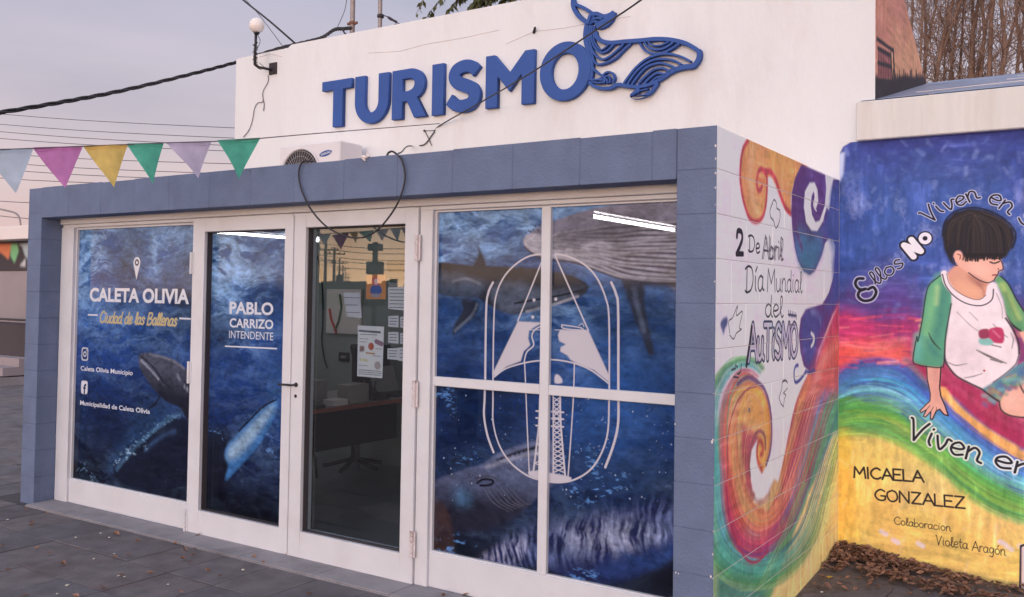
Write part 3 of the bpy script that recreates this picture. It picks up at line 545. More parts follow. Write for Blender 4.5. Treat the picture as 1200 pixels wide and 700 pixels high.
def paint_side():
    cv = Canvas('autism_day_mural_paint', 0, 0, -.05, 2.2, -.05, 2.45, 620, (230, 224, 229))
    h, w = cv.h, cv.w; tx = .55+.9*np.clip(fbm(h, w, 20, 30, 5, .6)-.1, 0, 1); tx = np.clip(tx, 0, 1)
    wisp = np.clip((fbm(h, w, 14, 40, 5, .6)-.42)*3, 0, 1)
    A = lambda p: Z(830, 140, .2285, p); B = lambda p: Z(830, 290, .2285, p); C = lambda p: Z(830, 430, .2285, p); E_ = lambda p: Z(830, 560, .2, p)
    WH = (230, 224, 229)
    # yellow ground, green, blue and red bands of the lower swirl
    cv.ppoly(C([(760, 280), (672, 338), (640, 350), (590, 470), (520, 620)])+E_([(560, 130), (480, 350), (360, 640), (320, 760), (760, 760)]), (232, 204, 140), smooth=False, soft=.02)
    green = C([(800, -90), (672, -60), (560, 60), (470, 300), (400, 560)])+E_([(330, 180), (210, 260), (110, 120)])+C([(110, 380), (140, 200), (215, 60), (200, 46), (150, 80), (100, 150), (60, 240), (35, 350), (10, 460)])+E_([(-20, 60), (-20, 760), (335, 760), (380, 650), (440, 480), (500, 330), (560, 180), (590, 80)])+C([(545, 590), (590, 465), (640, 345), (700, 320), (800, 260)])
    cv.ppoly(green, (92, 148, 128), smooth=False, soft=.014)
    cv.ppoly(E_([(-20, 250), (60, 300), (150, 470), (250, 560), (360, 480), (380, 640), (300, 760), (-20, 760)]), (74, 128, 112), soft=.05, alpha=.8)
    cv.pstroke(C([(640, 110), (600, 300), (540, 470), (480, 640)])+E_([(470, 330), (430, 450), (380, 600), (340, 720)]), .09, (104, 162, 104), soft=.04, alpha=.85)
    cv.pstroke(E_([(20, -20), (30, 200), (35, 400), (30, 700)]), .10, (150, 178, 132), soft=.03, alpha=.8)
    cv.pstroke(C([(190, 66), (120, 130), (70, 250), (50, 380), (45, 560)]), .08, (88, 172, 148), soft=.03, alpha=.8)
    cv.pstroke(E_([(75, -40), (80, 120), (95, 250)]), .09, (104, 178, 184), soft=.04, alpha=.8)
    cv.ppoly(E_([(160, 560), (260, 520), (330, 560), (300, 680), (180, 660)]), (88, 140, 132), soft=.06, alpha=.6, tex=tx)
    for P_, wd in ((C([(690, 30), (600, 130), (550, 230), (500, 400), (450, 560), (400, 720)]), .13),): cv.pstroke(P_, wd, (70, 104, 160), soft=.03, alpha=.95)
    cv.pstroke(C([(560, 260), (520, 380), (470, 520), (430, 640)]), .05, (110, 170, 190), soft=.025, alpha=.7, tex=tx)
    # red-purple J
    J = C([(800, -150), (672, -40), (600, 60), (555, 150), (520, 290), (480, 420), (440, 570)])+E_([(460, 150), (410, 290), (350, 430), (300, 490), (250, 500), (200, 455), (150, 350), (118, 220), (105, 60)])+C([(96, 560), (96, 400), (112, 280), (150, 170), (200, 110), (250, 90), (300, 160), (325, 250), (325, 400), (300, 500), (272, 540)])+C([(230, 700), (300, 690), (360, 560), (390, 440), (420, 290), (440, 200), (480, 100), (530, 0), (640, -80), (800, -220)])
    cv.ppoly(J, (182, 84, 96), smooth=False, soft=.008)
    cv.pstroke(C([(600, 30), (560, 130), (520, 260), (480, 400), (440, 530)])+E_([(440, 170), (390, 300), (340, 400)]), .07, (150, 66, 130), soft=.03, alpha=.85)
    cv.pstroke(E_([(105, 60), (118, 200), (150, 330), (200, 430), (250, 475), (310, 460)]), .06, (196, 62, 92), soft=.02, alpha=.9)
    cv.pstroke(C([(560, 10), (500, 120), (460, 250), (420, 400), (380, 540), (330, 640)]), .09, (208, 132, 92), soft=.03, alpha=.95)
    cv.pstroke(C([(620, -10), (560, 60), (520, 150)]), .16, (190, 112, 98), soft=.05, alpha=.8)
    cv.pstroke(C([(470, 180), (440, 300), (405, 440)]), .035, (222, 160, 116), soft=.012, alpha=.8, tex=tx)
    O = (214, 172, 118)
    cv.pstroke(C([(215, 130), (165, 230), (150, 350), (150, 480), (170, 600)])+E_([(185, 60), (220, 150), (270, 210), (320, 190), (370, 120), (410, 40)]), .10, O, soft=.03, alpha=.95)
    cv.pstroke(C([(120, 420), (118, 520), (128, 640)])+E_([(140, 60), (160, 180), (200, 260)]), .045, (204, 86, 76), soft=.02, alpha=.9)
    cv.pstroke(E_([(200, 240), (250, 285), (310, 285), (360, 210), (400, 120)]), .035, (190, 88, 76), soft=.015, alpha=.85)
    cv.ppoly(E_([(225, 310), (270, 290), (305, 320), (295, 370), (250, 400), (225, 370)]), (214, 150, 152), soft=.03, alpha=.8)
    rg = random.Random(31)
    RP = [(1000, 410), (978, 436), (962, 478), (949, 524), (932, 575), (912, 612), (886, 624), (866, 600), (856, 552), (853, 505), (858, 465), (872, 441), (886, 448)]; RH = [18, 16, 13, 12, 13, 18, 30, 20, 12, 11, 12, 10, 8]
    right = [(112, 62, 130), (158, 52, 104), (190, 76, 84), (210, 120, 84), (226, 164, 116)]; low = [(168, 44, 92), (196, 60, 88), (206, 100, 96), (218, 150, 104), (200, 110, 90)]; left = [(176, 58, 96), (204, 74, 82), (222, 132, 80), (234, 178, 112), (196, 104, 84)]
    strands(cv, RP, RH, [right, right, right, low, left, left], 190, .010, rg, -1, 1)
    og = [(150, 190, 120), (92, 160, 92), (80, 150, 110), (70, 130, 170), (62, 96, 160)]; ogl = [(160, 190, 140), (104, 172, 120), (70, 150, 120), (86, 176, 160), (96, 170, 180)]; ogb = [(110, 160, 100), (70, 140, 96), (84, 150, 120), (74, 140, 130), (60, 120, 110)]
    strands(cv, RP, [30, 26, 20, 18, 20, 26, 34, 26, 16, 14, 14, 12, 9], [og, og, ogb, ogl, ogl, ogl], 170, .011, rg, -2.1, -.95)
    # white hollow, then the coiled head
    hole = C([(252, 372), (222, 430), (212, 520), (222, 600), (236, 660)])+E_([(255, 60), (285, 112), (315, 118), (350, 75), (385, 5)])+C([(360, 590), (385, 480), (405, 370), (432, 240), (462, 130), (500, 50), (430, 30), (360, 60), (320, 200), (320, 400), (300, 520), (272, 545)])
    cv.ppoly(hole, WH, smooth=False, soft=.006)
    cv.pstroke(C([(222, 640)])+E_([(250, 70), (280, 130), (320, 135), (360, 90)]), .02, (160, 110, 110), soft=.012, alpha=.7)
    head = C([(205, 100), (250, 95), (290, 150), (315, 235), (322, 330), (315, 430), (296, 505), (276, 538), (254, 505), (246, 450), (252, 385), (262, 345), (238, 330), (200, 300), (150, 260)])
    cv.ppoly(head, (222, 164, 92), soft=.008)
    cv.pstroke(C([(215, 150), (190, 240), (200, 300), (240, 310), (290, 350), (300, 430)]), .05, (230, 178, 120), soft=.025, alpha=.8, tex=tx)
    strands(cv, C([(110, 200), (150, 130), (210, 105), (262, 130), (296, 210), (304, 320), (300, 420), (280, 500)]), [4, 7, 9, 8, 6, 5, 4, 3], [[(120, 84, 110), (196, 120, 80), (232, 160, 70), (238, 184, 100), (224, 150, 110)]]*3, 70, .008, rg, -1, 1)
    cv.pstroke(C([(150, 90), (200, 55), (250, 75), (290, 120), (318, 220), (325, 330), (318, 430), (298, 500)]), .024, (104, 72, 118), soft=.006, alpha=.9)
    cv.pstroke(C([(215, 560), (208, 470), (222, 400), (242, 345), (268, 330), (290, 360), (292, 420)]), .022, (146, 84, 92), soft=.006, alpha=.9)
    cv.pstroke(C([(276, 530), (254, 480), (250, 420), (262, 380), (278, 400), (278, 440), (268, 450)]), .03, (184, 72, 74), soft=.01, alpha=.9)
    cv.pstroke(C([(100, 560), (98, 400), (114, 280), (152, 175), (202, 115), (245, 100)]), .014, (150, 62, 84), soft=.004, alpha=.8)
    cv.pstroke(E_([(107, 60), (120, 210), (152, 342), (202, 448), (250, 494), (300, 484), (350, 425)]), .016, (160, 48, 88), soft=.004, alpha=.85)
    for k in range(9): cv.pstroke(C([(120+k*9, 620-k*3), (118+k*10, 430-k*4), (150+k*9, 250+k*6), (205+k*4, 150+k*9)]), .007, ((196, 96, 84), (232, 184, 130), (206, 130, 92))[k % 3], soft=.004, alpha=.5)
    for k in range(10): cv.pstroke(C([(650-k*9, -10+k*10), (560-k*7, 130+k*3), (500-k*8, 330), (440-k*7, 540), (400-k*7, 680)]), .008, ((222, 150, 116), (160, 70, 96), (232, 170, 130), (128, 60, 120))[k % 4], soft=.004, alpha=.45)
    for k in range(7): cv.pstroke(E_([(300-k*3, 660), (400-k*6, 480), (470-k*5, 320), (530-k*4, 150), (575-k*3, 30)]), .008, ((130, 190, 120), (70, 120, 110), (150, 196, 130))[k % 3], soft=.005, alpha=.45)
    for k in range(6): cv.pstroke(A([(440+k*7, 330+k*8), (432+k*7, 440), (440+k*9, 560), (470+k*8, 650)]), .007, ((120, 70, 140), (66, 90, 160), (90, 130, 176))[k % 3], soft=.004, alpha=.5)
    for k in range(6): cv.pstroke(A([(215+k*12, 160+k*6), (190+k*10, 270), (205+k*8, 400), (245+k*4, 490)]), .006, ((232, 186, 134), (206, 120, 86))[k % 2], soft=.004, alpha=.5)
    cv.dot(tuple(cv.px(C([(210, 222)]))[0]), .012, (110, 108, 120), soft=.004)
    # upper orange scroll
    sc = A([(200, 90), (330, 130), (520, 232), (470, 270), (437, 330), (424, 400), (426, 492), (402, 480), (375, 425), (345, 340), (322, 295), (305, 300), (300, 420), (280, 500), (250, 528), (210, 506), (180, 420), (165, 320), (165, 230), (180, 150)])
    cv.ppoly(sc, (216, 152, 100), smooth=False, soft=.006)
    cv.pstroke(A([(230, 150), (215, 250), (225, 380), (250, 470)]), .07, (228, 178, 130), soft=.03, alpha=.8, tex=tx)
    cv.pstroke(A([(320, 180), (400, 260), (440, 320)]), .12, (224, 168, 96), soft=.04, alpha=.8, tex=tx)
    R1 = (188, 70, 84)
    cv.pstroke(A([(205, 108), (180, 150), (166, 230), (166, 320), (182, 420), (212, 505), (250, 525), (282, 495), (298, 420), (302, 340), (298, 285), (275, 255), (258, 270), (250, 310), (252, 352), (264, 366), (276, 345)]), .028, R1, soft=.008)
    cv.pstroke(A([(288, 268), (322, 272), (350, 320), (375, 400), (398, 455), (422, 482)]), .034, R1, soft=.008)
    cv.pstroke(A([(255, 300), (285, 320)]), .03, (196, 100, 70), soft=.012, alpha=.7)
    # purple-blue coil and the flowing band by the corner
    bl = A([(478, 230), (600, 285), (606, 350), (600, 440), (620, 470), (640, 310), (700, 300), (800, 300)])+B([(800, 320), (672, 292), (640, 340), (605, 430), (565, 530), (545, 615), (520, 640), (490, 610), (472, 540), (464, 450), (474, 365), (500, 318), (545, 303), (585, 290), (618, 232), (644, 140), (650, 40)])+A([(652, 650), (638, 618), (618, 612), (600, 635), (585, 690)])+B([(575, 60), (548, 122), (520, 143), (490, 125), (460, 70), (442, 0)])+A([(432, 580), (425, 480), (428, 380), (445, 300)])
    cv.ppoly(bl, (94, 62, 124), smooth=False, soft=.005)
    cv.ppoly(A([(640, 330), (800, 300), (800, 700), (660, 700), (610, 600), (560, 590), (600, 520), (620, 440)]), (66, 96, 158), soft=.03, alpha=.72)
    cv.ppoly(A([(450, 560), (520, 590), (580, 600), (590, 680), (540, 740), (480, 760), (450, 680)]), (72, 118, 158), soft=.04, alpha=.9)
    cv.ppoly(B([(470, 60), (520, 40), (570, 30), (545, 110), (515, 130), (490, 115)]), (66, 120, 148), soft=.03, alpha=.8)
    cv.ppoly(B([(650, 20), (800, 0), (800, 300), (650, 300), (600, 340), (600, 300), (635, 200)]), (72, 84, 152), soft=.03, alpha=.85)
    cv.ppoly(B([(500, 330), (560, 330), (590, 360), (560, 460), (540, 560), (510, 600), (485, 520), (478, 420)]), (70, 78, 146), soft=.02, alpha=.8)
    cv.pstroke(A([(490, 260), (450, 340), (440, 440), (450, 560), (480, 660)]), .04, (96, 54, 112), soft=.015, alpha=.8)
    cv.pstroke(B([(530, 330), (560, 340), (575, 380)]), .03, (130, 140, 190), soft=.02, alpha=.6, tex=tx)
    cres = A([(606, 440), (590, 520), (560, 572), (530, 570), (503, 530), (490, 450), (495, 370), (520, 325), (545, 325), (560, 360), (564, 420), (552, 462), (540, 440), (547, 405), (540, 368), (530, 392), (526, 440), (532, 490), (550, 528), (572, 520), (596, 450)])
    cv.ppoly(cres, WH, smooth=False, soft=.005)
    cv.ppoly(A([(604, 290), (638, 303), (626, 350), (612, 430), (600, 480), (598, 440), (606, 360)]), WH, smooth=False, soft=.006)
    cv.pstroke(A([(548, 395), (540, 440), (555, 470)]), .01, WH, soft=.003)
    cv.pstroke(B([(528, 440), (542, 460), (538, 490), (528, 508)]), .03, WH, soft=.008, taper=.5)
    # red, magenta and orange flow out of the corner
    cv.ppoly(B([(800, 300), (690, 275), (650, 320), (612, 420), (575, 520), (548, 620), (560, 700), (800, 700)]), (188, 66, 104), soft=.02, alpha=.97)
    cv.ppoly(B([(800, 440), (690, 440), (600, 500), (555, 600), (520, 700), (640, 740), (800, 700)]), (210, 104, 96), soft=.05, alpha=.9)
    cv.pstroke(B([(700, 480), (620, 540), (560, 640), (540, 720)]), .06, (226, 150, 140), soft=.04, alpha=.6, tex=tx)
    cv.pstroke(B([(590, 470), (560, 560), (540, 640)]), .05, (150, 70, 130), soft=.03, alpha=.6)
    cv.pstroke(B([(500, 640), (470, 680), (445, 690), (440, 640), (448, 610), (460, 605)]), .022, (66, 74, 140), soft=.006)
    cv.pstroke(B([(498, 635), (520, 640), (545, 628)]), .02, (66, 74, 140), soft=.008)
    # lettering
    K = (34, 30, 40); K2 = (52, 60, 92)
    def hw(s, a, b, hgt, wd, col=K, **k): p, q = cv.px([a])[0], cv.px([b])[0]; hand(cv, s, p, q, hgt, wd, col, **k)
    hw('2', A([(145, 690)])[0], A([(178, 694)])[0], .108, .026); hw('De', A([(208, 678)])[0], A([(262, 688)])[0], .080, .010)
    hw('Abril', B([(277, 58)])[0], B([(376, 66)])[0], .118, .010, (60, 56, 72)); hw('Abril', B([(283, 58)])[0], B([(382, 66)])[0], .110, .007, (60, 56, 72))
    hw('D\u00eda', B([(192, 232)])[0], B([(282, 222)])[0], .125, .011); hw('Mundial', B([(303, 226)])[0], B([(478, 232)])[0], .115, .009)
    hw('del', B([(292, 356)])[0], B([(378, 358)])[0], .108, .010)
    p, q = cv.px(B([(196, 604)]))[0], cv.px(B([(464, 578)]))[0]; q[1] = p[1]-.01
    for wd, c_ in ((.046, K2), (.022, (196, 188, 204)),):
        hand(cv, 'AuTiSMO', p+[.03, .02], q+[-.03, .02], .17, wd, c_)
    for k in range(3): cv.stroke([p+[.0, .0], p+[.04, .09], p+[.07, .18]], .026, K, soft=.003)
    for k, (pp) in enumerate([[(110, 440), (105, 380), (125, 360), (150, 300), (145, 350), (175, 330), (160, 410), (170, 420), (145, 440), (130, 470), (110, 450)]]): cv.pstroke(B(pp), .006, (40, 38, 50))
    cv.ppoly(B([(62, 395), (75, 365), (98, 358), (98, 395), (85, 420), (80, 450), (72, 430)]), (80, 92, 130), soft=.006)
    cv.pstroke(A([(330, 430), (338, 412), (350, 430), (352, 455), (368, 470), (368, 510), (358, 545), (345, 555), (335, 520), (320, 500), (318, 465), (330, 430)]), .008, (44, 40, 50))
    cv.pstroke(C([(400, 70), (380, 75), (375, 120), (362, 160), (372, 190), (385, 205), (390, 165), (398, 145), (385, 135), (405, 110)]), .007, (60, 56, 64), smooth=False)
    for pp in ([(120, 630), (140, 620)], [(150, 650), (165, 640), (170, 600)], [(130, 665), (155, 668)], [(380, 690), (395, 682), (405, 694)], [(140, 605), (150, 615)]): cv.pstroke(B(pp), .010, (70, 66, 78))
    for k in range(5): cv.pstroke(B([(412+k*9, 325+k*3), (416+k*9, 355+k*3)]), .010, (86, 84, 112), soft=.003)
    cv.pstroke(B([(410, 345), (452, 352)]), .014, (86, 84, 112)); cv.pstroke(B([(414, 395), (446, 400)]), .008, (110, 104, 124))
    for k in range(40): cv.dot((random.uniform(.3, 2.1), random.uniform(.0, .5)), random.uniform(.002, .005), (110, 92, 84), soft=.003, alpha=.6)
    brushwork(cv, .20, .10)
    cv.a = np.clip(cv.a, 0, 1)
    return cv

# ------------------------------------------------------------------ the mural of the seated child on the far wall
def paint_mural():
    cv = Canvas('seated_child_mural_paint', 1, D, -.05, 2.3, -.05, 2.66, 600, (58, 84, 152))
    h, w = cv.h, cv.w
    cloud = np.clip((fbm(h, w, 12, 16, 7, .72)-.52)*5, 0, 1); tx = np.clip(.5+fbm(h, w, 22, 22, 5, .6), 0, 1); strk = np.clip((fbm(h, w, 60, 9, 5, .6)-.35)*2.6, 0, 1); vst = np.clip((fbm(h, w, 9, 60, 5, .6)-.35)*2.6, 0, 1)
    A = lambda p: Z(970, 150, .4286, p); B = lambda p: Z(1000, 230, .2427, p); C = lambda p: Z(1030, 380, .2572, p); E_ = lambda p: Z(980, 380, .257, p); Fm = lambda p: Z(940, 430, .3858, p)
    # night-blue sky: darker paint and painted-in shade under the slab, mottled with paler dabs
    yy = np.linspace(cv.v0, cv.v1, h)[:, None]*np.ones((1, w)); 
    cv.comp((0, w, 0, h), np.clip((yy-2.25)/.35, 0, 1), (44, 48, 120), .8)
    cv.comp((0, w, 0, h), (cloud*np.clip((2.45-yy)/.3, 0, 1)).astype(np.float32), (134, 148, 200), .85)
    cv.ppoly(A([(30, 280), (150, 260), (200, 300), (180, 420), (60, 440), (30, 400)]), (110, 124, 190), soft=.1, alpha=.45, tex=cloud)
    cv.ppoly([(975, 355), (1010, 330), (1060, 330), (1090, 350), (1130, 360), (1430, 340), (1430, 420), (1060, 440), (975, 430)], (84, 60, 128), soft=.07, alpha=.9)
    cv.ppoly([(1000, 330), (1040, 300), (1060, 320), (1050, 360), (1010, 370)], (84, 70, 140), soft=.06, alpha=.5, tex=tx)
    cv.ppoly([(975, 372), (1000, 366), (1030, 378), (1060, 372), (1080, 380), (1100, 430), (1060, 446), (975, 440)], (178, 52, 110), soft=.04, alpha=.95)
    cv.ppoly([(1030, 360), (1070, 350), (1076, 390), (1060, 410), (1035, 400)], (96, 44, 104), soft=.04, alpha=.85, tex=vst)
    cv.ppoly([(975, 408), (1010, 398), (1060, 402), (1066, 420), (1030, 430), (975, 450)], (218, 96, 86), soft=.035, alpha=.9)
    cv.pstroke([(985, 402), (1020, 408), (1060, 398)], .04, (232, 160, 160), soft=.025, alpha=.6, tex=strk)
    cv.pstroke([(985, 385), (1015, 380), (1045, 392)], .04, (206, 76, 120), soft=.02, alpha=.7, tex=strk)
    # rainbow hill
    bot = [(1430, 800), (975, 800)]
    cv.ppoly([(975, 448), (982, 440), (995, 428), (1010, 422), (1030, 420), (1048, 422), (1065, 430), (1078, 444), (1092, 456), (1107, 464), (1122, 480), (1141, 500), (1169, 520), (1200, 538), (1430, 600)]+bot, (64, 92, 166), smooth=False, soft=.006)
    cv.ppoly([(1062, 426), (1085, 420), (1130, 430), (1200, 460), (1430, 500), (1430, 590), (1200, 528), (1169, 510), (1146, 493), (1122, 470), (1100, 455), (1084, 444)], (164, 44, 86), smooth=False, soft=.012)
    for k in range(5): cv.pstroke([(1085+k*12, 425+k*4), (1120+k*12, 452+k*4), (1170+k*10, 488+k*3), (1230, 516-k*2)], .035, ((196, 84, 120), (148, 36, 76), (184, 60, 104), (140, 40, 84), (206, 110, 140))[k], soft=.018, alpha=.5, tex=tx)
    cv.pstroke([(1104, 460), (1113, 472), (1130, 489), (1155, 508), (1185, 526), (1215, 540), (1430, 592)], .062, (222, 164, 98), soft=.010)
    cv.pstroke([(1106, 468), (1120, 486), (1141, 503), (1169, 521), (1200, 536), (1430, 596)], .02, (190, 140, 90), soft=.012, alpha=.7)
    cv.pstroke([(984, 436), (1005, 426), (1035, 424), (1062, 436), (1085, 456), (1110, 480)], .05, (74, 82, 158), soft=.02, alpha=.7, tex=tx)
    cv.pstroke([(984, 450), (1010, 440), (1040, 442), (1066, 458), (1090, 476), (1120, 502), (1160, 534), (1200, 556)], .09, (72, 128, 190), soft=.03, alpha=.85, tex=tx)
    cv.pstroke([(1062, 424), (1076, 440), (1086, 456)], .05, (110, 110, 128), soft=.015, alpha=.7)
    cv.pstroke([(1088, 482), (1110, 496), (1135, 516), (1165, 540)], .07, (86, 156, 200), soft=.03, alpha=.7)
    cv.pstroke([(980, 456), (1000, 456), (1030, 466), (1060, 474), (1090, 492)], .06, (84, 142, 180), soft=.03, alpha=.8, tex=tx)
    cv.ppoly([(975, 462), (1000, 464), (1030, 478), (1060, 490), (1084, 506), (1110, 528), (1150, 556), (1200, 584), (1430, 640)]+bot, (92, 152, 80), smooth=False, soft=.014)
    cv.pstroke([(984, 474), (1030, 484), (1070, 502), (1110, 540), (1150, 568), (1210, 600)], .06, (70, 140, 70), soft=.03, alpha=.8, tex=tx)
    cv.pstroke([(984, 492), (1020, 498), (1056, 510), (1100, 536), (1150, 574), (1200, 602)], .045, (136, 176, 84), soft=.02, alpha=.75, tex=strk)
    cv.pstroke([(984, 503), (1020, 504), (1060, 516)], .05, (104, 160, 90), soft=.02, alpha=.7)
    cv.pstroke([(990, 482), (1010, 480), (1040, 490)], .02, (176, 196, 96), soft=.012, alpha=.6, tex=strk)
    cv.ppoly([(975, 516), (1000, 510), (1024, 511), (1050, 520), (1075, 534), (1104, 556), (1130, 580), (1160, 600), (1185, 610), (1210, 614), (1430, 640)]+bot, (218, 194, 114), smooth=False, soft=.016)
    cv.ppoly([(1040, 545), (1080, 555), (1110, 580), (1090, 600), (1050, 590)], (232, 204, 156), soft=.06, alpha=.6, tex=tx)
    cv.ppoly([(975, 520), (1000, 520), (1000, 690), (975, 690)], (238, 186, 60), soft=.03, alpha=.6)
    cv.ppoly([(1000, 520), (1060, 540), (1120, 600), (1200, 640), (1200, 700), (1000, 660)], (232, 186, 92), soft=.08, alpha=.35, tex=tx)
    cv.stroke([(-.05, .03), (.6, .03), (1.3, -.01), (2.3, -.01)], .04, (120, 96, 76), soft=.02, alpha=.5)
    for a, b in ((1033, 623), (1047, 633), (1076, 637), (1172, 635), (1180, 641), (1195, 640), (1035, 656)): cv.pstroke([(a, b), (a+5, b+3)], .03, (214, 206, 214), soft=.006, alpha=.85, tex=tx)
    rg = random.Random(17)
    top_ = catmull([(975, 444), (990, 434), (1008, 424), (1030, 421), (1050, 424), (1068, 434), (1086, 452), (1104, 466), (1122, 484), (1150, 508), (1180, 528), (1215, 544), (1300, 585)], 6); low_ = catmull([(975, 514), (990, 510), (1008, 509), (1030, 513), (1050, 521), (1068, 531), (1086, 544), (1104, 558), (1122, 575), (1150, 595), (1180, 610), (1215, 620), (1300, 640)], 6)
    pal = [(70, 74, 150), (64, 104, 180), (70, 140, 196), (112, 176, 206), (96, 160, 120), (84, 154, 74), (140, 184, 84), (84, 148, 84), (170, 190, 96)]; ks = np.linspace(0, 1, len(pal)); m_ = len(top_)
    for k in range(420):
        t = rg.uniform(0, 1); i0 = rg.randrange(0, m_-8); i1 = min(m_, i0+rg.randint(6, 26)); q = top_[i0:i1]+(low_[i0:i1]-top_[i0:i1])*t; c = [np.interp(t, ks, [p[j] for p in pal])+rg.uniform(-16, 16) for j in range(3)]
        cv.pstroke(q[::3] if len(q) > 9 else q, .014*rg.uniform(.4, 1.5), tuple(np.clip(np.array(c)*rg.uniform(.88, 1.18), 0, 250)), soft=.004, alpha=rg.uniform(.25, .65), taper=.6)
    for k in range(420):
        x, y = rg.uniform(975, 1330), rg.uniform(155, 372); v_ = rg.uniform(0, 1); c = (58+v_*66, 82+v_*60, 150+v_*48) if y < 330 or v_ > .5 else (96, 60, 128); a_ = rg.uniform(-1.8, 1.8)
        cv.pstroke([(x, y), (x+rg.uniform(4, 11)*math.cos(a_), y+rg.uniform(4, 11)*math.sin(a_))], rg.uniform(.008, .03), c, soft=.008, alpha=rg.uniform(.1, .38), taper=.4)
    for k in range(150):
        x, y = rg.uniform(975, 1300), rg.uniform(362, 432); c = rg.choice([(196, 54, 104), (222, 90, 110), (232, 120, 100), (150, 44, 104), (238, 160, 150), (206, 70, 96), (120, 50, 120)]) if y > 372 else rg.choice([(110, 56, 124), (150, 50, 110), (84, 64, 140)])
        cv.pstroke([(x, y), (x+rg.uniform(10, 34), y+rg.uniform(-5, 3))], rg.uniform(.006, .02), c, soft=.005, alpha=rg.uniform(.2, .6), taper=.5)
    for k in range(200):
        x, y = rg.uniform(980, 1300), rg.uniform(520, 690)
        if y > 512+max(0, x-1030)*.62: cv.pstroke([(x, y), (x+rg.uniform(-12, 12), y+rg.uniform(4, 22))], rg.uniform(.006, .02), rg.choice([(234, 208, 124), (214, 178, 90), (224, 192, 104), (224, 204, 148)]), soft=.006, alpha=rg.uniform(.15, .5))
    # brush lines along the sweep before the figure
    brushwork(cv, .22, .10)
    # figure
    SK, SKL, OUT = (216, 164, 150), (232, 186, 172), (40, 34, 46)
    cv.ppoly(B([(640, 640), (720, 620), (800, 620), (900, 560), (1010, 560), (1100, 700), (1100, 900), (900, 900)]), (160, 60, 90), soft=.05, alpha=.5)
    # leg, shorts
    cv.ppoly(C([(548, 350), (560, 310), (590, 275), (622, 262), (700, 250), (860, 300), (980, 400), (960, 470), (800, 470), (700, 430), (640, 425), (590, 414), (556, 390)]), SK, soft=.004)
    cv.ppoly(C([(575, 330), (610, 290), (640, 300), (640, 360), (600, 390), (570, 375)]), SKL, soft=.03, alpha=.7)
    cv.pstroke(C([(548, 352), (556, 390), (590, 414), (640, 424), (700, 430), (800, 470)]), .009, OUT, soft=.004); cv.pstroke(C([(636, 262), (648, 290), (660, 312)]), .009, OUT, soft=.004); cv.pstroke(C([(562, 315), (590, 276), (622, 262)]), .006, OUT, soft=.003)
    cv.ppoly(C([(440, 250), (500, 262), (560, 222), (640, 182), (760, 120), (800, 250), (700, 262), (640, 250), (622, 264), (585, 285), (548, 352), (520, 335), (468, 296)]), (88, 132, 150), soft=.004)
    rs = random.Random(3)
    for k in range(70):
        q = (rs.uniform(470, 760), 0); q = (q[0], rs.uniform(0, 1)*60+345-(q[0]-470)*.62-30)
        cv.pstroke(C([q, (q[0]+rs.uniform(8, 24), q[1]+rs.uniform(-14, 14))]), .022, rs.choice([(70, 110, 160), (110, 160, 140), (64, 128, 120), (150, 160, 110), (150, 80, 90), (96, 92, 150), (120, 170, 180)]), soft=.008, alpha=.55)
    cv.pstroke(C([(455, 282), (468, 296), (520, 335), (546, 352)]), .010, OUT, soft=.004)
    # far sleeve and forearm
    cv.ppoly(B([(800, 640), (850, 650), (930, 760), (880, 800), (820, 700)]), SK, soft=.004)
    cv.ppoly(B([(685, 395), (710, 388), (745, 425), (785, 500), (830, 570), (850, 640), (805, 652), (765, 620), (735, 570), (722, 490), (690, 425)]), (96, 152, 108), soft=.004)
    cv.pstroke(B([(720, 430), (755, 500), (795, 590)]), .03, (170, 190, 110), soft=.015, alpha=.75, tex=tx); cv.pstroke(B([(735, 470), (770, 560), (810, 640)]), .02, (60, 120, 90), soft=.012, alpha=.6)
    cv.pstroke(B([(712, 388), (748, 425), (788, 500), (832, 570)]), .008, OUT, soft=.003); cv.pstroke(B([(722, 520), (735, 570), (765, 618), (806, 650)]), .012, OUT, soft=.004)
    # shirt body
    sh = B([(450, 400), (470, 440), (470, 520), (458, 600), (446, 700)])+C([(302, 60), (300, 150), (318, 195), (355, 238), (410, 268), (468, 296), (515, 268), (570, 232), (625, 185), (640, 130), (622, 60)])+B([(790, 720), (765, 640), (738, 580), (722, 500), (690, 420), (640, 400), (540, 380)])
    cv.ppoly(sh, (226, 214, 222), smooth=False, soft=.005)
    cv.ppoly(C([(330, 60), (420, 40), (480, 120), (440, 220), (360, 200), (320, 140)]), (214, 200, 210), soft=.04, alpha=.7)
    cv.pstroke(C([(300, 40), (299, 150), (318, 196), (355, 238), (410, 268), (468, 296)]), .010, OUT, soft=.004)
    cv.pstroke(C([(445, 118), (500, 146), (578, 178)]), .012, OUT, soft=.005, taper=.7); cv.pstroke(C([(510, 160), (560, 175)]), .008, (90, 80, 90), soft=.004)
    for pp in ([(310, 172), (350, 188), (400, 180)], [(390, 245), (430, 238), (470, 225)], [(520, 0), (560, 40), (585, 60)], [(600, 40), (612, 70), (605, 110)]): cv.pstroke(C(pp), .006, (110, 100, 112), soft=.004, taper=.6)
    for pp in ([(500, 560), (560, 620), (600, 650)], [(690, 470), (715, 530), (720, 590)], [(560, 560), (600, 600)]): cv.pstroke(B(pp), .004, (150, 140, 150), soft=.003)
    cv.pstroke(C([(640, 130), (622, 182), (570, 230), (520, 266)]), .006, (70, 64, 80), soft=.004)
    cv.pstroke(B([(735, 590), (768, 640), (795, 700), (800, 760)]), .010, OUT, soft=.004)
    cv.ppoly(B([(612, 650), (650, 642), (655, 680), (620, 690)]), (150, 50, 84), soft=.004); cv.ppoly(B([(660, 640), (718, 640), (722, 700), (665, 704), (650, 670)]), (176, 54, 96), soft=.004)
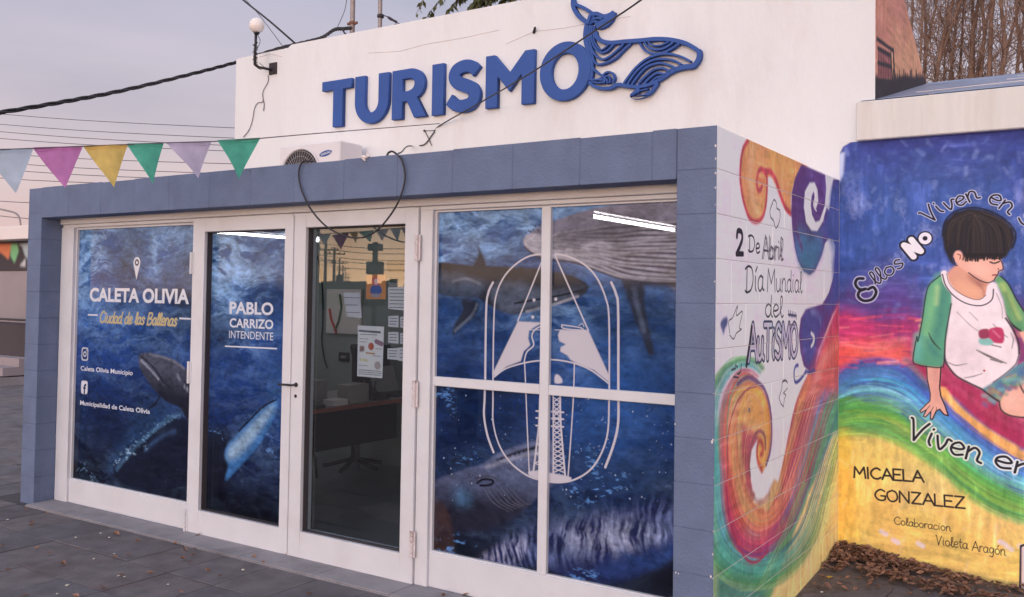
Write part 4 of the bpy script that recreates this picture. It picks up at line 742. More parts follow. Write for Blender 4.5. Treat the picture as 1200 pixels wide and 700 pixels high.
    cv.ppoly(C([(458, 66), (520, 70), (510, 96), (462, 92)]), (126, 180, 176), soft=.004); cv.ppoly(C([(455, 30), (495, 26), (500, 60), (460, 64)]), (140, 54, 84), soft=.004); cv.ppoly(C([(508, 22), (560, 20), (566, 84), (520, 80), (505, 50)]), (178, 54, 98), soft=.004)
    cv.pstroke(C([(520, 30), (550, 60)]), .010, (214, 130, 160), soft=.005, alpha=.6); cv.pstroke(C([(515, 95), (555, 105)]), .006, OUT, soft=.004)
    cv.dot(tuple(cv.px(C([(479, 212)]))[0]), .006, (160, 60, 60), soft=.002)
    # near arm and hand
    hand_ = C([(216, 170), (220, 250), (234, 318), (232, 350), (212, 368), (186, 396), (192, 404), (216, 390), (202, 420), (212, 424), (236, 398), (234, 432), (244, 434), (260, 398), (276, 388), (296, 412), (316, 418), (300, 370), (282, 330), (276, 290), (284, 170)])
    cv.ppoly(hand_, SK, smooth=False, soft=.003); cv.ppoly(C([(250, 180), (276, 180), (270, 300), (280, 350), (256, 340), (248, 280)]), (200, 132, 128), soft=.015, alpha=.6)
    cv.pstroke(hand_[:12], .006, OUT, smooth=False); cv.pstroke(hand_[11:], .008, OUT, smooth=False)
    for pp in ([(216, 390), (232, 372)], [(236, 398), (248, 378)], [(260, 398), (262, 380)]): cv.pstroke(C(pp), .004, (110, 70, 70))
    # near sleeve
    sl_ = B([(440, 368), (405, 395), (365, 430), (348, 490), (332, 600), (312, 700)])+C([(172, 40), (155, 168), (180, 184), (232, 194), (282, 196), (294, 178), (302, 60)])+B([(446, 700), (458, 600), (474, 520), (470, 450), (452, 410)])
    cv.ppoly(sl_, (82, 152, 124), smooth=False, soft=.005)
    cv.pstroke(B([(420, 400), (385, 480), (365, 600), (340, 700)]), .06, (116, 182, 132), soft=.025, alpha=.8, tex=tx); cv.pstroke(B([(440, 420), (430, 500), (420, 600), (400, 680)]), .05, (70, 132, 120), soft=.02, alpha=.7, tex=tx)
    cv.pstroke(B([(405, 440), (400, 520)]), .025, (160, 200, 140), soft=.012, alpha=.7, tex=tx); cv.pstroke(C([(180, 60), (175, 150)]), .05, (96, 172, 160), soft=.02, alpha=.8); cv.pstroke(C([(220, 80), (260, 140)]), .04, (60, 120, 120), soft=.02, alpha=.6)
    cv.pstroke(C([(226, 40), (246, 80), (280, 116)]), .009, OUT, soft=.004, taper=.6); cv.pstroke(B([(440, 368), (405, 395), (365, 430), (348, 490), (332, 600), (312, 700)])+C([(172, 60), (155, 166), (180, 186), (232, 195), (282, 197), (296, 178), (303, 60)])+B([(458, 600), (472, 520)]), .007, OUT, soft=.003)
    gf = fbm(h, w, 60, 60, 4, .6); cv.a *= np.clip(1+(gf-.5)*.25, .7, 1.3)[..., None]
    # neck and collar
    cv.ppoly(B([(450, 385), (480, 345), (520, 330), (600, 370), (650, 410), (655, 470), (630, 500), (590, 505), (530, 488), (475, 440)]), (208, 150, 130), soft=.005)
    cv.ppoly(B([(500, 400), (560, 430), (620, 450), (600, 495), (540, 480), (490, 440)]), (224, 172, 140), soft=.02, alpha=.7); cv.pstroke(B([(600, 420), (625, 450), (632, 480)]), .01, (150, 90, 84), soft=.008, alpha=.6)
    cv.pstroke(B([(438, 372), (450, 420), (490, 470), (550, 505), (610, 515), (648, 490), (660, 440)]), .034, (226, 214, 222), soft=.003)
    cv.pstroke(B([(430, 378), (446, 432), (488, 484), (550, 520), (620, 528), (668, 500), (676, 450)]), .007, (70, 60, 76)); cv.pstroke(B([(450, 372), (462, 420), (500, 460), (560, 492), (608, 500), (640, 478)]), .004, (110, 96, 104))
    # face, ear, hair
    cv.ppoly(B([(486, 300), (500, 262), (560, 290), (700, 290), (714, 310), (722, 352), (704, 366), (698, 378), (690, 390), (680, 406), (648, 418), (606, 405), (556, 372), (510, 338)]), (222, 168, 152), soft=.004)
    cv.ppoly(B([(560, 320), (640, 330), (660, 370), (620, 390), (570, 360)]), (232, 184, 168), soft=.02, alpha=.7); cv.ppoly(B([(560, 375), (640, 420), (610, 440), (560, 400)]), (150, 96, 88), soft=.012, alpha=.7)
    cv.pstroke(B([(700, 300), (716, 318), (722, 352), (702, 362), (698, 375), (686, 392), (676, 408), (648, 418), (604, 404), (556, 370)]), .006, OUT)
    cv.pstroke(B([(660, 318), (680, 324), (704, 316)]), .009, OUT, soft=.003); cv.pstroke(B([(668, 300), (700, 302)]), .006, (90, 60, 60)); cv.pstroke(B([(672, 382), (688, 380)]), .008, (130, 50, 56)); cv.dot(tuple(cv.px(B([(700, 352)]))[0]), .004, (100, 60, 60))
    hair = B([(428, 190), (440, 125), (488, 78), (560, 58), (640, 68), (722, 108), (772, 160), (782, 198), (766, 248), (738, 292), (712, 304), (690, 294), (672, 306), (650, 290), (622, 306), (604, 290), (584, 312), (562, 296), (545, 308), (530, 284), (515, 264), (492, 268), (482, 300), (490, 342), (462, 312), (436, 255)])
    cv.ppoly(hair, (34, 30, 36), smooth=False, soft=.005)
    for k in range(110):
        t = rs.uniform(0, 1); cxh, cyh = 585+rs.uniform(-40, 40), 80+rs.uniform(-8, 14); ex_ = 446+t*322; ey_ = (300 if t > .3 else 240)+rs.uniform(-34, 4)-(40 if t > .93 else 0); bx = (cxh+ex_)/2+(ex_-cxh)*.32; by = cyh+(ey_-cyh)*.34
        cv.pstroke(B([(cxh, cyh), (bx, by), (ex_, ey_)]), rs.choice([.004, .007, .01]), rs.choice([(62, 52, 52), (70, 58, 54), (18, 16, 24), (48, 42, 50), (26, 24, 32)]), soft=.004, alpha=.38, taper=.6)
    for k in range(26): x_ = 512+k*8.4; cv.pstroke(B([(x_, 280), (x_-3+rs.uniform(-6, 6), 306+rs.uniform(-8, 8))]), .010, (28, 24, 30), soft=.003, taper=.5)
    cv.pstroke(B([(430, 190), (442, 124), (488, 76), (560, 56), (640, 66), (722, 106), (774, 160), (783, 200), (768, 250)]), .010, (16, 14, 22), soft=.005)
    cv.ppoly(B([(484, 290), (495, 268), (515, 266), (528, 290), (520, 315), (500, 320)]), (224, 168, 150), soft=.003); cv.pstroke(B([(502, 280), (516, 286), (514, 304)]), .006, (130, 70, 66))
    cv.pstroke(B([(484, 300), (492, 330), (500, 336)]), .006, OUT)
    # lettering in arcs
    K = (28, 26, 40); H = (186, 188, 214)
    def hw(s, a, b, hgt, wd, **k): p, q = cv.px([a])[0], cv.px([b])[0]; hand(cv, s, p, q, hgt, wd, k.pop('col', K), perp=True, **k)
    cv.pstroke(B([(48, 398), (20, 400), (10, 425), (30, 450), (60, 448), (30, 460), (24, 485), (50, 505), (90, 498), (110, 465), (96, 440), (72, 450)]), .034, H, alpha=.8); cv.pstroke(B([(48, 398), (20, 400), (10, 425), (30, 450), (60, 448), (30, 460), (24, 485), (50, 505), (90, 498), (110, 465), (96, 440), (72, 450)]), .018, K)
    hw('llos', B([(112, 432)])[0], B([(246, 334)])[0], .088, .010, halo=H, hw=.018)
    for c, w_ in ((K, .060), ((224, 220, 232), .036)): hw('N', B([(290, 292)])[0], B([(330, 262)])[0], .088, w_, col=c)
    nc = cv.px(B([(346, 204)]))[0]; cv.dot(tuple(nc), .044, K); cv.dot(tuple(nc), .036, (220, 216, 230)); cv.dot(tuple(nc), .014, K)
    hw('Vi', B([(372, 135)])[0], B([(438, 74)])[0], .095, .011, halo=H, hw=.019); hw('ven', B([(452, 72)])[0], B([(605, 12)])[0], .092, .011, halo=H, hw=.019)
    hw('en', B([(645, 22)])[0], B([(745, 86)])[0], .098, .011, halo=H, hw=.019); hw('s', B([(790, 108)])[0], B([(834, 152)])[0], .095, .011, halo=H, hw=.019)
    hw('Viven', C([(122, 515)])[0], C([(452, 632)])[0], .125, .014, halo=(206, 214, 206), hw=.032); hw('en', C([(520, 640)])[0], C([(690, 702)])[0], .11, .014, halo=(206, 214, 222), hw=.032)
    K3 = (48, 36, 34)
    hw('MICAELA', Fm([(158, 336)])[0], Fm([(366, 350)])[0], .066, .012, col=K3); hw('GONZALEZ', Fm([(222, 404)])[0], Fm([(494, 430)])[0], .066, .011, col=K3)
    hw('Colaboracion', Fm([(280, 478)])[0], Fm([(450, 500)])[0], .046, .005, col=K3); hw('Violeta', Fm([(406, 540)])[0], Fm([(502, 554)])[0], .056, .005, col=K3); hw('Arag\u00f3n', Fm([(516, 558)])[0], Fm([(616, 574)])[0], .056, .005, col=K3)
    cv.pstroke(Fm([(662, 670), (664, 545), (674, 541), (700, 545)]), .012, (50, 40, 60), smooth=False); cv.ppoly(Fm([(667, 550), (760, 560), (760, 700), (667, 672)]), (206, 190, 204), smooth=False, soft=.004)
    # paler unpainted rim at the top left where the mural meets the white wall
    cv.ppoly([(970, 100), (1010, 100), (1010, 158), (998, 166), (988, 172), (983, 182), (982, 214), (970, 214)], ung((222, 222, 226), GAIN['mural']), smooth=False, soft=.004)
    cv.ppoly([(975, 196), (984, 180), (990, 178), (988, 204), (984, 214), (978, 208)], (170, 180, 210), smooth=False, soft=.006)
    cv.a = np.clip(cv.a, 0, 1)
    return cv
def glossy_print(cv): return cv.material(rough=.07, bump=0, spec=.15, transp=.10, gain=GAIN['win'])
CVW = paint_windows(); M['print'] = glossy_print(CVW); M['side'] = paint_side().material(rough=.75, bump=.5, bscale=70, gain=GAIN['side']); M['mural'] = paint_mural().material(rough=.8, bump=.6, bscale=45, gain=GAIN['mural'])

# ================================================================== THE GROUND
GX0, GPX, GPY = -2.705, .39, .415
gnd = tag(box('ground', M['ground'], None, -300, 300, -600, 300, -.3, -.034), kind='structure')
bed = tag(box('pavement', M['joint'], None, -17.5, 4.5, -6, 9.5, -.033, -.007), kind='structure')
def proj(P):
    v = np.array(P)-CAM; z = v@_F; return (600+F_PX*(v@_R)/z, CY_PX-F_PX*(v@_U)/z, z)
tm = MB(); tm.box(-GPX/2+.004, GPX/2-.004, -GPY/2+.004, GPY/2-.004, -.03, 0)
tile_me = [tm.mesh('tile', M[k], bevel=.003) for k in ('tile', 'tile2', 'tile3')]
def free(cx, cy):
    if -WL-.1 < cx < -.02 and cy > -.08: return False
    if -6.0 < cx < -WL and cy > D-.2: return False
    if cx > -.06 and cy > D+.05: return False
    return True
cells = []
for i in range(-40, 18):
    for j in range(-14, 24):
        cx, cy = GX0+GPX*(i+.5), -.065-GPY*(j+.5)*-1 if j >= 0 else -.065+GPY*(j+.5)
        if j >= 0: cy = -.065+GPY*(j+.5)
        if not free(cx, cy): continue
        if -WL-.0 < cx < 0 and cy > -.2: continue
        px, py, z = proj((cx, cy, 0))
        vis = z > .5 and -60 < px < 1290 and 380 < py < 800
        cells.append((0 if vis else 1, z if z > .5 else 50, cx, cy))
cells.sort(); vis_n = sum(c[0] == 0 for c in cells); rest = MB(); cnt = 0
for k, (nv, z, cx, cy) in enumerate(cells):
    jit = (random.uniform(-.002, .002), random.uniform(-.002, .002), random.uniform(-.003, .0015)) if z < 12 else (0, 0, 0)
    if nv == 0 and k < 280:
        o = link('tile', random.choice(tile_me), bed, (cx+jit[0], cy+jit[1], jit[2])); o.rotation_euler = (random.uniform(-.004, .004), random.uniform(-.004, .004), random.uniform(-.006, .006))
    elif cx < -GPX/2+4.4 and -17.3 < cx and -5.8 < cy < 9.3: rest.box(cx-GPX/2+.004, cx+GPX/2-.004, cy-GPY/2+.004, cy+GPY/2-.004, -.03, -.001, 0)
tag(rest.build('distant_tiles', M['tile'], bed), kind='stuff')
# raised wedge of soil under the leaves in the corner of the two walls
s = MB(); s.poly([(0, 1.2, -.006), (0, 2.15, .055), (1.0, 2.15, -.004), (.45, 1.62, -.012), (.2, 1.25, -.012)]); s.poly([(0, 1.2, -.006), (.2, 1.25, -.012), (.45, 1.62, -.012), (1., 2.15, -.004), (1., 2.15, -.03), (0, 1.2, -.03)])
tag(s.build('soil', M['soil']), kind='structure')
# threshold slabs in front of the glazing
# ================================================================== THE TOURIST OFFICE
B_ = thing('tourist_office', 'low tourist office with a slate blue block portal, sea print windows and tall white parapet', 'building', (-2.7, 1, 0))
thr = MB(); thr.box(-WL+.18, -.19, -.062, .30, -.03, .004); th = thr.build('threshold', M['concrete'], B_)
x = -WL+.18
for wdt in [.62, .58, .55, .60, .64, .57, .60, .62, .38]:
    q = MB(); q.box(x+.003, min(x+wdt, -.19)-.003, -.055, .16, .004, .010); q.build('slab', M['concrete'], th, bevel=.002); x += wdt
# side wall of painted blocks
sw = MB(); sw.box(-.1865, -.0018, .006, D-.003, -.02, ZT-.02); M['pale_mortar'] = mat('pale_painted_mortar', (214, 204, 200), .9, .06, 9, .4, 90); side = sw.build('side_wall', [M['pale_mortar']], B_)
def block_mesh(x, y, z, mats, front=False, bev=.0022):
    q = MB(); q.box(0, x, 0, y, 0, z); me = q.mesh('block', mats, bevel=bev)
    if front:
        for p in me.polygons: p.material_index = 0 if p.normal.y < -.5 or p.normal.x < -.5 else 1
    return me
cache = {}
def block(parent, x, y, z, sx, sy, sz, mats, front=False):
    k = (round(sx, 3), round(sy, 3), round(sz, 3), tuple(m.name for m in mats))
    if k not in cache: cache[k] = block_mesh(sx, sy, sz, mats, front)
    o = link('block', cache[k], parent, (x+(0 if front else random.uniform(-.0006, .0006)), y+random.uniform(0, .0012), z)); return o
q = MB(); q.box(-.1862, -.0022, .002, .0055, -.02, ZT-.01); q.build('mortar', M['mortar'], side)
zc = [k*.2 for k in range(12)]
for k, z in enumerate(zc):
    hgt = (.2 if k < 11 else ZT-2.2)-.005; y = 0; first = .4 if k % 2 else .2
    z0 = z if k else -.02; hgt = hgt if k else .215
    while y < D-.01:
        L_ = min(first if y == 0 else .4, D-y)
        block(side, -.1885, y, z0, .1885, L_-.0022, hgt+.0028, [M['blue'], M['side']] if y == 0 else [M['side'], M['side']], front=(y == 0)); y += L_
q = MB(); rc = random.Random(2)
for (x, y) in ((836.5, 461.5), (835.5, 515.5), (834.5, 518), (836, 623), (835, 678), (833, 676), (792, 671), (795, 672.5), (791, 497), (838.5, 171), (838.8, 186), (838.6, 203), (838.4, 220), (838.2, 240), (837.6, 330), (836.4, 420), (836.2, 560), (835.8, 650)):
    p = on(1, -.0008, x, y); n_ = rc.randint(4, 6); rs_ = rc.uniform(.25, .9); q.poly([(min(p[0]+rs_*.006*math.cos(k*6.28/n_), -.0004), -.0008, p[2]+rs_*rc.uniform(.8, 1.8)*.006*math.sin(k*6.28/n_)) for k in range(n_)][::-1])
tag(q.build('paint_chips', M['slab'], side), kind='stuff')
# left pillar of blocks
pc = MB(); pc.box(-WL+.002, -WL+.178, .002, D-.003, -.02, ZT-.02); pil = pc.build('left_wall', M['mortar'], B_)
for k, z in enumerate(zc):
    hgt = (.2 if k < 11 else ZT-2.2)-.005; y = 0; z0 = z if k else -.02; hgt = hgt if k else .215
    first = .4 if k % 2 else .2
    while y < D-.01:
        L_ = min(first if y == 0 else .4, D-y); block(pil, -WL, y, z0, .18, L_-.003, hgt+.002, [M['blue']]); y += L_
# lintel
lc = MB(); lc.box(-WL+.182, -.1905, .002, .184, ZL+.006, ZT-.006); lin_ = lc.build('lintel', M['mortar'], B_)
jx = [-WL+.181, -5.0, -4.6, -4.21, -3.83, -3.42, -3.03, -2.65, -2.24, -1.84, -1.46, -1.08, -.69, -.31, -.1895]
for a, b in zip(jx, jx[1:]): block(lin_, a, 0.0, ZL, b-a-.003, .19, ZT-ZL-(.0 if random.random() < .6 else .004), [M['blue']])
for a in (-4.21, -3.83, -3.03, -2.24, -1.84, -1.46): pass
box('header_beam', M['soffit'], B_, -WL+.182, -.1905, .192, .30, 2.168, 2.30)
box('portal_roof', M['soffit'], B_, -WL+.19, -.1905, .305, D-.002, 2.262, 2.36)
# tall parapet wall
pw2 = MB(); 
def prism(mb, xz, y0, y1, mi=0):
    n = len(xz); mb.poly([(x, y0, z) for x, z in xz], mi); mb.poly([(x, y1, z) for x, z in xz][::-1], mi)
    for k in range(n): (xa, za), (xb, zb) = xz[k], xz[(k+1) % n]; mb.poly([(xa, y0, za), (xa, y1, za), (xb, y1, zb), (xb, y0, zb)], mi)
prism(pw2, [(-5.77, -.02), (-WL, -.02), (-WL, 2.25), (.0006, 2.25), (.0006, 2.628), (.214, 2.628), (.214, 3.95), (-5.0, 3.95), (-5.05, 3.925), (-5.77, 3.915)][::1], D, D+.2)
par = pw2.build('parapet', M['white_wall'], B_)
# faint repaired cracks on the parapet
ck = mat('hairline_crack', (204, 192, 194), .9, .05, 9, 0)
for pts in ([(430, 62), (470, 60), (500, 52), (540, 46), (560, 40), (585, 36)], [(592, 52), (625, 38), (660, 34), (700, 26), (740, 20)], [(303, 66), (318, 64), (330, 67)]):
    q = MB(); P = [on(1, D-.0015, x+random.uniform(-2, 2), y+random.uniform(-1, 1)) for x, y in pts]; q.tube(P, .0022, 3); q.build('crack', ck, par)
# the building mass behind: left wall, orange right wall, roof
box('rear_left_wall', M['white_wall'], B_, -5.765, -5.60, D+.201, 5.2, -.02, 3.5)
ow = MB(); y2, y3 = 3.97, 4.6
prof = [(D+.003, 2.64), (D+.21, 2.64), (D+.21, 2.3), (y3, 2.3), (y3, 3.10), (y2, 3.358), (3.087, 3.774), (2.75, 3.94), (D+.003, 3.94)]
# orange gable wall with its own painted silhouette of a gate and reeds
cvO = Canvas('orange_wall_paint', 0, .217, 2.1, 4.7, 2.2, 4.3, 260, (214, 154, 128))
cvO.ppoly([(1024, -20), (1070, -20), (1092, 100), (1024, 60)], (202, 134, 120), soft=.1, alpha=.7)
cvO.ppoly([(1050, 40), (1090, 60), (1095, 110), (1045, 105)], (222, 168, 132), soft=.1, alpha=.8)
KO = (58, 50, 58)
cvO.ppoly([(1024, 88), (1046, 92), (1060, 88), (1072, 90), (1092, 88), (1092, 130), (1024, 140)], KO, smooth=False, soft=.01)
cvO.ppoly([(1029, 56), (1044, 62), (1046, 92), (1029, 92)], (150, 92, 92), smooth=False, soft=.004)
for a, b in (((1028, 46), (1047, 60)), ((1047, 60), (1049, 100)), ((1029, 57), (1044, 66)), ((1029, 74), (1045, 79)), ((1044, 58), (1046, 96))): cvO.pstroke([a, b], .05 if a[0] > 1045 else .03, KO, soft=.008)
for k in range(6): cvO.pstroke([(1030+k*2.8, 56+k), (1030+k*2.8, 95)], .012, KO)
for k in range(34):
    x = 1046+k*1.35+random.uniform(-.6, .6); y = 92+random.uniform(-9, 4)-(7 if k in (20, 21, 29) else 0); cvO.pstroke([(x, 104), (x+random.uniform(-.5, .5), y)], .03, KO, soft=.01, taper=.5)
brushwork(cvO, .2, .05); M['orange'] = cvO.material(rough=.85, bump=.5, bscale=30)
n = len(prof); ow.poly([(.216, y, z) for y, z in prof]); ow.poly([(.04, y, z) for y, z in prof][::-1])
for k in range(n): (ya, za), (yb, zb) = prof[k], prof[(k+1) % n]; ow.poly([(.216, ya, za), (.04, ya, za), (.04, yb, zb), (.216, yb, zb)])
ow.build('gable_wall', M['orange'], B_)
box('rear_roof', M['soffit'], B_, -5.6, .039, D+.201, 5.2, 3.0, 3.1)
# interior room seen through the glazed leaf
IY = 2.78
box('inner_floor', M['inner_floor'], B_, -5.36, -.1885, .301, IY, -.02, .006)
box('inner_back_wall', M['inner_wall'], B_, -5.36, -.20, IY, IY+.1, 0, 2.26)
box('inner_ceiling', M['inner_ceiling'], B_, -5.352, -.201, .302, IY-.001, 2.246, 2.260)
iw = MB(); iw.box(-.20, -.19, .30, IY, .006, 2.25); iw.box(-5.36, -5.353, .30, IY, .006, 2.25); iw.build('inner_side_walls', M['inner_wall'], B_)
# ---- windows and doors
def framed(name, parent, outer, inner, y0, y1, m=M['frame'], chamfer=True):
    """rectangular frame: outer (x0,x1,z0,z1), inner opening; bars butt end to end"""
    X0, X1, Z0, Z1 = outer; a, b, c, d = inner; q = MB()
    q.box(X0, a, y0, y1, Z0, Z1); q.box(b, X1, y0, y1, Z0, Z1); q.box(a, b, y0, y1, Z0, c); q.box(a, b, y0, y1, d, Z1)
    return q.build(name, m, parent, bevel=.0025)
def pane(parent, a, b, c, d, m, y=GY): return box('pane', m, parent, a, b, y, y+.006, c, d)
gm_, gt, gp = new_mat('clear_door_glass'); gn = gt.nodes.new
fr = gn('ShaderNodeFresnel'); fr.inputs[0].default_value = 1.9; gl = gn('ShaderNodeBsdfGlossy'); gl.inputs['Roughness'].default_value = .012; trn = gn('ShaderNodeBsdfTransparent'); trn.inputs[0].default_value = (.80, .84, .86, 1)
mxg = gn('ShaderNodeMixShader'); gg = gn('ShaderNodeNewGeometry'); inv = gn('ShaderNodeMath'); inv.operation = 'SUBTRACT'; inv.inputs[0].default_value = 1; gt.links.new(gg.outputs['Backfacing'], inv.inputs[1])
mm_ = gn('ShaderNodeMath'); mm_.operation = 'MULTIPLY'; gt.links.new(fr.outputs[0], mm_.inputs[0]); gt.links.new(inv.outputs[0], mm_.inputs[1]); gt.links.new(mm_.outputs[0], mxg.inputs[0]); gt.links.new(trn.outputs[0], mxg.inputs[1]); gt.links.new(gl.outputs[0], mxg.inputs[2]); gt.links.new(mxg.outputs[0], gt.nodes['Material Output'].inputs[0]); M['glass'] = gm_
M['seal'] = mat('dark_glazing_seal', (60, 54, 60), .7, .1, 30, 0)
ZH = 2.166
hm = MB(); hm.box(-WL+.183, -.191, .150, .30, 2.118, ZH); hm.box(-WL+.183, -.191, .172, .30, 2.094, 2.118); hm.build('door_head', M['frame'], B_, bevel=.003)
def window(xs, zs, x0, x1, mull=None, rail=None):
    w = MB(); w.box(x0, xs[0], .162, .25, .004, 2.094); w.box(xs[1], x1, .162, .25, .004, 2.094)
    w.box(xs[0], xs[1], .180, .25, .004, zs[0]); w.box(xs[0], xs[1], .192, .25, zs[1], 2.094)
    fr_ = w.build('shop_window', M['frame'], B_, bevel=.003)
    bead = MB(); t = .013
    bead.box(xs[0], xs[0]+t, .188, .207, zs[0], zs[1]); bead.box(xs[1]-t, xs[1], .188, .207, zs[0], zs[1]); bead.box(xs[0]+t, xs[1]-t, .189, .207, zs[0], zs[0]+t*.6); bead.box(xs[0]+t, xs[1]-t, .189, .207, zs[1]-t*.6, zs[1]); bead.build('glazing_bead', M['frame'], fr_)
    if mull:
        q = MB(); q.box(mull[0], mull[1], .184, .24, zs[0], zs[1]); q.build('mullion', M['frame'], fr_, bevel=.003)
        for a, b in ((xs[0], mull[0]), (mull[1], xs[1])):
            q = MB(); q.box(a, b, .1865, .24, rail[0], rail[1]); q.build('glazing_bar', M['frame'], fr_, bevel=.003)
            pane(fr_, a, b, zs[0], rail[0], M['print']); pane(fr_, a, b, rail[1], zs[1], M['print'])
    else: pane(fr_, xs[0], xs[1], zs[0], zs[1], M['print'])
    return fr_
w1 = window((-5.194, -3.765), (.180, 2.085), -5.352, -3.765+.002)
w2 = window((-1.716, -.215), (.197, 2.090), -1.803, -.192, mull=(-1.017, -.962), rail=(1.114, 1.166))
def door(outer, inner, m, handle=None, hinges=None, label=None):
    X0, X1, Z0, Z1 = outer; a, b, c, d = inner
    f = framed('door_leaf', B_, outer, inner, .148, .200)
    q = MB(); t = .006
    q.box(a, a+t, .170, .2075, c, d); q.box(b-t, b, .170, .2075, c, d); q.box(a+t, b-t, .171, .2075, c, c+t); q.box(a+t, b-t, .171, .2075, d-t, d); q.build('seal', M['seal'], f)
    pane(f, a, b, c, d, m)
    back = MB(); back.box(X0+.01, a, .2005, .24, Z0+.01, Z1-.01); back.box(b, X1-.01, .2005, .24, Z0+.01, Z1-.01); back.box(a, b, .2005, .24, Z0+.01, c); back.box(a, b, .2005, .24, d, Z1-.01); back.build('rebate', M['frame'], f)
    return f
d1 = door((-3.762, -2.808, .006, 2.112), (-3.640, -2.872, .163, 2.020), M['print'])
d2 = door((-2.802, -1.808, .003, 2.112), (-2.690, -1.900, .165, 2.022), M['glass'])
q = MB(); q.box(-2.822, -2.790, .138, .147, .02, 2.10); q.build('cover_strip', M['frame'], d2, bevel=.002)
# lever handle and keyhole on the right leaf, rusty hinges both sides
q = MB(); q.lathe([(.014, 0), (.014, .006), (.006, .008), (.006, .05), (0, .05)], (-2.745, .148, 1.055), 10, axis=(0, -1, 0)); q.tube([(-2.745, .10, 1.055), (-2.78, .098, 1.056), (-2.84, .099, 1.054), (-2.855, .105, 1.052)], .007, 8); q.build('handle', M['dark_metal'], d2, smooth=True)
q = MB(); q.lathe([(.006, 0), (.011, .0005), (.011, .004), (0, .004)], (-2.748, .1478, .985), 8, axis=(0, -1, 0)); q.build('keyhole', M['black'], d2)
def hinge(parent, x, z, m):
    q = MB(); h = .075
    for k in range(5): q.lathe([(.0, k*.03), (.0085, k*.03), (.0085, k*.03+.026), (0, k*.03+.026)], (x, .139, z-h), 8)
    q.box(x-.022, x+.020, .144, .1478, z-h, z+h*.95); q.build('hinge', m, parent)
M['hinge'] = mat('chipped_hinge_paint', (206, 196, 200), .6, .1, 30, .2, 80, dirt=(104, 70, 62), dscale=26, damt=.9)
for y in (290, 462, 640): hinge(d2, -1.806, on(1, .15, 496, y)[2], M['hinge'])
for y in (308, 437, 612): hinge(d1, -3.764, on(1, .15, 231, y)[2], M['frame'])

# ================================================================== NEIGHBOUR'S PAINTED WALL, COPING AND ROOF
Nb = thing('mural_house', 'low house with a seated child mural, cream coping and silver blue sheet roof', 'building', (1.2, D, 0))
q = MB(); q.box(.001, 4.2, D+.0, D+.2, -.03, 2.627); q.build('mural_wall', M['mural'], Nb); box('slit_filler', M['slab'], Nb, -.03, .0009, D+.003, D+.19, -.02, 2.24)  # unseen filler strip, added to close the bright slit at the corner
q = MB(); q.box(.111, 4.3, 2.107, 2.32, 2.627, 2.871); cop = q.build('coping', M['coping'], Nb, bevel=.006)
q = MB(); rz = lambda y: 2.874+.255*(y-2.107)
q.poly([(.13, 2.13, rz(2.13)), (4.3, 2.13, rz(2.13)), (4.3, 4.15, rz(4.15)), (.219, 4.15, rz(4.15)), (.219, 2.37, rz(2.37)), (.13, 2.2, rz(2.2))])
q.poly([(.219, 4.15, rz(4.15)), (4.3, 4.15, rz(4.15)), (4.3, 6.5, 2.9), (.219, 6.5, 2.9)]); q.build('roof', M['roof'], Nb)
flash = MB()
for k in range(16):
    y = 2.2+k*.12; x0 = random.uniform(.25, 2.5); flash.tube([(x0, y, rz(y)+.001), (x0+random.uniform(.5, 1.5), y+random.uniform(-.04, .04), rz(y)+.001)], .003, 4)
flash.build('roof_ripples', M['slab'], Nb)
# bits of plaster on the roof edge
# ================================================================== LETTERING SIGN
def outline_mesh(name, loops, m, y, depth, bevel=.004, res=2):
    c = bpy.data.curves.new(name, 'CURVE'); c.dimensions = '2D'; c.fill_mode = 'BOTH'; c.extrude = depth/2; c.bevel_depth = bevel; c.bevel_resolution = 1; c.offset = -bevel
    for lp in loops:
        s_ = c.splines.new('POLY'); s_.points.add(len(lp)-1); s_.use_cyclic_u = True
        for k, p in enumerate(lp): s_.points[k].co = (p[0], p[1], 0, 1)
    o = bpy.data.objects.new(name, c); me = bpy.data.meshes.new_from_object(o); bpy.data.objects.remove(o); bpy.data.curves.remove(c)
    me.transform(Matrix(((1, 0, 0, 0), (0, 0, 1, y), (0, 1, 0, 0), (0, 0, 0, 1)))); me.materials.clear(); me.materials.append(m); me.flip_normals() if False else None
    bm = bmesh.new(); bm.from_mesh(me); bmesh.ops.remove_doubles(bm, verts=bm.verts, dist=1e-5); bmesh.ops.recalc_face_normals(bm, faces=bm.faces); bm.to_mesh(me); bm.free()
    return me
def ribbon(path, w, smooth=True, closed=False):
    P = catmull(path, 8) if smooth else np.array(path, float); T = np.gradient(P, axis=0); T /= np.linalg.norm(T, axis=1)[:, None]+1e-9
    Nn = np.stack([-T[:, 1], T[:, 0]], 1); W_ = (w if np.ndim(w) else np.full(len(P), w)); W_ = np.interp(np.linspace(0, 1, len(P)), np.linspace(0, 1, len(np.atleast_1d(W_))), np.atleast_1d(W_))
    return list(map(tuple, P+Nn*W_[:, None]/2))+list(map(tuple, (P-Nn*W_[:, None]/2)[::-1]))
def arc(cx, cy, rx, ry, a0, a1, n=28): t = np.radians(np.linspace(a0, a1, n)); return [(cx+rx*math.cos(a), cy+ry*math.sin(a)) for a in t]
sg = thing('lettering_sign', 'raised blue TURISMO lettering ending in a line drawn whale on the white parapet', 'sign', (-2.8, D, 3.1))
z0, z1 = 3.112, 3.533; H_ = z1-z0; wd = .115; YS = 2.133; dpt = .034
def letter(loops, x=0): link('letter', outline_mesh('letter', loops, M['sign'], YS, dpt), sg)
letter([[(-4.548, z1-.085), (-4.41, z1-.085), (-4.41, z0), (-4.293, z0), (-4.293, z1-.085), (-4.19, z1-.085), (-4.19, z1), (-4.548, z1)]])
xl, xr = -4.146, -3.757; r = (xr-xl)/2; cx = (xl+xr)/2; zc_ = z0+r*.98
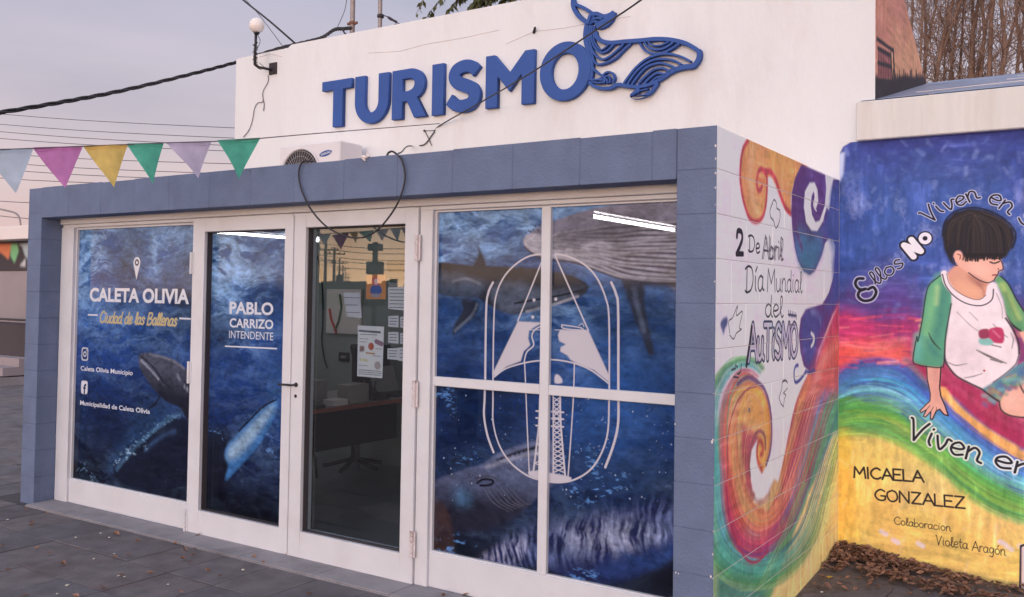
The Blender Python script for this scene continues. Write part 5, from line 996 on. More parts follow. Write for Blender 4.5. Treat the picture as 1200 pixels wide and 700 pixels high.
letter([[(xl, z1)]+arc(cx, zc_, r, zc_-z0+.008, 180, 360)+[(xr, z1), (xr-wd, z1)]+arc(cx, zc_, r-wd, zc_-z0-.09, 360, 180)+[(xl+wd, z1)]])
xl = -3.717
letter([[(xl, z0), (xl+wd, z0), (xl+wd, z0+.145), (xl+.165, z0+.145), (xl+.245, z0), (xl+.378, z0), (xl+.272, z0+.172)]+arc(xl+.20, z1-.137, .155, .137, -55, 90, 16)+[(xl, z1)],
        [(xl+wd, z0+.232), (xl+.18, z0+.232)]+arc(xl+.19, z1-.133, .055, .050, -80, 85, 12)+[(xl+.18, z1-.083), (xl+wd, z1-.083)]])
letter([[(-3.283, z0-.004), (-3.163, z0-.004), (-3.163, z1+.002), (-3.283, z1+.002)]])
sx = -2.958
letter([ribbon([(sx+.128, z1-.108), (sx+.075, z1-.062), (sx+.0, z1-.05), (sx-.075, z1-.075), (sx-.098, z1-.128), (sx-.06, z1-.178), (sx+.02, z1-.212), (sx+.09, z1-.25), (sx+.112, z1-.305), (sx+.075, z0+.062), (sx-.005, z0+.045), (sx-.08, z0+.062), (sx-.148, z0+.112)], [.10, .10, .104, .11, .112, .112, .11, .11, .11, .108, .10, .10])])
xl, xr = -2.740, -2.283
letter([[(xl, z0), (xl+wd, z0), (xl+wd, z1-.175), (-2.512, z0+.115), (xr-wd, z1-.175), (xr-wd, z0), (xr, z0), (xr, z1), (xr-.085, z1), (-2.512, z0+.262), (xl+.085, z1), (xl, z1)]])
cx, cz0 = -2.010, (z0+z1)/2+.004
letter([arc(cx, cz0, .222, .225, 0, 356, 56), arc(cx, cz0, .118, .138, 0, 356, 44)])
# the whale: ribbons traced on the wall plane, each a hair prouder than the last where they cross
Wp = lambda p: [(on(1, YS-.02, 660+a*.17857, b*.17857)[0], on(1, YS-.02, 660+a*.17857, b*.17857)[2]) for a, b in p]
LN = [
 ([(58, -6), (60, 40), (85, 90), (125, 128), (155, 148)], .026), ([(62, 4), (75, 25), (120, 45), (155, 65), (182, 88), (178, 115), (165, 142)], .020),
 ([(182, 92), (215, 88), (262, 105), (300, 95), (325, 78)], .024), ([(325, 78), (312, 120), (280, 155), (240, 172), (215, 165)], .030), ([(205, 158), (235, 150), (270, 130), (300, 110)], .024),
 ([(160, 150), (185, 130), (215, 118), (250, 122)], .014), ([(158, 140), (172, 120), (200, 108)], .012), ([(165, 160), (195, 142), (225, 140)], .012),
 ([(150, 150), (140, 200), (138, 250), (150, 310), (172, 370), (186, 425), (182, 500), (168, 530)], .020), ([(160, 165), (155, 220), (160, 290), (185, 350), (200, 400), (220, 420), (270, 415), (340, 380), (400, 320), (440, 285)], .012),
 ([(175, 165), (168, 225), (175, 290), (200, 350), (250, 388), (300, 370), (360, 320), (395, 285)], .013), ([(190, 165), (182, 225), (190, 280), (215, 325), (250, 345), (290, 330), (330, 288)], .013), ([(203, 170), (197, 230), (205, 280), (240, 325), (270, 315), (300, 285)], .009),
 ([(205, 205), (215, 240), (250, 268), (310, 280), (400, 272), (500, 265), (600, 256), (700, 260), (790, 280), (850, 310), (885, 335)], .024), ([(885, 330), (892, 355), (882, 395), (850, 432), (790, 440), (720, 462), (660, 500), (620, 525)], .028),
 ([(500, 285), (530, 325), (580, 350), (640, 350), (700, 325), (760, 285)], .013), ([(530, 278), (555, 308), (600, 325), (650, 320), (690, 300), (720, 278)], .013), ([(555, 275), (580, 295), (620, 300), (660, 290), (690, 275)], .010),
 ([(395, 550), (430, 500), (480, 440), (550, 385), (640, 355), (720, 358), (790, 380), (835, 405)], .013), ([(420, 555), (455, 500), (510, 440), (590, 395), (670, 388), (730, 400), (775, 425)], .013), ([(450, 556), (490, 500), (550, 440), (630, 415), (700, 430), (740, 452)], .013),
 ([(490, 556), (530, 510), (590, 460), (650, 448), (700, 468)], .013), ([(530, 552), (570, 510), (620, 480), (670, 490)], .013), ([(575, 545), (610, 512), (650, 505)], .011),
 ([(360, 555), (420, 565), (490, 570), (560, 558), (625, 530)], .020), ([(168, 540), (200, 565), (250, 580), (310, 578), (345, 560), (380, 555)], .020), ([(185, 440), (210, 465), (240, 490), (265, 500), (275, 530), (262, 548)], .013),
 ([(178, 520), (215, 525), (250, 515), (262, 495), (290, 475), (320, 480), (336, 510), (325, 545)], .012), ([(185, 535), (225, 545), (262, 540), (270, 515), (290, 500), (308, 515), (305, 548)], .010), ([(240, 530), (285, 520), (290, 550)], .010),
 ([(500, 572), (470, 610), (450, 630), (480, 642), (530, 632), (580, 600), (620, 545)], .020), ([(500, 585), (490, 615)], .012), ([(180, 100), (170, 130), (160, 160)], .02), ([(450, 628), (500, 600), (560, 585)], .008),
]
for k, (p, w_) in enumerate(LN):
    w_ *= 1.22
    me = outline_mesh('line', [ribbon(Wp(p), w_)], M['sign'], YS+.0-.0006*k+.006, dpt, bevel=.0015)
    if k == 0: wh = link('whale_emblem', me, sg)
    else: link('line', me, wh)

# ================================================================== THINGS ON AND AROUND THE OFFICE
P3 = lambda ax, v, x, y: Vector(on(ax, v, x, y))
# air conditioner on the portal roof
ac = thing('air_conditioner', 'white outdoor air conditioner unit resting on the portal roof behind the blue lintel', 'air conditioner', (-4.3, 1.82, ZT))
ax0, ax1, ay, az1, az0 = -4.745, -4.015, 1.80, 2.915, 2.365
q = MB(); q.box(ax0, ax1, ay, ay+.29, az0, az1); cs = q.build('casing', M['ac'], ac, bevel=.012)
q = MB(); q.box(ax0+.03, ax1-.03, ay+.03, ay+.25, ZT-.03, az0+.01); q.build('foot', M['ac_grille'], ac)
q = MB(); fc = Vector((ax0+.27, ay-.001, az0+.275)); q.lathe([(.243, .0), (.250, .010), (.243, .014), (.232, .012), (.228, 0)], fc, 40, axis=(0, -1, 0)); q.build('fan_ring', M['ac'], cs, smooth=True)
q = MB()
for k in range(44): a = k*2*math.pi/44; q.tube([fc+Vector((math.cos(a)*.05, -.010, math.sin(a)*.05)), fc+Vector((math.cos(a)*.16, -.014, math.sin(a)*.16)), fc+Vector((math.cos(a)*.232, -.006, math.sin(a)*.232))], .0022, 4)
for r in (.05, .11, .17, .215): q.tube([fc+Vector((math.cos(a*math.pi/18)*r, -.013, math.sin(a*math.pi/18)*r)) for a in range(37)], .0022, 4)
q.lathe([(0, .012), (.045, .012), (.05, .004)], fc, 20, axis=(0, -1, 0)); q.build('grille', M['ac_grille'], cs)
q = MB(); q.lathe([(0, .0015), (.228, .0015)], fc, 36, axis=(0, -1, 0)); q.build('fan_recess', M['dark_metal'], cs)
q = MB(); q.box(ax1-.001, ax1+.045, ay+.12, ay+.25, az0+.33, az0+.41); q.build('valve_cover', M['ac'], cs, bevel=.01)
q = MB(); lc_ = Vector((ax1-.16, ay-.0025, az1-.10)); q.poly([lc_+Vector((math.cos(a*math.pi/12)*.075*math.cos(.17)-math.sin(a*math.pi/12)*.024*math.sin(.17), 0, math.cos(a*math.pi/12)*.075*math.sin(.17)+math.sin(a*math.pi/12)*.024*math.cos(.17))) for a in range(24)]); q.build('badge', M['sign'], cs)
v, t = font_tris('SAMSUNG', .02); q = MB(); sc_ = .115/np.ptp(v[:, 0]); vx = (v[:, 0]-v[:, 0].mean())*sc_; vz = (v[:, 1]-.35)*sc_*1.1; cw, sw_ = math.cos(.17), math.sin(.17)
q.v = [(lc_.x+a*cw-b*sw_, ay-.0038, lc_.z+a*sw_+b*cw) for a, b in zip(vx, vz)]; q.f = [list(map(int, k)) for k in t]; q.mi = [0]*len(q.f); q.build('badge_lettering', M['ac'], cs)
# globe lamp on its bracket
lp = thing('wall_lamp', 'white globe lamp on a wired black bracket at the left end of the parapet', 'lamp', tuple(on(1, D, 323, 80)))
g0 = on(1, 2.0, 301, 30); zt = float(g0[2]); Yl = 1.98
pt = lambda x, y, Y=Yl: Vector(on(1, Y, x, y))
q = MB(); pl = on(1, D-.012, 324, 74), on(1, D-.012, 315, 88); q.box(min(pl[0][0], pl[1][0]), max(pl[0][0], pl[1][0]), D-.014, D-.001, pl[1][2], pl[0][2]+.01); q.build('wall_plate', M['dark_metal'], lp, bevel=.002)
q = MB(); q.tube([pt(319, 82, D-.01), pt(309, 80, 2.09), pt(303, 79, 2.02), pt(299, 76), pt(298.5, 68), pt(299.5, 52), pt(300, 39)], [.012, .013, .013, .015, .014, .011, .014], 8); q.build('bracket', M['dark_metal'], lp, smooth=True)
q = MB(); gc = pt(301, 30); rg = .072; q.lathe([(rg*math.sin(a*math.pi/14), -rg*math.cos(a*math.pi/14)) for a in range(15)], gc, 24); q.build('globe', M['globe'], lp, smooth=True)
q = MB(); q.lathe([(.02, -.085), (.028, -.075), (.030, -.062), (.02, -.06)], gc, 14); q.build('lamp_holder', M['black'], lp)
q = MB()
for (A_, n_) in ((.022, 5), (.03, 7), (.018, 9)):
    q.tube([pt(299.3+random.uniform(-.5, .5), 50+30*k/24)+Vector((math.cos(k*n_*.26)*A_, math.sin(k*n_*.26)*A_*.7, 0)) for k in range(22)], .0028, 4)
q.tube([pt(302, 41), pt(305, 47), pt(304, 52), pt(301, 58)], .003, 5); q.tube([pt(304, 74), pt(309, 78), pt(306, 82), pt(302, 80)], .003, 5); q.build('tangled_wire', M['black'], lp)
def cable(name, label, pts, r, m, cat='cable', smooth=True, group=None, n=6):
    P = catmull([tuple(p) for p in pts], 6) if smooth else pts
    q = MB(); q.tube([Vector(p) for p in P], r, n); o = q.build(name, m, smooth=True); return tag(o, label, cat, group)
w_ = lambda *p: [on(1, D-.008, x, y) for x, y in p]
cable('lamp_wire', 'thin grey wire snaking down the white wall below the globe lamp', w_((314, 88), (314, 96), (308, 108), (308, 119), (302, 121), (298, 128), (296, 140), (292, 152), (285, 161)), .0035, M['thin_cable'], 'wire')
cable('wire_stub', 'short wire end sticking up beside the kinked lamp wire on the parapet', w_((308.5, 117), (309.5, 123), (308.8, 130)), .004, M['thin_cable'], 'wire')
# steel pipes behind the parapet
def mast(x, ytop, ybase, Y, r, label):
    b = on(1, Y, x[1], ybase); t = on(1, Y, x[0], ytop); th_ = thing('mast_pipe', label, 'pole', (float(b[0]), Y, 3.11))
    q = MB(); q.tube([(b[0], Y, 3.11), (b[0]*.5+t[0]*.5, Y, float(b[2]+t[2])/2), (t[0], Y, float(t[2])+1.6)], r, 12); q.build('pipe', M['pole'], th_, smooth=True); return th_, b
m1, b1_ = mast((414.0, 413.0), -40, 44, 2.62, .024, 'taller left galvanised pipe with a rusty clamp rising behind the parapet')
cl = on(1, 2.62, 413, 27.5); q = MB(); q.lathe([(.030, -.014), (.034, -.008), (.034, .012), (.028, .016)], cl, 14); q.box(cl[0]-.062, cl[0]-.03, 2.61, 2.63, cl[2]-.010, cl[2]+.012); q.box(cl[0]+.03, cl[0]+.062, 2.61, 2.63, cl[2]-.014, cl[2]+.008); q.build('clamp', M['rust'], m1)
m2, b2_ = mast((444.8, 446.5), -40, 34, 2.62, .020, 'right galvanised pipe with a dark clamp and tensioned wire behind the parapet')
cl = on(1, 2.62, 446, 19); q = MB(); q.lathe([(.024, -.02), (.033, -.012), (.033, .012), (.024, .016)], cl, 12); q.build('clamp', M['dark_metal'], m2)
c_ = lambda Y, *p: [on(1, Y, x, y) for x, y in p]
cable('tension_wire', 'short tensioned wire with dark insulators beside the right pipe above the parapet', c_(2.60, (447, 18), (452, 19), (456, 21), (462, 25), (474, 31)), [.004]*25 if False else .005, M['dark_metal'])
q = MB(); P = c_(2.60, (455, 20.5), (458, 22.5), (461, 24), (464.5, 26)); q.tube([Vector(p) for p in P], [.012, .014, .010, .012], 8); tag(q.build('insulator', M['dark_metal'], smooth=True), 'small dark strain insulator strung on the wire right of the two pipes', 'insulator')
q = MB(); a_, b__ = on(1, 2.5, 458, 32.5), on(1, 2.5, 470, 31); q.tube([Vector(a_), Vector(a_)*.5+Vector(b__)*.5+Vector((0, 0, .015)), Vector(b__)], [.008, .016, .010], 8); tag(q.build('cable_loop', M['black'], smooth=True), 'black loop of cable peeping over the parapet right of the pipes', 'cable')
# cables
_sp = catmull([tuple(p) for p in [far(-30, 137, 6.9), far(60, 122, 7.4), far(140, 107, 8.0), far(220, 88, 8.9), far(277, 73, 9.5), far(325, 57.5, 9.3), on(1, 2.5, 362, 48.5), on(1, 2.46, 378, 44), on(1, 2.5, 392, 35), on(1, 2.55, 402, 34), on(1, 2.6, 412, 33)]], 16); q = MB()
for ph in (0, 2.1, 4.2): q.tube([Vector(p)+Vector((math.sin(k*.55+ph)*.006, 0, math.cos(k*.55+ph)*.012)) for k, p in enumerate(_sp)], .0085, 5)
tag(q.build('supply_cable', M['cable'], smooth=True), 'thick twisted black cable from the left sky up to the pipe clamp', 'cable')
cable('service_drop', 'black cable sloping down from the top left to the parapet behind the globe lamp', [far(270, -14, 9.6), far(286, 1, 9.3), far(316, 25, 8.95), on(1, 2.42, 347, 52)], .009, M['cable'])
cable('thin_drop', 'hair thin wire sloping to the parapet beside the black service cable', [far(286, -2, 9.6), far(304, 18, 9.2), on(1, 2.42, 331, 54)], .0035, M['thin_cable'], 'wire')
cable('guy_wire', 'hair thin wire curving up left of the taller pipe', [on(1, 2.6, 395, 33), on(1, 2.6, 400, 22), on(1, 2.6, 404.5, 10), on(1, 2.6, 408, -12)], .0035, M['thin_cable'], 'wire')
cable('cable_tail', 'short black cable tail drooping from the supply cable to the left pipe foot', [on(1, 2.5, 401, 34), on(1, 2.5, 404, 39), on(1, 2.5, 409, 43)], .008, M['cable'])
fr_ = lambda x, y, t=-.02: on(1, t, x, y)
cable('front_cable', 'black cable crossing the TURISMO lettering, then drooping in a loop before the blue lintel',
      [far(800, -40, 4.6), far(750, 1, 5.0), far(690, 41, 5.6), far(620, 87, 6.4), far(560, 122, 7.2), on(1, D-.012, 516, 147), on(1, D-.01, 508, 156), on(1, D-.01, 500, 167), on(1, D-.01, 494, 170.5), on(1, D-.01, 482, 171), on(1, 1.4, 476, 172.5), on(1, .6, 471, 178), on(1, .05, 466, 181), fr_(470, 186), fr_(474, 199), fr_(474, 214), fr_(468, 234), fr_(457, 253), fr_(442, 270), fr_(427, 278), fr_(412, 278.5), fr_(395, 273), fr_(380, 263.5), fr_(365, 246.4), fr_(355, 227), fr_(350.4, 210), fr_(351, 197), fr_(356, 189), fr_(362, 189), on(1, .06, 368, 189)], .0052, M['cable'])
cable('cable_curl', 'small curled end of black cable standing on the lintel edge', [on(1, .03, x, y) for x, y in ((453.5, 183), (455, 179.5), (459, 177.6), (462.5, 179), (465, 181.5))], .006, M['cable'])
cable('wire_bracket', 'thin wire strut pinned to the white wall under the letter S', w_((498, 154), (500, 158), (503, 164), (506, 171)), .004, M['thin_cable'], 'wire')
q = MB(); p = on(1, D-.01, 497.5, 153.5); q.lathe([(0, .012), (.008, .01), (.010, 0)], p, 8, axis=(0, -1, 0)); q.tube([Vector(on(1, D-.01, 498, 153.5)), Vector(on(1, D-.01, 510, 153))], .0025, 4); tag(q.build('wall_hook', M['dark_metal']), 'tiny dark hook on the white wall holding the cable below the letter S', 'hook')
q = MB(); p = on(1, D-.004, 625.5, 38.5); q.tube([Vector(p), Vector(p)+Vector((.03, -.03, .03))], [.012, .009], 7); tag(q.build('wall_stub', M['dark_metal']), 'short dark pipe stub on the white wall above the letter M', 'pipe')
q = MB(); q.tube([Vector(on(1, -.004, x, y)) for x, y in ((424, 185.3), (426, 184), (429, 184.4), (431, 182.8), (433, 183))], [.006, .012, .008, .011, .004], 6); q.tube([Vector(on(1, -.004, x, y)) for x, y in ((425, 183.5), (426.5, 186.5), (428, 188.5))], [.009, .008, .004], 6); tag(q.build('mortar_splash', M['slab']), 'white splash of filler on the lintel edge right of the air conditioner', 'filler splash')
# far thin wires across the left sky
fw = [((-20, 130), (300, 151)), ((-20, 142), (300, 163)), ((-20, 150.5), (300, 172)), ((-20, 159), (300, 178)), ((-20, 178), (300, 192)), ((-20, 188), (300, 204)), ((-20, 196), (300, 212)), ((-20, 203), (120, 214)), ((-20, 232), (120, 238)), ((-20, 245), (120, 262))]
LWN = ['topmost of the ten', 'second from the top', 'third from the top', 'just above the pennant cord', 'running behind the tops of the pennants', 'behind the upper halves of the pennants', 'behind the middle of the pennants', 'behind the tips of the pennants', 'just above the curved lamp arm', 'lowest, beside the curved lamp arm']
for k, (a, b) in enumerate(fw):
    A_, Bb = far(a[0]-80, a[1]-5, 34-k*.6), far(b[0]+40, b[1]+2, 26-k*.3); mid = (A_+Bb)/2-np.array([0, 0, .10])
    cable('power_line', 'thin grey power line in the pink left sky, %s' % LWN[k], [A_, mid, Bb], .010, M['thin_cable'], 'power line', group='thin power lines in the left sky', n=4)
# ---- bunting
def bunting(name, label, pts, flags, drop, m_cord, group=None, cord=.0035):
    """flags: (point A, point B, tip, material key)"""
    root = thing(name, label, 'bunting', tuple(map(float, pts[0])), group)
    q = MB(); q.tube([Vector(p) for p in pts], cord, 5); q.build('cord', m_cord, root)
    for A_, Bb, T, mk in flags:
        A_, Bb, T = Vector(A_), Vector(Bb), Vector(T); n_ = (Bb-A_).cross(T-A_).normalized(); q = MB(); NN = 8
        idx = {}
        for i in range(NN+1):
            for j in range(NN+1-i):
                u, v_ = i/NN, j/NN; p = A_*(1-u-v_)+Bb*u+T*v_+n_*(.012*math.sin(u*5+v_*3+A_.x*7)*(v_+.2)*2.2); idx[i, j] = len(q.v); q.v.append(tuple(p))
        for i in range(NN):
            for j in range(NN-i):
                q.f.append([idx[i, j], idx[i+1, j], idx[i, j+1]]); q.mi.append(0)
                if i+j < NN-1: q.f.append([idx[i+1, j], idx[i+1, j+1], idx[i, j+1]]); q.mi.append(0)
        pn = q.build('pennant', M['flag_'+mk], root, smooth=True)
        h = MB(); up = Vector((0, 0, 1)); o = n_*(-.002)
        for sgn in (-1, 1): h.poly([A_+o*sgn*-1+up*.006, Bb+o*sgn*-1+up*.006, Bb*.93+A_*.07+(T-Bb)*.07+o*sgn, A_*.93+Bb*.07+(T-A_)*.07+o*sgn])
        h.build('hem', M['flag_'+mk], pn)
    return root
dep = lambda x: 1/(.205-.00010*x)
fl = [((-20, 176), (39, 175), (18, 227), 'pale_blue'), ((39, 174), (97, 172.5), (75, 221), 'purple'), ((98, 172), (150, 170), (132, 220), 'yellow'), ((149, 169.5), (192, 168.5), (178, 216), 'green'), ((195, 168), (248, 167), (232, 209), 'lilac'), ((255, 165.5), (305, 162.5), (281, 210), 'green')]
F = lambda x, y, dz=0: far(x, y, dep(x)+dz)
cordp = [F(-60, 178), F(0, 175.5), F(39, 174), F(98, 171.5), F(150, 169.5), F(195, 167.5), F(250, 166), F(303, 162.5), far(360, 157.5, 6.2), far(440, 151, 7.0), far(515, 145, 7.68)]
bunting('bunting', 'string of coloured triangular pennants reaching from the left to the white wall', cordp, [(F(*a), F(*b), F(*c), k) for a, b, c, k in fl], .3, M['thin_cable'])
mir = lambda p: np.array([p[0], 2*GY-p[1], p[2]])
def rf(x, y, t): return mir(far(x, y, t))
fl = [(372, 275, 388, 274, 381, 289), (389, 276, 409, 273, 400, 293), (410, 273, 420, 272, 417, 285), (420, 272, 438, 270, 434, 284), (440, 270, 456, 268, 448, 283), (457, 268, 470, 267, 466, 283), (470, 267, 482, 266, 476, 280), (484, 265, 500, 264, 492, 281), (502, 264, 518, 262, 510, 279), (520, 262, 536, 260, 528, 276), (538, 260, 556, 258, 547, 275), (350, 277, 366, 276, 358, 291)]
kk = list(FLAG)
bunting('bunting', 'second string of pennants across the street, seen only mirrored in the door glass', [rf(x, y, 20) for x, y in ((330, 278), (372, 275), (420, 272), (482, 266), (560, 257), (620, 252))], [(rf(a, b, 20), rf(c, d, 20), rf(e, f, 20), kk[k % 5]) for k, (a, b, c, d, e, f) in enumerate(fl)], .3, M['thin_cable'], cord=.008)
# ---- street on the far side, mirrored in the glass: poles, hedge and houses under the sunset
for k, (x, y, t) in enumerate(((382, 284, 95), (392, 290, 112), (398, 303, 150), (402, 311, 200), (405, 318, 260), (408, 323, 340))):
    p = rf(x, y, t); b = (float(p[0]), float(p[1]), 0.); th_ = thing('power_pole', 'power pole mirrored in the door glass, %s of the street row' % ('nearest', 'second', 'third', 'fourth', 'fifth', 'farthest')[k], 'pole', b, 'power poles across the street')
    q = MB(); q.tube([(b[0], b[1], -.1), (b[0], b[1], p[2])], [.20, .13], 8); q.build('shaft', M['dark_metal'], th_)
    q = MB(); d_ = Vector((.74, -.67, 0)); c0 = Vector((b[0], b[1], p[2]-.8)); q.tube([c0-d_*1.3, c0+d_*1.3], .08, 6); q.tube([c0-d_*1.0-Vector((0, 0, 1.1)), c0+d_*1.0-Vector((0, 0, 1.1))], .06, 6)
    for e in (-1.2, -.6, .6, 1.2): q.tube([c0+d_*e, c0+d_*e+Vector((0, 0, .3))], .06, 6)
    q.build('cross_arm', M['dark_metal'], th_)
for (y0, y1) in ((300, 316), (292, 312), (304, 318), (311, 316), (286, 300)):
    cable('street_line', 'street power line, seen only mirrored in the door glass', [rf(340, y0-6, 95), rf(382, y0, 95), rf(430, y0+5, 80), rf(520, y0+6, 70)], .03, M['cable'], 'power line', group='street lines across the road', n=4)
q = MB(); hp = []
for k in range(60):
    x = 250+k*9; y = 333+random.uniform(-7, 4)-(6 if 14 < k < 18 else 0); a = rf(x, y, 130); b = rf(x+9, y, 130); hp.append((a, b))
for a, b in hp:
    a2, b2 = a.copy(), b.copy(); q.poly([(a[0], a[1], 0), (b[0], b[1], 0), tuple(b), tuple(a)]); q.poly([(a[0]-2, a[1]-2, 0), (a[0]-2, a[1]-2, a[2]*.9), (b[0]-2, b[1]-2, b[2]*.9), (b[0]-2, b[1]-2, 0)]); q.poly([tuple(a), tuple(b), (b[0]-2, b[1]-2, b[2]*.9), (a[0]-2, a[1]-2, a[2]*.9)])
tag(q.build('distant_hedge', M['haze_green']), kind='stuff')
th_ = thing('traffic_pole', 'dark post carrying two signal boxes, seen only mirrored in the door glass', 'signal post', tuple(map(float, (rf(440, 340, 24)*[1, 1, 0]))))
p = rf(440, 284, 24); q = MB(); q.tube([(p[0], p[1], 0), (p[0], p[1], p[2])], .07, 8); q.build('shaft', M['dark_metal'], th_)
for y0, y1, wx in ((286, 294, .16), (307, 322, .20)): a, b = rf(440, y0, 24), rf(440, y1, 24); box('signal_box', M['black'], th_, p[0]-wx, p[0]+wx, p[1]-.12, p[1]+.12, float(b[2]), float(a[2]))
# ================================================================== FAR LEFT: low building with a painted band
fb = thing('far_building', 'distant flat roofed building with a white slab and a painted triangle band', 'building', (-18, 5.6, 0))
box('wall', M['grey_wall'], fb, -26, -14.2, 5.4, 9, -.02, 1.95)
box('roof_slab', M['slab'], fb, -26.4, -13.9, 5.0, 9.2, 2.50, 2.74, bevel=.01)
cvF = Canvas('triangle_band_paint', 1, 5.38, -18, -14, 1.9, 2.55, 60, (66, 58, 64))
for k in range(8):
    x = -6-k*21 if k else -4
for pp, c in (([(-6, 287), (8, 287), (14, 287), (10, 305), (6, 301), (-6, 292)], (214, 128, 92)), ([(13, 287), (20, 287), (22, 295), (17, 309), (12, 300)], (130, 190, 140)), ([(22, 287), (36, 286), (36, 308), (29, 300), (26, 290)], (176, 190, 204)), ([(23, 312), (30, 303), (30, 313)], (200, 200, 206)), ([(-50, 287), (-20, 287), (-34, 306)], (200, 150, 90)), ([(-20, 287), (-7, 288), (-12, 305)], (150, 120, 170))): cvF.ppoly(pp, c, smooth=False, soft=.01)
M['band'] = cvF.material(rough=.8, bump=0); box('painted_band', M['band'], fb, -26, -14.2, 5.38, 9, 1.952, 2.498)
box('dark_strip', M['dark_wall'], fb, -26, -14.2, 4.9, 5.38, .42, 1.0)  # solid dark strip wall behind the rail
q = MB()
q.tube([(-18, 4.87, 1.08), (-14, 4.87, 1.08)], .02, 5); q.build('rail', M['dark_wall'], fb)
for a, b, c in ((4.0, 5.38, .0), (4.35, 5.375, .16), (4.62, 5.37, .30)): box('step', M['grey_wall'] if c else M['concrete'], fb, -26, -14.0, a, b, c-.02 if not c else c-.0+.002, c+.14)
_la = catmull([tuple(p) for p in [on(1, 5.3, 24, 270), on(1, 5.3, 24, 262), on(1, 5.3, 22, 254), on(1, 5.3, 17, 249.5), on(1, 5.3, 8, 247), on(1, 5.3, -10, 243)]], 6); q = MB(); q.tube([Vector(p) for p in _la], .018, 6); q.build('lamp_arm', M['pole'], fb, smooth=True)
# ================================================================== TREES
def tube_branch(mb, a, d, L_, r, depth, rng, spread, twigs):
    pts = [a]; rad = [r]; n_ = 5; cur = Vector(a); dd = Vector(d).normalized()
    for k in range(n_):
        dd = (dd+Vector((rng.gauss(0, .10), rng.gauss(0, .10), rng.gauss(0, .05)+.02))).normalized(); cur = cur+dd*(L_/n_); pts.append(cur.copy()); rad.append(r*(1-.62*(k+1)/n_))
    (twigs if r < .012 else mb).tube(pts, rad, 3 if r < .012 else (5 if r < .04 else 8), caps=False)
    if depth == 0: return
    for k in range(rng.randint(3, 5) if depth < 3 else rng.randint(3, 4)):
        t = rng.uniform(.3, 1); i = min(int(t*n_), n_-1); p = pts[i].lerp(pts[i+1], t*n_-i); ax_ = Vector((rng.gauss(0, 1), rng.gauss(0, 1), rng.gauss(0, .35))).normalized()
        nd = (dd*(1-spread)+ax_*spread+Vector((0, 0, .15))).normalized(); tube_branch(mb, p, nd, L_*rng.uniform(.5, .75), r*(1-.6*t)*rng.uniform(.45, .65), depth-1, rng, spread, twigs)
def shoots(mb, P, n_, rng, lo, hi):
    for k in range(n_):
        i = rng.randrange(len(P)-1); a = Vector(P[i]).lerp(Vector(P[i+1]), rng.random()); dd = Vector((rng.gauss(0, .55), rng.gauss(0, .5), rng.uniform(.35, 1))).normalized(); L_ = rng.uniform(lo, hi); pts = [a]; r_ = rng.uniform(.0022, .006)
        for j in range(6): dd = (dd+Vector((rng.gauss(0, .16), rng.gauss(0, .16), rng.gauss(.04, .1)))).normalized(); pts.append(pts[-1]+dd*L_/6)
        mb.tube(pts, [r_*(1-.75*j/6) for j in range(7)], 3, caps=False)
        if rng.random() < .7:
            for m_ in range(3):
                b = pts[rng.randrange(1, 6)]; e = (dd+Vector((rng.gauss(0, .6), rng.gauss(0, .5), rng.gauss(.1, .4)))).normalized()*rng.uniform(.15, .4); mb.tube([b, b+e*.5+Vector((rng.gauss(0, .02), 0, rng.gauss(0, .02))), b+e], [.004, .003, .0015], 3, caps=False)
def bare_tree(base, stems, label, seed, depth=4):
    rng = random.Random(seed); th_ = thing('bare_tree', label, 'tree', base, 'bare trees behind the silver roof'); tr, tw = MB(), MB()
    for tx_, ty_, r, L_ in stems:
        a = Vector(base); m = Vector((tx_[0], ty_, tx_[1])); r *= .46; tr.tube([a+Vector((0, 0, -.1)), a.lerp(m, .5)+Vector((0, 0, .2)), m], [r*1.3, r*1.1, r], 8, caps=False)
        d0 = (m-a).normalized(); tube_branch(tr, m-d0*.1, d0, L_, r, depth, rng, .5, tw); shoots(tw, [m-d0*.9, m-d0*.3, m+d0*.5, m+d0*1.2], 50, rng, .4, 1.2)
    tr.build('trunk', M['bark'], th_, smooth=True); tw.build('twigs', M['twig'], th_)
tX = lambda x, y, Y: (float(on(1, Y, x, y)[0]), float(on(1, Y, x, y)[2]))
bare_tree((-.75, 7.6, 0), [(tX(1096, 95, 7.6), 7.6, .05, 3.0), (tX(1102, 60, 7.7), 7.7, .045, 2.6), (tX(1078, 80, 7.5), 7.5, .032, 2.4), (tX(1088, 40, 7.9), 7.9, .03, 2.2)], 'slim forked bare tree nearest the orange gable wall', 3)
bare_tree((-.35, 8.2, 0), [(tX(1117, 85, 8.2), 8.2, .03, 2.6), (tX(1128, 40, 8.4), 8.4, .032, 2.2), (tX(1108, 30, 8.3), 8.3, .025, 2.2)], 'thin bare tree between two thicker ones behind the silver roof', 5)
bare_tree((.15, 7.8, 0), [(tX(1137, 84, 7.8), 7.8, .062, 3.2), (tX(1149, 84, 7.9), 7.9, .05, 2.8), (tX(1160, 70, 7.8), 7.8, .06, 3.0), (tX(1178, 40, 7.7), 7.7, .05, 2.8), (tX(1195, 55, 7.9), 7.9, .035, 2.4), (tX(1140, 20, 8), 8, .04, 2.4)], 'thick multi stemmed bare tree fanning out at the right edge', 8)
bare_tree((1.2, 8.6, 0), [(tX(1215, 60, 8.6), 8.6, .05, 3.0), (tX(1190, 20, 8.6), 8.6, .04, 2.8), (tX(1240, 30, 8.6), 8.6, .04, 2.8)], 'bare tree reaching in from beyond the right edge of the roof', 12)
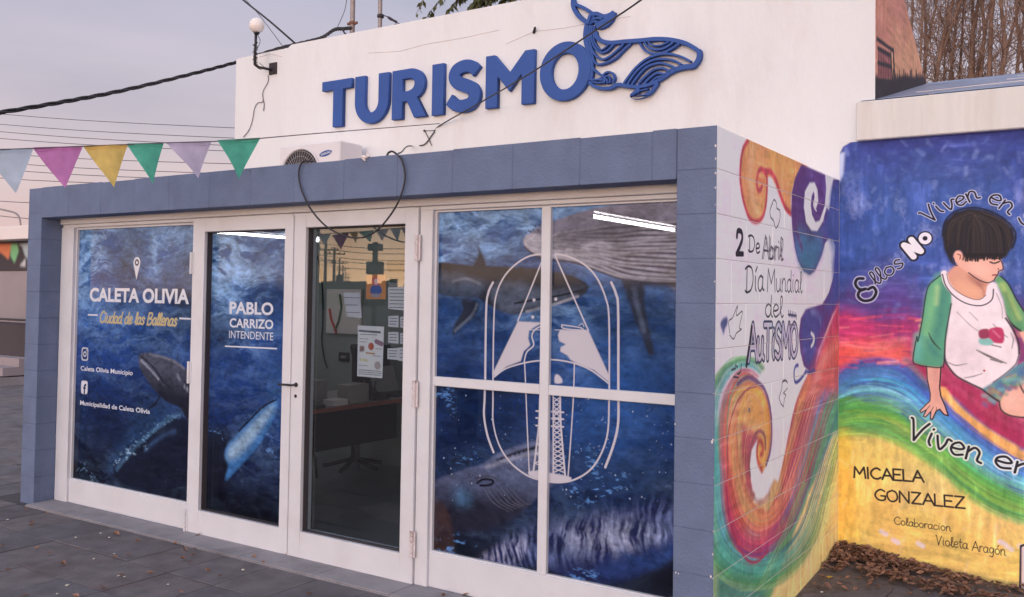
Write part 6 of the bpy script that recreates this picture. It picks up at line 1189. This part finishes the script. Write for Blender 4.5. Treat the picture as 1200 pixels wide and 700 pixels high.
bare_tree((-.9, 10.5, 0), [(tX(1065, 60, 10.5), 10.5, .05, 3.4), (tX(1120, 30, 10.5), 10.5, .05, 3.4), (tX(1085, 20, 10.6), 10.6, .045, 3.0), (tX(1150, 60, 10.5), 10.5, .045, 3.2), (tX(1175, 80, 10.7), 10.7, .05, 3.2)], 'hazier bare tree farthest back behind the silver roof', 21)
# leafy tree over the parapet
def leafy_tree():
    rng = random.Random(4); base = (-6.1, 9.0, 0); th_ = thing('leafy_tree', 'leafy tree whose drooping sprays show above the middle of the parapet', 'tree', base); tr, tw, lf = MB(), MB(), MB()
    tr.tube([(-6.1, 9, -.1), (-6.0, 9.0, 2.5), (-6.2, 9.0, 5.2), (-6.1, 9, 8)], [.26, .2, .16, .08], 10)
    def spray(a, b, droop, nl, ls):
        a, b = Vector(a), Vector(b); P = [a.lerp(b, t/10)+Vector((0, 0, droop*4*(t/10)*(1-t/10))) for t in range(11)]; tw.tube(P, [.022*(1-.8*t/10) for t in range(11)], 4, caps=False)
        for k in range(nl):
            t = rng.uniform(.1, 1); i = min(int(t*10), 9); p = P[i].lerp(P[i+1], t*10-i); d = Vector((rng.gauss(0, .5), rng.gauss(0, .5), -1)).normalized(); L_ = rng.uniform(.5, 1)*ls; s_ = d.cross(Vector((rng.gauss(0, 1), rng.gauss(0, 1), .1))).normalized()*L_*.22
            lf.poly([p, p+d*L_*.5+s_, p+d*L_, p+d*L_*.5-s_])
    Pp = lambda x, y, Y=9: tuple(on(1, Y, x, y))
    for a, b, dr, nl in (((560, -30), (488, 16), .45, 60), ((570, -20), (500, 20), .25, 50), ((575, -10), (522, 17), .2, 90), ((590, -30), (515, 5), .3, 60), ((600, -20), (550, 10), .15, 160), ((600, -40), (560, 4), .1, 220), ((620, -30), (585, 6), .1, 220), ((640, -30), (612, 0), .1, 260), ((650, -40), (625, 2), .1, 160), ((600, -50), (570, 9), .2, 220), ((585, -5), (550, 14), .1, 90), ((610, -40), (598, 4), .1, 240)):
        spray(Pp(*a, 9+rng.uniform(-.5, .5)), Pp(*b, 9+rng.uniform(-.5, .5)), dr, nl, .17)
    for k in range(90):
        a = rng.uniform(0, 6.28); r = rng.uniform(.5, 2.2); z = rng.uniform(7.3, 10.5); b = (-5.4+math.cos(a)*r, 9.3+math.sin(a)*r*.8, z); spray((-6.0, 9, rng.uniform(5.5, 8)), b, .2, 60, .2)
    tr.build('trunk', M['bark'], th_, smooth=True); tw.build('branches', M['twig'], th_); lf.build('leaves', M['leaf_green'], th_)
leafy_tree()
# ================================================================== LITTER
rl = random.Random(9)
def leaf_mesh(m, seed):
    r_ = random.Random(seed); q = MB(); L_, w2 = 1, .32; c1, c2 = r_.uniform(.1, .3), r_.uniform(.05, .3)
    P = [(-.5, 0, .02), (-.25, .24, c1*.5), (.1, .32, c1), (.5, .02, c2), (.08, -.30, c1*.9), (-.25, -.22, c1*.4), (0, 0, 0), (.25, 0, .05)]
    q.v = [(a*1.0, b*r_.uniform(.8, 1.2), c) for a, b, c in P]; q.f = [[0, 1, 6], [1, 2, 6], [2, 7, 6], [2, 3, 7], [3, 4, 7], [4, 6, 7], [4, 5, 6], [5, 0, 6]]; q.mi = [0]*8; return q.mesh('fallen_leaf', m, smooth=False)
LM = [leaf_mesh(M[k], i) for i, k in enumerate(('dry_leaf', 'dry_leaf2', 'dry_leaf', 'dry_leaf2', 'dry_leaf'))]
spots = [(29, 597), (38, 612), (36, 616), (53, 645), (58, 648), (43, 643), (91, 643), (137, 626), (72, 661, 2), (55, 601), (75, 660), (28, 698), (88, 699), (3, 640), (143, 674), (162, 634), (152, 651), (205, 637), (217, 644), (228, 643), (226, 651), (222, 659), (244, 669), (258, 675), (298, 652), (308, 659), (232, 627), (215, 655), (362, 696), (545, 697), (519, 698), (212, 694), (135, 653), (10, 668), (120, 688), (175, 672), (1010, 676), (1030, 688), (1066, 692), (1085, 690), (990, 690), (960, 688)]
for k, sp_ in enumerate(spots):
    p = on(2, .012, sp_[0], sp_[1]); o = bpy.data.objects.new('fallen_leaf', LM[k % 5]); COL.objects.link(o); s_ = rl.uniform(.035, .055)*(1.3 if len(sp_) > 2 else 1); o.scale = (s_, s_*rl.uniform(.7, 1.1), s_); o.location = (p[0], p[1], .012); o.rotation_euler = (rl.uniform(-.35, .35), rl.uniform(-.35, .35), rl.uniform(0, 6.3))
    tag(o, 'curled dry brown leaf lying loose on the grey paving tiles', 'leaf', 'dry leaves scattered over the tiles')
for x, y, lab in ((969, 679, 'yellow fallen leaf on the tile beside the yellow side wall'), (1123, 674, 'pale yellow leaf resting against the foot of the mural wall')):
    p = on(2, .01, x, y); o = bpy.data.objects.new('yellow_leaf', leaf_mesh(M['yellow_leaf'], int(x))); COL.objects.link(o); o.location = (p[0], min(p[1], 2.12), .012); o.scale = (.075, .07, .06); o.rotation_euler = (.1, -.2, rl.uniform(0, 6)); tag(o, lab, 'leaf')
peb = MB(); peb.lathe([(0, -.2), (.4, -.12), (.5, .1), (.3, .32), (0, .38)], (0, 0, 0), 7)
pm = peb.mesh('pebble', M['pebble'], smooth=True)
for x, y in ((89, 630), (79, 686), (67, 696), (146, 676), (139, 675), (197, 685), (285, 668), (9, 609), (128, 630), (118, 625), (134, 649), (963, 694), (110, 655)):
    p = on(2, .004, x, y); o = bpy.data.objects.new('pebble', pm); COL.objects.link(o); s_ = rl.uniform(.012, .022); o.scale = (s_*1.3, s_, s_*.7); o.location = (p[0], p[1], .004); o.rotation_euler = (0, 0, rl.uniform(0, 6)); tag(o, 'small pale pebble on the grey paving tiles', 'pebble', 'pebbles scattered over the tiles')
# heap of leaves in the corner
lt = MB(); 
def zsoil(x, y): return max(0, .055*(1-x/.95))*max(0, min(1, (y-1.2)/.9))
hv = [[(v.co.x, v.co.y, v.co.z) for v in me.vertices] for me in LM]; hf = [list(p.vertices) for p in LM[0].polygons]
def drop(x, y, z, s_, mi):
    R_ = Matrix.Rotation(rl.uniform(0, 6.3), 3, 'Z') @ Matrix.Rotation(rl.uniform(-.6, .6), 3, 'X') @ Matrix.Rotation(rl.uniform(-.5, .5), 3, 'Y'); i = len(lt.v); h = hv[rl.randrange(5)]
    for v in h: p = R_ @ Vector(v)*s_; lt.v.append((x+p.x, y+p.y, z+p.z))
    for f in hf: lt.f.append([i+k for k in f]); lt.mi.append(mi)
for k in range(1250):
    if k < 780: x = abs(rl.gauss(0, .36)); y = 2.14-abs(rl.gauss(0, .10))*(1.0 if x > .12 else 1.9)-(.0)
    elif k < 1130: x = rl.uniform(.2, 1.4); y = 1.86-.05*x+rl.gauss(0, .05)
    else: x = rl.uniform(.01, 1.5); y = rl.uniform(1.4, 2.14)
    if x > 1.1 and k < 780: continue
    if y < 1.1 or x < .012: continue
    heap = .03*math.exp(-(x/.4)**2)*max(0, 1-(2.14-y)/.3); drop(x, y, zsoil(x, y)+.008+rl.uniform(0, .012+heap*1.5), rl.uniform(.028, .055), 0 if rl.random() < .55 else 1)
tag(lt.build('leaf_litter', [M['dry_leaf'], M['dry_leaf2']]), kind='stuff')
# ================================================================== BEHIND THE DOOR GLASS
for X, lab in ((-1.23, 'lit fluorescent ceiling tube behind the large whale window'), (-4.83, 'lit fluorescent ceiling tube behind the narrow left door leaf')):
    Zt = 2.12; th_ = thing('ceiling_light', lab, 'ceiling light', (X, 1.75, Zt+.03)); q = MB(); q.box(X-.04, X+.04, 1.10, 2.40, Zt+.028, Zt+.07); q.box(X-.012, X+.012, 1.3, 1.32, Zt+.07, 2.246); q.box(X-.012, X+.012, 2.2, 2.22, Zt+.07, 2.246); q.build('housing', M['ac'], th_)
    q = MB(); q.tube([(X, 1.12, Zt), (X, 2.38, Zt)], .012, 12); q.build('tube', M.setdefault('tube_light', emit('fluorescent_tube_glow', (1, .98, .95), 30)), th_)
    for y in (1.105, 2.385): box('end_cap', M['ac_grille'], th_, X-.018, X+.018, y-.006, y+.012, Zt-.018, Zt+.027)
dk = thing('desk', 'grey office desk with a red brown edge behind the door glass', 'desk', (-3.9, 1.7, 0))
q = MB(); q.box(-4.40, -3.522, .80, 2.55, .728, .752); q.build('desk_top', M['desk_top'], dk); q = MB(); q.box(-3.521, -3.50, .80, 2.55, .724, .754); q.build('edge_strip', M['desk'], dk)
box('modesty_panel', M['black'], dk, -3.9, -3.88, .9, 2.45, .35, .727)
for y in (.9, 2.42):
    for x in (-4.32, -3.6): box('leg', M['steel'], dk, x-.02, x+.02, y-.02, y+.02, .006, .727)
def chair(x, y, rot, label):
    th_ = thing('chair', label, 'chair', (x, y, 0), None); q = MB(); R_ = Matrix.Rotation(rot, 3, 'Z'); tf = lambda a, b, c: Vector((x, y, 0))+R_ @ Vector((a, b, c))
    def rot_box(mb, a0, a1, b0, b1, c0, c1):
        i = len(mb.v); mb.v += [tuple(tf(a, b, c)) for c in (c0, c1) for b in (b0, b1) for a in (a0, a1)]
        for f in ((0, 2, 3, 1), (4, 5, 7, 6), (0, 1, 5, 4), (2, 6, 7, 3), (0, 4, 6, 2), (1, 3, 7, 5)): mb.f.append([i+k for k in f]); mb.mi.append(0)
    q = MB(); rot_box(q, -.22, .22, -.21, .21, .43, .48); q.build('seat', M['black'], th_, bevel=.015); q = MB(); rot_box(q, -.20, .20, .19, .225, .56, .88); q.build('backrest', M['black'], th_, bevel=.01)
    for a in (-1, 1):
        q = MB(); q.tube([tf(.19*a, -.20, .43), tf(.22*a, -.25, .006)], .012, 8); q.build('leg', M['black'], th_); q = MB(); q.tube([tf(.19*a, .20, .88), tf(.19*a, .20, .43), tf(.22*a, .27, .006)], .012, 8); q.build('leg', M['black'], th_)
chair(-3.05, 2.05, -1.3, 'black visitor chair nearer the door glass in front of the desk'); chair(-4.62, 1.75, 1.6, 'black office chair tucked behind the far side of the desk')
mo = thing('monitor', 'dark computer monitor seen from behind on the desk', 'monitor', (-3.95, 2.15, .752)); box('screen', M['black'], mo, -3.97, -3.94, 1.95, 2.42, .87, 1.17, bevel=.006); box('stand', M['black'], mo, -3.98, -3.93, 2.14, 2.22, .76, .87); box('base', M['black'], mo, -4.03, -3.86, 2.07, 2.29, .752, .762)
for (x, y, lab) in ((-3.62, 1.12, 'black desk telephone at the left end of the desk'), (-3.64, 1.88, 'black desk telephone behind the white flyer')):
    th_ = thing('telephone', lab, 'telephone', (x, y, .755)); q = MB(); prism(q, [(x-.09, .755), (x+.09, .755), (x+.09, .775), (x-.09, .82)], y-.09, y+.09); q.build('base', M['black'], th_, bevel=.004); q = MB(); q.tube([(x-.08, y-.06, .845), (x-.03, y-.06, .835), (x+.03, y-.06, .815), (x+.08, y-.06, .805)], [.022, .014, .014, .022], 8); q.build('handset', M['black'], th_, smooth=True)
th_ = tag(box('paper_box', M['desk_top'], None, -3.70, -3.56, 1.50, 1.72, .7545, .90, bevel=.004), 'pale cardboard tray standing on the desk behind the flyer', 'box'); tag(box('file_tray', M['ac_grille'], None, -4.10, -3.80, 1.05, 1.50, .7525, .93, bevel=.006), 'grey file tray at the back of the desk', 'tray')
# wall board with papers, seen left of the orange poster
wb = thing('notice_board', 'pale notice board hung on the inner back wall', 'board', tuple(map(float, on(1, IY-.01, 385, 370)))); a, b = on(1, IY-.02, 384, 339), on(1, IY-.02, 423, 392)
box('panel', M['slab'], wb, float(a[0]), float(b[0]), IY-.03, IY-.002, float(b[2]), float(a[2])); q = MB(); q.tube([Vector(on(1, IY-.04, x, y)) for x, y in ((386, 362), (388, 374), (392, 384), (394, 391))], .012, 6); q.build('red_ribbon', mat('red_ribbon', (190, 70, 60), .7), wb); q = MB(); q.tube([Vector(on(1, IY-.04, x, y)) for x, y in ((398, 345), (400, 360), (397, 376), (392, 388))], .010, 6); q.build('green_ribbon', mat('green_ribbon', (90, 120, 90), .7), wb)
a, b = on(1, IY-.36, 451, 319), on(1, IY-.36, 488, 306); tag(box('printer', M['black'], None, float(a[0]), float(b[0]), IY-.36, IY-.02, float(a[2]), float(b[2]), bevel=.02), 'black printer on a wall shelf at the upper right of the door glass', 'printer'); tag(box('shelf', M['ac_grille'], None, float(a[0])-.08, float(b[0])+.1, IY-.40, IY-.003, float(a[2])-.045, float(a[2])-.002), 'grey wall shelf carrying the black printer', 'shelf')
q = MB(); P = [Vector((-2.95, 1.15, .012)), Vector((-2.6, 1.15, .012)), Vector((-2.55, 1.55, .012)), Vector((-3.25, 1.6, .012)), Vector((-3.3, 1.35, .012))]; q.poly(P); q.poly([p-Vector((0, 0, .005)) for p in P][::-1]); tag(q.build('floor_mat', M['ac_grille']), 'thin grey floor mat inside the door', 'mat')
oc = thing('office_chair', 'black ribbed office chair standing behind the desk near the lower cards', 'chair', (-4.35, 2.42, 0)); q = MB(); q.lathe([(0, .42), (.24, .43), (.25, .47), (0, .50)], (-4.35, 2.42, 0), 16); q.tube([(-4.35, 2.42, .1), (-4.35, 2.42, .42)], .03, 8); q.build('seat', M['black'], oc)
for k in range(5): a = k*1.2566; q = MB(); q.tube([(-4.35, 2.42, .12), (-4.35+.28*math.cos(a), 2.42+.28*math.sin(a), .05)], .02, 6); q.build('leg', M['black'], oc)
for k in range(7): q = MB(); q.box(-4.56+k*.062, -4.525+k*.062, 2.63, 2.655, .60, 1.12); q.build('slat', M['dark_wall'], oc, bevel=.004)
q = MB(); q.box(-4.60, -4.10, 2.656, 2.68, 1.06, 1.13); q.build('top_rail', M['black'], oc, bevel=.006)
lt_ = thing('laptop', 'open dark laptop on the desk with a pale screen edge', 'laptop', (-3.72, 2.2, .754)); box('keyboard', M['black'], lt_, -3.86, -3.62, 2.12, 2.44, .7545, .772, bevel=.003); q = MB(); prism(q, [(-3.862, .772), (-3.85, .772), (-3.93, .985), (-3.942, .985)], 2.12, 2.44); q.build('lid', M['ac_grille'], lt_)
def pw_(Y, *p): return [on(1, Y, x, y) for x, y in p]
cable('hanging_cord', 'dark cord hanging down the inner back wall left of the flyer', pw_(IY-.02, (372, 300), (376, 322), (378, 345), (378, 380), (377, 398), (380, 420), (384, 432)), .008, M['cable'], 'cord')
a, b = on(1, IY-.02, 397, 413), on(1, IY-.02, 408, 424); wf = thing('picture_frame', 'small dark framed picture low on the inner back wall', 'picture', tuple(map(float, a))); box('frame', M['black'], wf, float(a[0]), float(b[0]), IY-.02, IY-.002, float(b[2]), float(a[2])); box('picture', M['ac_grille'], wf, float(a[0])+.03, float(b[0])-.03, IY-.024, IY-.0205, float(b[2])+.03, float(a[2])-.03)
cable('chair_tube', 'bent black tube of a chair back left of the flyer', pw_(2.6, (420, 452), (416, 425), (412, 408), (414, 405), (424, 406)), .014, M['black'], 'chair frame')
tag(box('document_stack', M['slab'], None, -3.66, -3.54, 1.30, 1.46, .7545, .80, bevel=.002), 'short stack of white documents at the desk edge', 'papers')
q = MB(); q.lathe([(0, 0), (.035, 0), (.035, .1), (.03, .1), (.03, .01), (0, .01)], (-3.60, 1.80, .755), 12)
for k in range(5): q.tube([(-3.60+.015*math.cos(k*1.3), 1.80+.015*math.sin(k*1.3), .765), (-3.60+.035*math.cos(k*1.3), 1.80+.035*math.sin(k*1.3), .91)], .004, 5)
tag(q.build('pen_cup', M['black']), 'black pen cup with pens on the desk edge', 'pen cup')
# papers taped inside the glass
def sheet(name, label, corners, bg, draw, yv=.2225, rough=.6):
    uv = [on(1, yv, *c) for c in corners]; x0 = min(u[0] for u in uv); x1 = max(u[0] for u in uv); z0_ = min(u[2] for u in uv); z1_ = max(u[2] for u in uv)
    cv = Canvas(name+'_print', 1, yv, x0-.002, x1+.002, z0_-.002, z1_+.002, 900, bg); draw(cv, x0, x1, z0_, z1_); m = cv.material(rough=rough, bump=0)
    q = MB(); A_ = [(u[0], yv, u[2]) for u in uv]; Bb = [(u[0], yv+.0006, u[2]) for u in uv]; q.poly(A_); q.poly(Bb[::-1]); 
    for k in range(len(A_)): q.poly([A_[k], A_[(k+1) % len(A_)], Bb[(k+1) % len(A_)], Bb[k]])
    return tag(q.build(name, m), label, 'paper')
def lines(cv, x0, x1, z0_, z1_, n_, col=(90, 90, 100), w=.004, ragged=.3):
    for k in range(n_):
        z = z1_-(k+.5)*(z1_-z0_)/n_; e = x1-rl.uniform(0, ragged)*(x1-x0); x = x0
        while x < e: L_ = rl.uniform(.008, .03); cv.stroke([(x, z), (min(x+L_, e), z)], w, col, soft=.001); x += L_+.005
def d_orange(cv, x0, x1, z0_, z1_):
    cx = (x0+x1)/2; hh = z1_-z0_; cv.poly([(cx-.025, z1_-.02), (cx+.025, z1_-.02), (cx+.03, z1_-.055), (cx, z1_-.075), (cx-.03, z1_-.055)], (206, 90, 96)); cv.poly([(cx-.012, z1_-.03), (cx+.012, z1_-.03), (cx+.012, z1_-.058), (cx-.012, z1_-.058)], (226, 196, 196)); cv.poly([(cx-.04, z0_+.035), (cx+.04, z0_+.035), (cx+.035, z0_+.075), (cx, z0_+.082), (cx-.035, z0_+.075)], (70, 96, 168)); cv.poly([(cx-.035, z0_+.012), (cx+.035, z0_+.012), (cx+.035, z0_+.03), (cx-.035, z0_+.03)], (150, 150, 168), smooth=False)
def d_flyer(cv, x0, x1, z0_, z1_):
    w = x1-x0; h = z1_-z0_; cv.stroke([(x0+.012, z1_-.032), (x1-.03, z1_-.036)], .012, (90, 90, 110)); lines(cv, x0+.02, x1-.02, z1_-.06, z1_-.045, 1, w=.004)
    cv.dot((x0+w*.52, z0_+h*.60), .022, (190, 92, 72)); cv.stroke([(x0+w*.34, z0_+h*.47), (x0+w*.66, z0_+h*.46)], .009, (196, 140, 90)); cv.stroke([(x0+w*.72, z0_+h*.70), (x0+w*.92, z0_+h*.66)], .028, (150, 110, 130)); cv.poly([(x0+w*.08, z0_+h*.48), (x0+w*.26, z0_+h*.50), (x0+w*.26, z0_+h*.60), (x0+w*.08, z0_+h*.60)], (140, 104, 104), smooth=False); cv.dot((x0+w*.78, z0_+h*.24), .024, (176, 160, 160))
    for a, b in ((.08, .33), (.2, .33), (.3, .32)): cv.dot((x0+w*a+.01, z0_+h*b), .009, (204, 196, 140))
    for a, b, c in ((.08, .40, .74), (.08, .36, .68), (.7, .92, .56), (.6, .9, .42), (.08, .42, .22), (.1, .5, .13)): lines(cv, x0+w*a, x0+w*b, z0_+h*c-.006, z0_+h*c+.006, 1, col=(140, 130, 160), w=.004, ragged=.1)
    lines(cv, x0+.012, x1-.012, z0_+.01, z0_+.045, 3, ragged=.05)
def d_note(n_): return lambda cv, x0, x1, z0_, z1_: lines(cv, x0+.012, x1-.012, z0_+.01, z1_-.01, n_, ragged=.25)
sheet('orange_poster', 'small orange poster with a pink and blue figure, taped to the door glass', [(429, 350.5), (452, 351), (452.5, 321.5), (429.3, 322)], (206, 138, 92), d_orange)
sheet('flyer', 'tall white flyer with small coloured pictures low on the door glass', [(418.5, 441), (448, 443.5), (450, 383), (419.5, 381.5)], (226, 222, 228), d_flyer)
sheet('notice', 'white printed notice with text lines at the right edge of the door glass', [(455, 362), (481, 365), (482, 336), (455, 337)], (216, 212, 220), d_note(6))
sheet('notice_header', 'grey header strip taped above the white printed notice', [(456, 336), (482, 335.5), (482, 331), (456, 332)], (140, 140, 146), d_note(1))
sheet('pinned_sheet', 'plain white sheet hanging left of the orange poster', [(407, 371), (424, 373), (421.5, 343), (402, 343)], (196, 194, 206), d_note(3))
cards = [((455, 370, 467, 384), 'upper left'), ((469, 371, 482, 385), 'upper right'), ((455, 389, 467, 403), 'middle left'), ((469, 390, 482, 404), 'middle right'), ((454, 408, 467, 422), 'lower left'), ((467, 407, 482, 424), 'lower right')]
for (a, b, c, d), nm in cards: sheet('card', 'small white printed card, %s of the six on the door glass' % nm, [(a, d-1), (c, d), (c, b), (a, b+.5)], (206, 204, 214), d_note(3))
# ------------------------------------------------------------------ tidy up
for o in bpy.data.objects:
    if o.type == 'MESH' and o.parent is None and 'label' not in o and 'kind' not in o: print('UNTAGGED', o.name)
